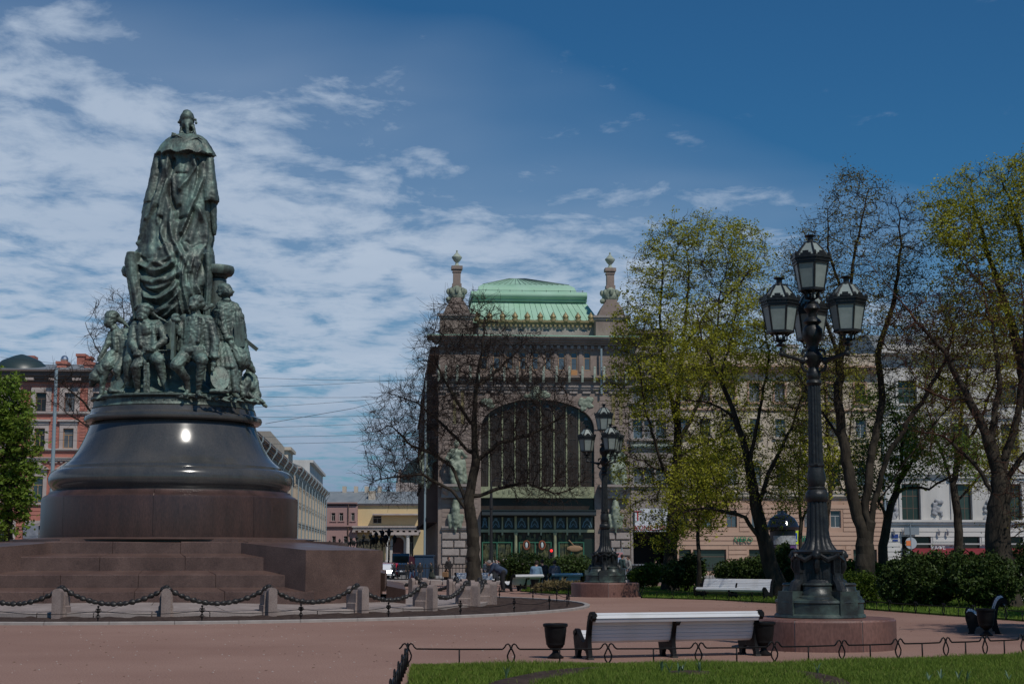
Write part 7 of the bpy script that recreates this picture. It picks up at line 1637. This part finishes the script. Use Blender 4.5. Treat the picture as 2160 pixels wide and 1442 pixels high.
mb = MB(); mb.box(U6(746), U6(886), -3.4, .02, z6(1118), z6(1112)); mb.box(U6(744), U6(888), -3.8, .02, z6(1112) + .01, z6(1109)); mb.box(U6(786), U6(884), -3.3, .02, z6(1128), z6(1122)); mb.box(U6(786), U6(884), -2.5, .02, z6(1086), z6(1083)); mb.build('entablature', M_trimW, Y.root)
dentils(Y, U6(748), U6(884), z6(1122), 1.6, .9, .5, 3.3, M_trimW)
for px in (819, 861): mb = MB(); mb.lathe([(.85, 0), (.85, .6), (.6, .7), (.52, z6(1132)), (.8, z6(1130)), (.8, z6(1128) - .01)], 14, U6(px), -2.4); mb.build('column', M_whiteP, Y.root, smooth='auto')
mb = MB(); ac = U6(840); zs6 = z6(1144)
for k in range(12):
    a0, a1 = math.pi * k / 12, math.pi * (k + 1) / 12; mb.xprism([(ac + r * math.cos(a), zs6 + r * math.sin(a)) for r, a in ((1.6, a0), (1.6, a1), (2.3, a1), (2.3, a0))][::-1], -.5, -.05)
mb.box(ac - 2.3, ac - 1.6, -.5, -.05, 0, zs6); mb.box(ac + 1.6, ac + 2.3, -.5, -.05, 0, zs6); mb.build('arch_surround', M_whiteP, Y.root)
mb = MB(); mb.xprism([(ac - 1.6, 0), (ac + 1.6, 0)] + [(ac + 1.6 * math.cos(math.pi * k / 12), zs6 + 1.6 * math.sin(math.pi * k / 12)) for k in range(13)], -.04, -.01); mb.build('arched_door', mat('dark_red_door', (.10, .04, .03), .7), Y.root)
Pk = Facade('pink_end_building', 'dusky pink building with paired windows left of the ochre building', 'building', P(640, 1165, 450).x, 450, 0.0, -1.2); Pk.pxr = 710; z7 = Pk.zz; U7 = Pk.u
hp_ = [(U7(a), U7(b), z7(y0), z7(y1)) for a, b, y0, y1 in ((698, 706, 1098, 1081), (715, 723, 1098, 1081), (740, 747, 1098, 1081), (700, 708, 1160, 1130), (725, 733, 1160, 1130))]
wall(Pk, 0, U7(752.5), 0, z7(1066), hp_, M_pinkP, depth=18)
for h in hp_: window(Pk, h, M_wframe, M_dglass); surround(Pk, h, M_pinkP, t=.3)
cornice(Pk, 0, U7(752.5), z7(1064), [(.4, .4), (.3, .8)], M_pinkP, ends=False); cornice(Pk, 0, U7(752.5), z7(1113), [(.4, .3), (.4, .7)], M_pinkP, 'string_course', ends=False)
mb = MB(); mb.tube([(U7(734), -.4, 0), (U7(734), -.4, z7(1064))], .15, 5); mb.build('drainpipe', M_bframe, Pk.root)
far = thing('far_domed_building', 'dark baroque roof with pale chimneys seen far behind the bare tree', 'building', (P(872, 1165, 520).x, 520, -1.2))
mb = MB(); k_ = 520 / FPX; mb.box(-6, 9, 0, 15, 0, (1165 - 1020) * k_ + 3); mb.build('wall', M_trimW, far)
mb = MB(); zb = (1165 - 1020) * k_ + 3; mb.lathe([(7.5, zb), (7.2, zb + 3), (5, zb + 5), (4.2, zb + 6.5), (2, zb + 8), (.3, zb + 9)], 8, 1, 7, mod=None); mb.build('mansard_roof', M_roofD, far)
for x in (-5, -3, 6): mb = MB(); mb.box(x - .5, x + .5, 3, 4, zb, zb + 4.5); mb.build('chimney', M_trimW, far)
# ------------------------------------------------------------------ street furniture
def far_lamp(px, d, label, s=1.0):
    g = PG(px, d); t = thing('side_street_lamp', label, 'street lamp', g, 0, 'dark multi-lantern lamps lining the side street'); return t
fl_proto = far_lamp(820, 205, 'x'); mb = MB(); mb.lathe([(.35, 0), (.3, .8), (.12, 1.0), (.08, 3.6), (.12, 3.7), (.05, 4.3)], 8); mb.build('lamp_column', M_black, fl_proto)
for k, (a, r, z_) in enumerate([(0, .75, 3.9), (2.09, .75, 3.9), (4.19, .75, 3.9), (0, 0, 4.7)]):
    mb = MB(); x, y = r * math.cos(a), r * math.sin(a); mb.lathe([(.14, z_), (.30, z_ + .55), (.36, z_ + .6), (.10, z_ + .95), (.02, z_ + 1.05)], 6, x, y)
    if r: mb.tube([(0, 0, 3.4), (x * .6, y * .6, 3.4), (x, y, z_)], .05, 4)
    mb.build('lantern', M_black, fl_proto)
sp = [(820, 205), (806, 215), (793, 232), (781, 250), (767, 262), (752, 285), (740, 305), (728, 325), (716, 350), (704, 375), (695, 400)]
for k, (px, d) in enumerate(sp):
    lb = 'dark ornate lamp in the side street row, %s nearest' % ORD[k]
    if k == 0: fl_proto['label'] = lb
    else: copy_tree(fl_proto, loc=PG(px, d), rz=k, label=lb)

# slim street lamp by the bare tree
g = PG(1036, 120); t = thing('street_lamp', 'slim black street lamp post with a wide cast base right of the bare tree', 'street lamp', g)
mb = MB(); mb.lathe([(.55, 0), (.5, .4), (.36, .7), (.3, 1.2), (.18, 1.5), (.12, 2.4), (.10, 5.5), (.14, 5.6), (.06, 7.6)], 12); mb.build('post', M_black, t)
mb = MB(); mb.tube([(0, 0, 7.5), (.4, 0, 7.9), (1.0, 0, 7.8)], .05, 5); mb.lathe([(.05, 7.75), (.24, 7.6), (.2, 7.4), (.03, 7.35)], 8, 1.05, 0); mb.build('lamp_head', M_black, t)
# traffic light
g = PG(1163, 128); t = thing('traffic_light', 'traffic light showing red in front of the shop windows', 'traffic light', g)
mb = MB(); mb.tube([(0, 0, 0), (0, 0, 2.6)], .07, 8); mb.build('pole', M_black, t); mb = MB(); mb.box(-.2, .2, -.15, .15, 1.75, 2.75); hs_ = mb.build('signal_housing', M_black, t)
rl_ = bpy.data.materials.new('red_signal'); rl_.use_nodes = True; rl_.node_tree.nodes['Principled BSDF'].inputs['Emission Color'].default_value = (1, .03, .03, 1); rl_.node_tree.nodes['Principled BSDF'].inputs['Emission Strength'].default_value = 2.2; rl_.node_tree.nodes['Principled BSDF'].inputs['Base Color'].default_value = (.6, .02, .02, 1)
mb = MB(); mb.ball((0, -.16, 2.5), (.11, .05, .12), 10, 6); mb.build('red_signal', rl_, hs_)
for z_ in (2.2, 1.95): mb = MB(); mb.ball((0, -.16, z_), (.09, .04, .09), 8, 5); mb.build('dark_signal', M_iron, hs_)
# poster board
g = PG(1302, 118); t = thing('poster_board', 'small blue and pink poster board right of the far lamp column', 'poster', g)
mb = MB(); mb.tube([(-.35, 0, 0), (-.35, 0, 2.6)], .04, 5); mb.tube([(.35, 0, 0), (.35, 0, 2.6)], .04, 5); mb.box(-.46, .46, -.06, .02, .95, 2.3); mb.build('board_frame', M_pipe, t)
mb = MB(); mb.box(-.42, .42, -.075, -.062, 1.0, 1.85); mb.build('blue_poster', mat('poster_blue', (.14, .28, .45), .6, col2=(.45, .5, .55), nscale=3), t); mb = MB(); mb.box(-.42, .42, -.075, -.062, 1.88, 2.25); mb.build('pink_poster', mat('poster_pink', (.5, .25, .25), .6), t)
# advertising column with a dark dome
g = PG(1652, 92); t = thing('advertising_column', 'round advertising kiosk with a glossy dark dome among the trees', 'kiosk', g); s9 = 92 / FPX; zf = lambda py: EYE + (1165 - py) * s9 - g.z
mb = MB(); mb.lathe([(.85, 0), (.85, .2), (.75, .25), (.75, zf(1120))], 24); mb.build('drum', mat('dark_poster_drum', (.03, .028, .03), .5, col2=(.06, .05, .05), nscale=2), t)
mb = MB(); mb.lathe([(.77, zf(1160)), (.775, zf(1150))], 24, a0=math.pi * 1.15, a1=math.pi * 1.85); mb.build('purple_poster', mat('poster_purple', (.12, .05, .17), .6), t)
mb = MB(); mb.lathe([(.77, zf(1148)), (.775, zf(1130))], 24, a0=math.pi * 1.2, a1=math.pi * 1.85); mb.build('grey_poster', mat('poster_grey', (.20, .20, .21), .6, col2=(.5, .5, .52), nscale=7), t)
mb = MB(); mb.lathe([(.75, zf(1120)), (.98, zf(1118)), (1.0, zf(1112)), (.92, zf(1108)), (.86, zf(1102)), (.7, zf(1093)), (.4, zf(1086)), (.12, zf(1083)), (.08, zf(1078)), (.02, zf(1074))], 28); mb.build('dome', mat('glossy_black_dome', (.012, .014, .02), .08, spec=.6), t, smooth='auto')
mb = MB(); mb.lathe([(.76, zf(1166)), (1.15, zf(1166)), (1.2, zf(1162)), (.76, zf(1160))], 24); mb.build('skirt_roof', mat('dark_red_edge', (.06, .02, .02), .5), t)
# crossing sign
g = PG(1676, 128); t = thing('crossing_sign', 'blue pedestrian crossing sign on a fluorescent yellow board', 'road sign', g); s9 = 128 / FPX; zf = lambda py: EYE + (1165 - py) * s9 - g.z
mb = MB(); mb.tube([(.15, .05, 0), (.15, .05, zf(1118))], .05, 6); mb.build('pole', M_pipe, t); mb = MB(); mb.box(-.35, .35, -.02, .02, zf(1147), zf(1119)); mb.build('yellow_board', mat('fluorescent_yellow', (.62, .78, .02), .5), t); mb = MB(); mb.box(-.25, .25, -.035, -.022, zf(1142), zf(1124)); b_ = mb.build('blue_panel', mat('sign_blue', (.02, .08, .40), .5), t)
mb = MB(); mb.xprism([(-.2, zf(1140)), (.2, zf(1140)), (0, zf(1126))], -.045, -.036); b2 = mb.build('white_triangle', mat('sign_white', (.75, .75, .75), .5), b_)
mb = MB(); mb.tube([(0, -.05, zf(1133)), (-.06, -.05, zf(1138))], .016, 4); mb.tube([(0, -.05, zf(1133)), (.06, -.05, zf(1138))], .016, 4); mb.tube([(0, -.05, zf(1130)), (0, -.05, zf(1133))], .025, 4); mb.ball((0, -.05, zf(1129)), .025, 6, 4); mb.build('walking_symbol', M_black, b_)
# iron railing along the street
t = thing('street_railing', 'black spiked iron railing between the garden and the avenue', 'railing', (-9, 117, gz(117)))
mb = MB(); mb.box(0, 60, -.03, .03, .25, .31); mb.box(0, 60, -.03, .03, 1.05, 1.11); mb.build('rails', M_black, t)
sb = MB(); sb.tube([(0, 0, 0), (0, 0, 1.25)], .025, 4); sb.tube([(0, 0, 1.2), (0, 0, 1.30), (0, 0, 1.45)], [.025, .06, .005], 4); sbm = sb.mesh('spike_bar', M_black)
for k in range(240): obj('spike_bar', sbm, t, loc=(k * .25 + .1, 0, 0))
# stone edging and blue kiosk
t = thing('stone_edging', 'low pale rubble edging behind the chain posts', 'edging', PG(885, 98)); rg = random.Random(2)
for k in range(24):
    s = rg.uniform(.22, .36); mb = MB(); mb.bbox(-s, s, -.22, .22, 0, rg.uniform(.22, .36), .05); mb.build('edging_stone', M_granG, t, loc=(-2.6 + k * .36, rg.uniform(-.2, .2), 0), rot=(0, 0, rg.uniform(-.2, .2)))
g = PG(892, 150); t = thing('blue_kiosk', 'dark blue boxy kiosk with a maroon panel at the street corner', 'kiosk', g); s9 = 150 / FPX; h = (1213 - 1163) * s9
mb = MB(); mb.box(-.75, 1.0, 0, 1.8, .1, h); mb.box(-.85, 1.1, -.1, 1.9, h, h + .12); mb.box(.05, .12, -.03, 0, .1, h); mb.build('body', mat('slate_blue_panel', (.035, .06, .10), .45), t); mb = MB(); mb.box(-1.3, -.78, 0, 1.8, .1, h); mb.build('maroon_panel', mat('maroon_panel', (.07, .01, .02), .5), t)
# vehicles
def car(px, d, label, col, rz, L_=4.3, H=1.5, W_=1.8, van=False):
    g = PG(px, d); g.z += .012; t = thing('parked_car', label, 'car' if not van else 'minibus', g, rz, 'vehicles in the side street')
    if van: pr = [(-L_ / 2, .35), (-L_ / 2, 1.6), (-L_ / 2 + .15, H), (L_ / 2 - .5, H), (L_ / 2 - .05, 1.3), (L_ / 2, .35)]
    else: pr = [(-L_ / 2, .35), (-L_ / 2, .85), (-L_ / 2 + .3, .95), (-L_ / 2 + .9, H - .03), (-L_ / 2 + 1.3, H), (.35, H), (.9, H - .12), (1.35, .95), (L_ / 2 - .1, .8), (L_ / 2, .6), (L_ / 2, .35)]
    mb = MB(); mb.xprism(pr, -W_ / 2, W_ / 2); mb.build('body', mat('car_paint_' + label.split()[0], col, .25, spec=.6, coat=.5), t)
    mb = MB()
    if van: mb.box(-L_ / 2 + .3, L_ / 2 - .7, -W_ / 2 - .01, W_ / 2 + .01, 1.45, H - .3); mb.box(L_ / 2 - .3, L_ / 2 + .01, -W_ / 2 + .1, W_ / 2 - .1, 1.4, H - .35); mb.box(-L_ / 2 - .01, -L_ / 2 + .2, -W_ / 2 + .1, W_ / 2 - .1, 1.45, H - .3)
    else: mb.xprism([(-L_ / 2 + .65, 1.0), (-L_ / 2 + .98, H - .1), (.35, H - .1), (1.1, 1.0)], -W_ / 2 - .01, W_ / 2 + .01); mb.add([(-L_ / 2 + .36, -.7, 1.0), (-L_ / 2 + .36, .7, 1.0), (-L_ / 2 + .84, .65, H - .12), (-L_ / 2 + .84, -.65, H - .12)], [(0, 3, 2, 1)])
    mb.build('glazing', M_dglass, t)
    for x in (-L_ / 2 + .8, L_ / 2 - .85):
        for s in (-1, 1):
            mb = MB(); mb.tube([(0, -.11, 0), (0, .11, 0)], .32, 14); w = mb.build('tyre', M_rubber, t, loc=(x, s * (W_ / 2 - .1), .32)); mb = MB(); mb.tube([(0, -.12, 0), (0, .12, 0)], .18, 10); mb.build('rim', M_wframe, w)
    for s in (-1, 1): mb = MB(); mb.ball((-L_ / 2, s * (W_ / 2 - .25), .8), (.05, .16, .09), 6, 4); mb.build('tail_light', mat('tail_red', (.4, .01, .01), .3), t); mb = MB(); mb.ball((L_ / 2 - .03, s * (W_ / 2 - .3), .68), (.06, .18, .09), 6, 4); mb.build('headlight', mat('headlamp', (.8, .8, .8), .15), t)
    return t
car(808, 160, 'white car stopped at the mouth of the side street behind the steps', (.7, .7, .7), R(-75)); car(822, 168, 'red car next to the white car in the side street', (.42, .01, .015), R(-80)); car(845, 190, 'dark blue minibus in the side street before the white portico', (.02, .035, .06), R(95), 5.5, 2.5, 2.0, True)
car(1352, 146, 'grey car passing behind the shrubs on the avenue', (.22, .23, .25), R(4)); car(1560, 146, 'pale car passing behind the sapling on the avenue', (.4, .38, .4), R(4)); car(858, 166, 'black car beside the minibus at the side street', (.01, .01, .012), R(-85))

# metal barrier and white garden fence piece
t = thing('metal_barrier', 'grey metal crowd barrier right of the far lamp plinth', 'barrier', PG(1330, 78)); mb = MB()
mb.tube([(-.7, 0, .05), (-.7, 0, .95), (.7, 0, .95), (.7, 0, .05)], .022, 5)
for k in range(12): mb.tube([(-.6 + k * .11, 0, .2), (-.6 + k * .11, 0, .94)], .010, 4)
mb.tube([(-.7, 0, .2), (.7, 0, .2)], .016, 4); mb.build('bars', M_pipe, t)
t = thing('white_picket_fence', 'short white picket fence by the right edge behind the end-on bench', 'fence', PG(2150, 52))
mb = MB(); mb.box(-.6, 1.2, -.02, .02, .15, .22); mb.box(-.6, 1.2, -.02, .02, .62, .69); mb.build('rails', M_white, t); pk = MB(); pk.box(-.022, .022, -.012, .012, 0, .8); pkm = pk.mesh('picket', M_white)
for k in range(16): obj('picket', pkm, t, loc=(-.55 + k * .11, -.03, .02))

# ------------------------------------------------------------------ people
def person(name_lb, px, d, face, coat, trous, skin=(.42, .25, .18), hair=(.03, .02, .015), pose='walk', h=1.7, long=False, extra=None, z=None):
    g = PG(px, d); g.z = gz(d) if z is None else z; t = thing('person', name_lb, 'person', g, face); s = h / 1.75
    def V_(x, y, z_): return (x * s, y * s, z_ * s)
    # faces local -y
    bx = lambda a, b, r1, r2: ('c', V_(*a), V_(*b), r1 * s, r2 * s)
    if pose == 'walk': LF, LK, RF, RK = (-.10, -.32, .06), (-.10, -.16, .50), (.10, .34, .10), (.10, .06, .50); hipz, sh, hd = .92, (0, -.03, 1.42), (0, -.07, 1.62); el = ((-.25, .06, 1.15), (.25, -.10, 1.15)); hn = ((-.24, -.12, .93), (.25, .02, .90))
    elif pose == 'stand': LF, LK, RF, RK = (-.11, -.02, .05), (-.10, -.03, .50), (.11, -.02, .05), (.10, -.03, .50); hipz, sh, hd = .92, (0, 0, 1.43), (0, -.03, 1.63); el = ((-.27, .03, 1.15), (.27, .03, 1.15)); hn = ((-.26, -.14, .98), (.26, -.14, .98))
    elif pose == 'bend': LF, LK, RF, RK = (-.12, 0, .05), (-.12, -.03, .48), (.12, 0, .05), (.12, -.03, .48); hipz, sh, hd = .88, (0, -.42, 1.22), (0, -.66, 1.28); el = ((-.24, -.50, .98), (.24, -.50, .98)); hn = ((-.18, -.62, .80), (.18, -.62, .80))
    elif pose == 'sit': LF, LK, RF, RK = (-.13, -.50, .05), (-.12, -.45, .47), (.13, -.48, .05), (.12, -.45, .47); hipz, sh, hd = .50, (0, -.08, 1.02), (0, -.18, 1.22); el = ((-.25, -.10, .76), (.25, -.10, .76)); hn = ((-.14, -.34, .62), (.14, -.34, .62))
    hp_ = (0, 0, hipz)
    body = [('s', V_(*hd), (.085 * s, .10 * s, .118 * s)), ('s', V_(hd[0], hd[1] - .10, hd[2] - .01), (.016 * s, .025 * s, .022 * s)), bx((hd[0], hd[1] + .03, hd[2] - .08), (sh[0], sh[1], sh[2] + .04), .052, .06), bx((-.16, sh[1], sh[2] - .02), (.16, sh[1], sh[2] - .02), .075, .075), bx((sh[0], sh[1], sh[2] - .1), hp_, .15, .15)]
    for k, sg in enumerate((-1, 1)):
        body += [bx((sg * .18, sh[1], sh[2] - .03), el[k], .055, .042), bx(el[k], hn[k], .042, .03), ('s', V_(hn[k][0], hn[k][1] - .03, hn[k][2] - .05), (.03 * s, .038 * s, .055 * s))]
        for q in range(4): body.append(bx((hn[k][0] + (q - 1.5) * .016, hn[k][1] - .035, hn[k][2] - .08), (hn[k][0] + (q - 1.5) * .018, hn[k][1] - .05, hn[k][2] - .14), .010, .008))
        body.append(bx((hn[k][0] - sg * .03, hn[k][1] - .03, hn[k][2] - .04), (hn[k][0] - sg * .05, hn[k][1] - .05, hn[k][2] - .09), .011, .009))
        F_, K_ = (LF, LK) if sg < 0 else (RF, RK); body += [bx((sg * .09, hp_[1], hipz - .03), K_, .085, .06), bx(K_, (F_[0], F_[1], F_[2] + .04), .055, .038), bx(F_, (F_[0], F_[1] - .14, F_[2] - .02), .045, .035)]
    mskin = mat('skin', skin, .6); obj('body', blob(body, .022, 1, mskin, name='body'), t)
    ct = [bx((-.17, sh[1], sh[2] - .02), (.17, sh[1], sh[2] - .02), .10, .10), bx((sh[0], sh[1], sh[2] - .12), hp_, .185, .185)]
    for k, sg in enumerate((-1, 1)): ct += [bx((sg * .19, sh[1], sh[2] - .04), el[k], .08, .065), bx(el[k], tuple(a * .8 + b * .2 for a, b in zip(hn[k], el[k])), .062, .052)]
    if long: ct += [bx(hp_, (0, .02, .42), .20, .26), bx((-.05, LK[1] * .5, .6), (-.08, LK[1] * .8, .36), .17, .15), bx((.05, RK[1] * .5 + .05, .6), (.08, RK[1] + .12, .36), .17, .15)]
    cm_ = mat('coat_%d' % (hash(coat) % 9999), coat, .85, col2=tuple(c * .75 for c in coat), nscale=6); obj('coat', blob(ct, .028, 1, cm_, name='coat', disp=lambda v: .010 * noise.noise(v * 9)), t)
    tr = []
    for sg in (-1, 1): F_, K_ = (LF, LK) if sg < 0 else (RF, RK); tr += [bx((sg * .09, hp_[1], hipz - .03), K_, .115, .085), bx(K_, (F_[0], F_[1] + .02, F_[2] + .09), .082, .062)]
    tr.append(bx((-.08, 0, hipz), (.08, 0, hipz), .135, .135)); obj('trousers', blob(tr, .028, 1, mat('trousers_%d' % (hash(trous) % 9999), trous, .85), name='trousers'), t)
    sh_ = []
    for F_ in (LF, RF): sh_.append(bx((F_[0], F_[1] + .03, F_[2] - .0), (F_[0], F_[1] - .16, F_[2] - .02), .055, .045))
    obj('shoes', blob(sh_, .02, 1, M_rubber, name='shoes'), t)
    hr = [('s', V_(hd[0], hd[1] + .022, hd[2] + .03), (.098 * s, .105 * s, .108 * s))]
    if extra == 'longhair': hr.append(bx((hd[0], hd[1] + .07, hd[2]), (hd[0], hd[1] + .10, hd[2] - .22), .08, .06))
    obj('hair', blob(hr, .02, 1, mat('hair_%d' % (hash(hair) % 9999), hair, .8), name='hair'), t)
    if extra == 'bag': mb = MB(); mb.bbox(-.36, -.24, -.2, .2, .48, .80, .03); mb.tube([(-.30, -.12, .79), (-.30, 0, .98), (-.30, .12, .79)], .012, 4); b_ = mb.build('bag', mat('tan_bag', (.30, .17, .08), .7)); b_.location = t.location; b_.rotation_euler = t.rotation_euler; tag(b_, 'tan shopping bag held by the woman in the long dark coat', 'bag')
    return t
person('grey-haired man in a blue jacket and dark trousers bending forward beside the bench', 1062, 69, R(-95), (.035, .055, .10), (.015, .015, .018), hair=(.22, .21, .20), pose='bend', h=1.72)
person('woman in a long dark coat with a red scarf walking behind the chain posts', 945, 103, R(60), (.018, .015, .014), (.02, .015, .015), pose='walk', long=True, h=1.78, extra='bag', hair=(.06, .03, .02))
person('person in a long olive coat with a pale backpack strolling at the street corner', 911, 146, R(-70), (.05, .055, .04), (.32, .22, .16), pose='walk', long=True, h=1.68)
person('person in a dark jacket and blue jeans walking near the blue kiosk', 869, 146, R(-20), (.02, .02, .025), (.05, .09, .16), pose='walk', h=1.76)
person('person with folded arms in grey trousers standing before the blue kiosk', 886, 147, R(10), (.03, .028, .03), (.08, .08, .085), pose='stand', h=1.66)
person('person in an orange-brown jacket walking close to the bare tree trunk', 985, 140, R(80), (.30, .15, .04), (.04, .03, .03), pose='walk', h=1.68)
person('person in a white top crossing between the bare tree and the slim lamp', 1010, 138, R(-60), (.6, .6, .62), (.05, .05, .06), pose='walk', h=1.66)
person('person with a red cap among passers-by right of the slim street lamp', 1051, 136, R(30), (.02, .02, .03), (.03, .03, .04), hair=(.45, .02, .02), pose='walk', h=1.74)
person('person in pale clothes in the little crowd right of the slim street lamp', 1058, 130, R(-30), (.35, .27, .25), (.03, .03, .035), pose='stand', h=1.66)
person('dark-dressed person at the left of the crowd by the slim street lamp', 1044, 127, R(90), (.02, .018, .02), (.02, .02, .025), pose='walk', h=1.7)
person('person in a light denim jacket seated on the bench seen from behind', 1130, 71.4, R(165), (.16, .26, .36), (.08, .13, .2), pose='sit', h=1.75)
person('person in a black jacket seated behind the hedge at the far bench', 1146, 75, R(200), (.015, .015, .018), (.03, .03, .035), pose='sit', h=1.8)
person('person in a patterned grey jacket seated at the hidden bench', 1170, 76, R(180), (.16, .15, .17), (.04, .04, .05), pose='sit', h=1.75)
person('person in a dark cyan jacket standing right of the far lamp base', 1312, 84, R(120), (.03, .06, .06), (.02, .02, .022), pose='stand', h=1.72)
person('person in a pink top passing behind the loose shrub', 1558, 126, R(-80), (.45, .28, .30), (.03, .03, .035), pose='walk', h=1.7)

for px_, d_, f_, c_, t_, po, lb in ((1068, 118, 60, (.03, .03, .035), (.03, .03, .03), 'walk', 'person in black passing the left edge of the dark shrub'), (1036, 133, -100, (.28, .06, .05), (.04, .04, .05), 'walk', 'person in a dull red jacket behind the slim street lamp'),
    (1022, 131, 70, (.05, .07, .10), (.03, .03, .03), 'walk', 'person in a slate jacket walking right of the bare tree trunk'), (860, 150, 30, (.02, .02, .02), (.03, .03, .035), 'stand', 'person all in black at the left of the blue kiosk'), (832, 152, -50, (.08, .08, .09), (.03, .03, .04), 'walk', 'person in a grey top behind the granite steps'),
    (1326, 90, -80, (.28, .28, .26), (.05, .06, .09), 'stand', 'person in a pale shirt right of the far lamp base'), (1380, 124, 90, (.35, .28, .27), (.03, .03, .03), 'walk', 'person in a light coat behind the light green shrub')):
    person(lb, px_, d_, R(f_), c_, t_, pose=po, h=1.7)

# ------------------------------------------------------------------ overhead wires across the avenue
wl = [(560, 775, 905, 800), (556, 795, 910, 790), (560, 815, 905, 832), (556, 838, 908, 822), (560, 858, 905, 868), (556, 880, 905, 880), (560, 900, 905, 905), (556, 915, 905, 918)]
M_wire = mat('overhead_wire', (.10, .11, .13), .7)
for k, (x0, y0, x1, y1) in enumerate(wl):
    a = P(x0 - 560, y0 - (y1 - y0) * 1.2 + 8, 162); b = P(x1 + 70, y1, 176); o0 = a; mb = MB(); n_ = 24; pts = []
    for i in range(n_ + 1):
        q = a.lerp(b, i / n_); q.z -= .9 * (1 - (2 * i / n_ - 1) ** 2); pts.append(q - o0)
    mb.tube(pts, .022, 3); o = mb.build('overhead_wire', M_wire, loc=o0); tag(o, 'thin dark tram wire across the sky over the side street, %s from the top' % ORD[k], 'wire', 'overhead wires')
a = P(560, 893, 150); b = P(905, 818, 174); mb = MB(); mb.tube([Vector((0, 0, 0)), (b - a) * .5 - Vector((0, 0, .4)), b - a], .03, 3); tag(mb.build('overhead_wire', M_wire, loc=a), 'thin dark span wire rising to the right across the other tram wires', 'wire', 'overhead wires')
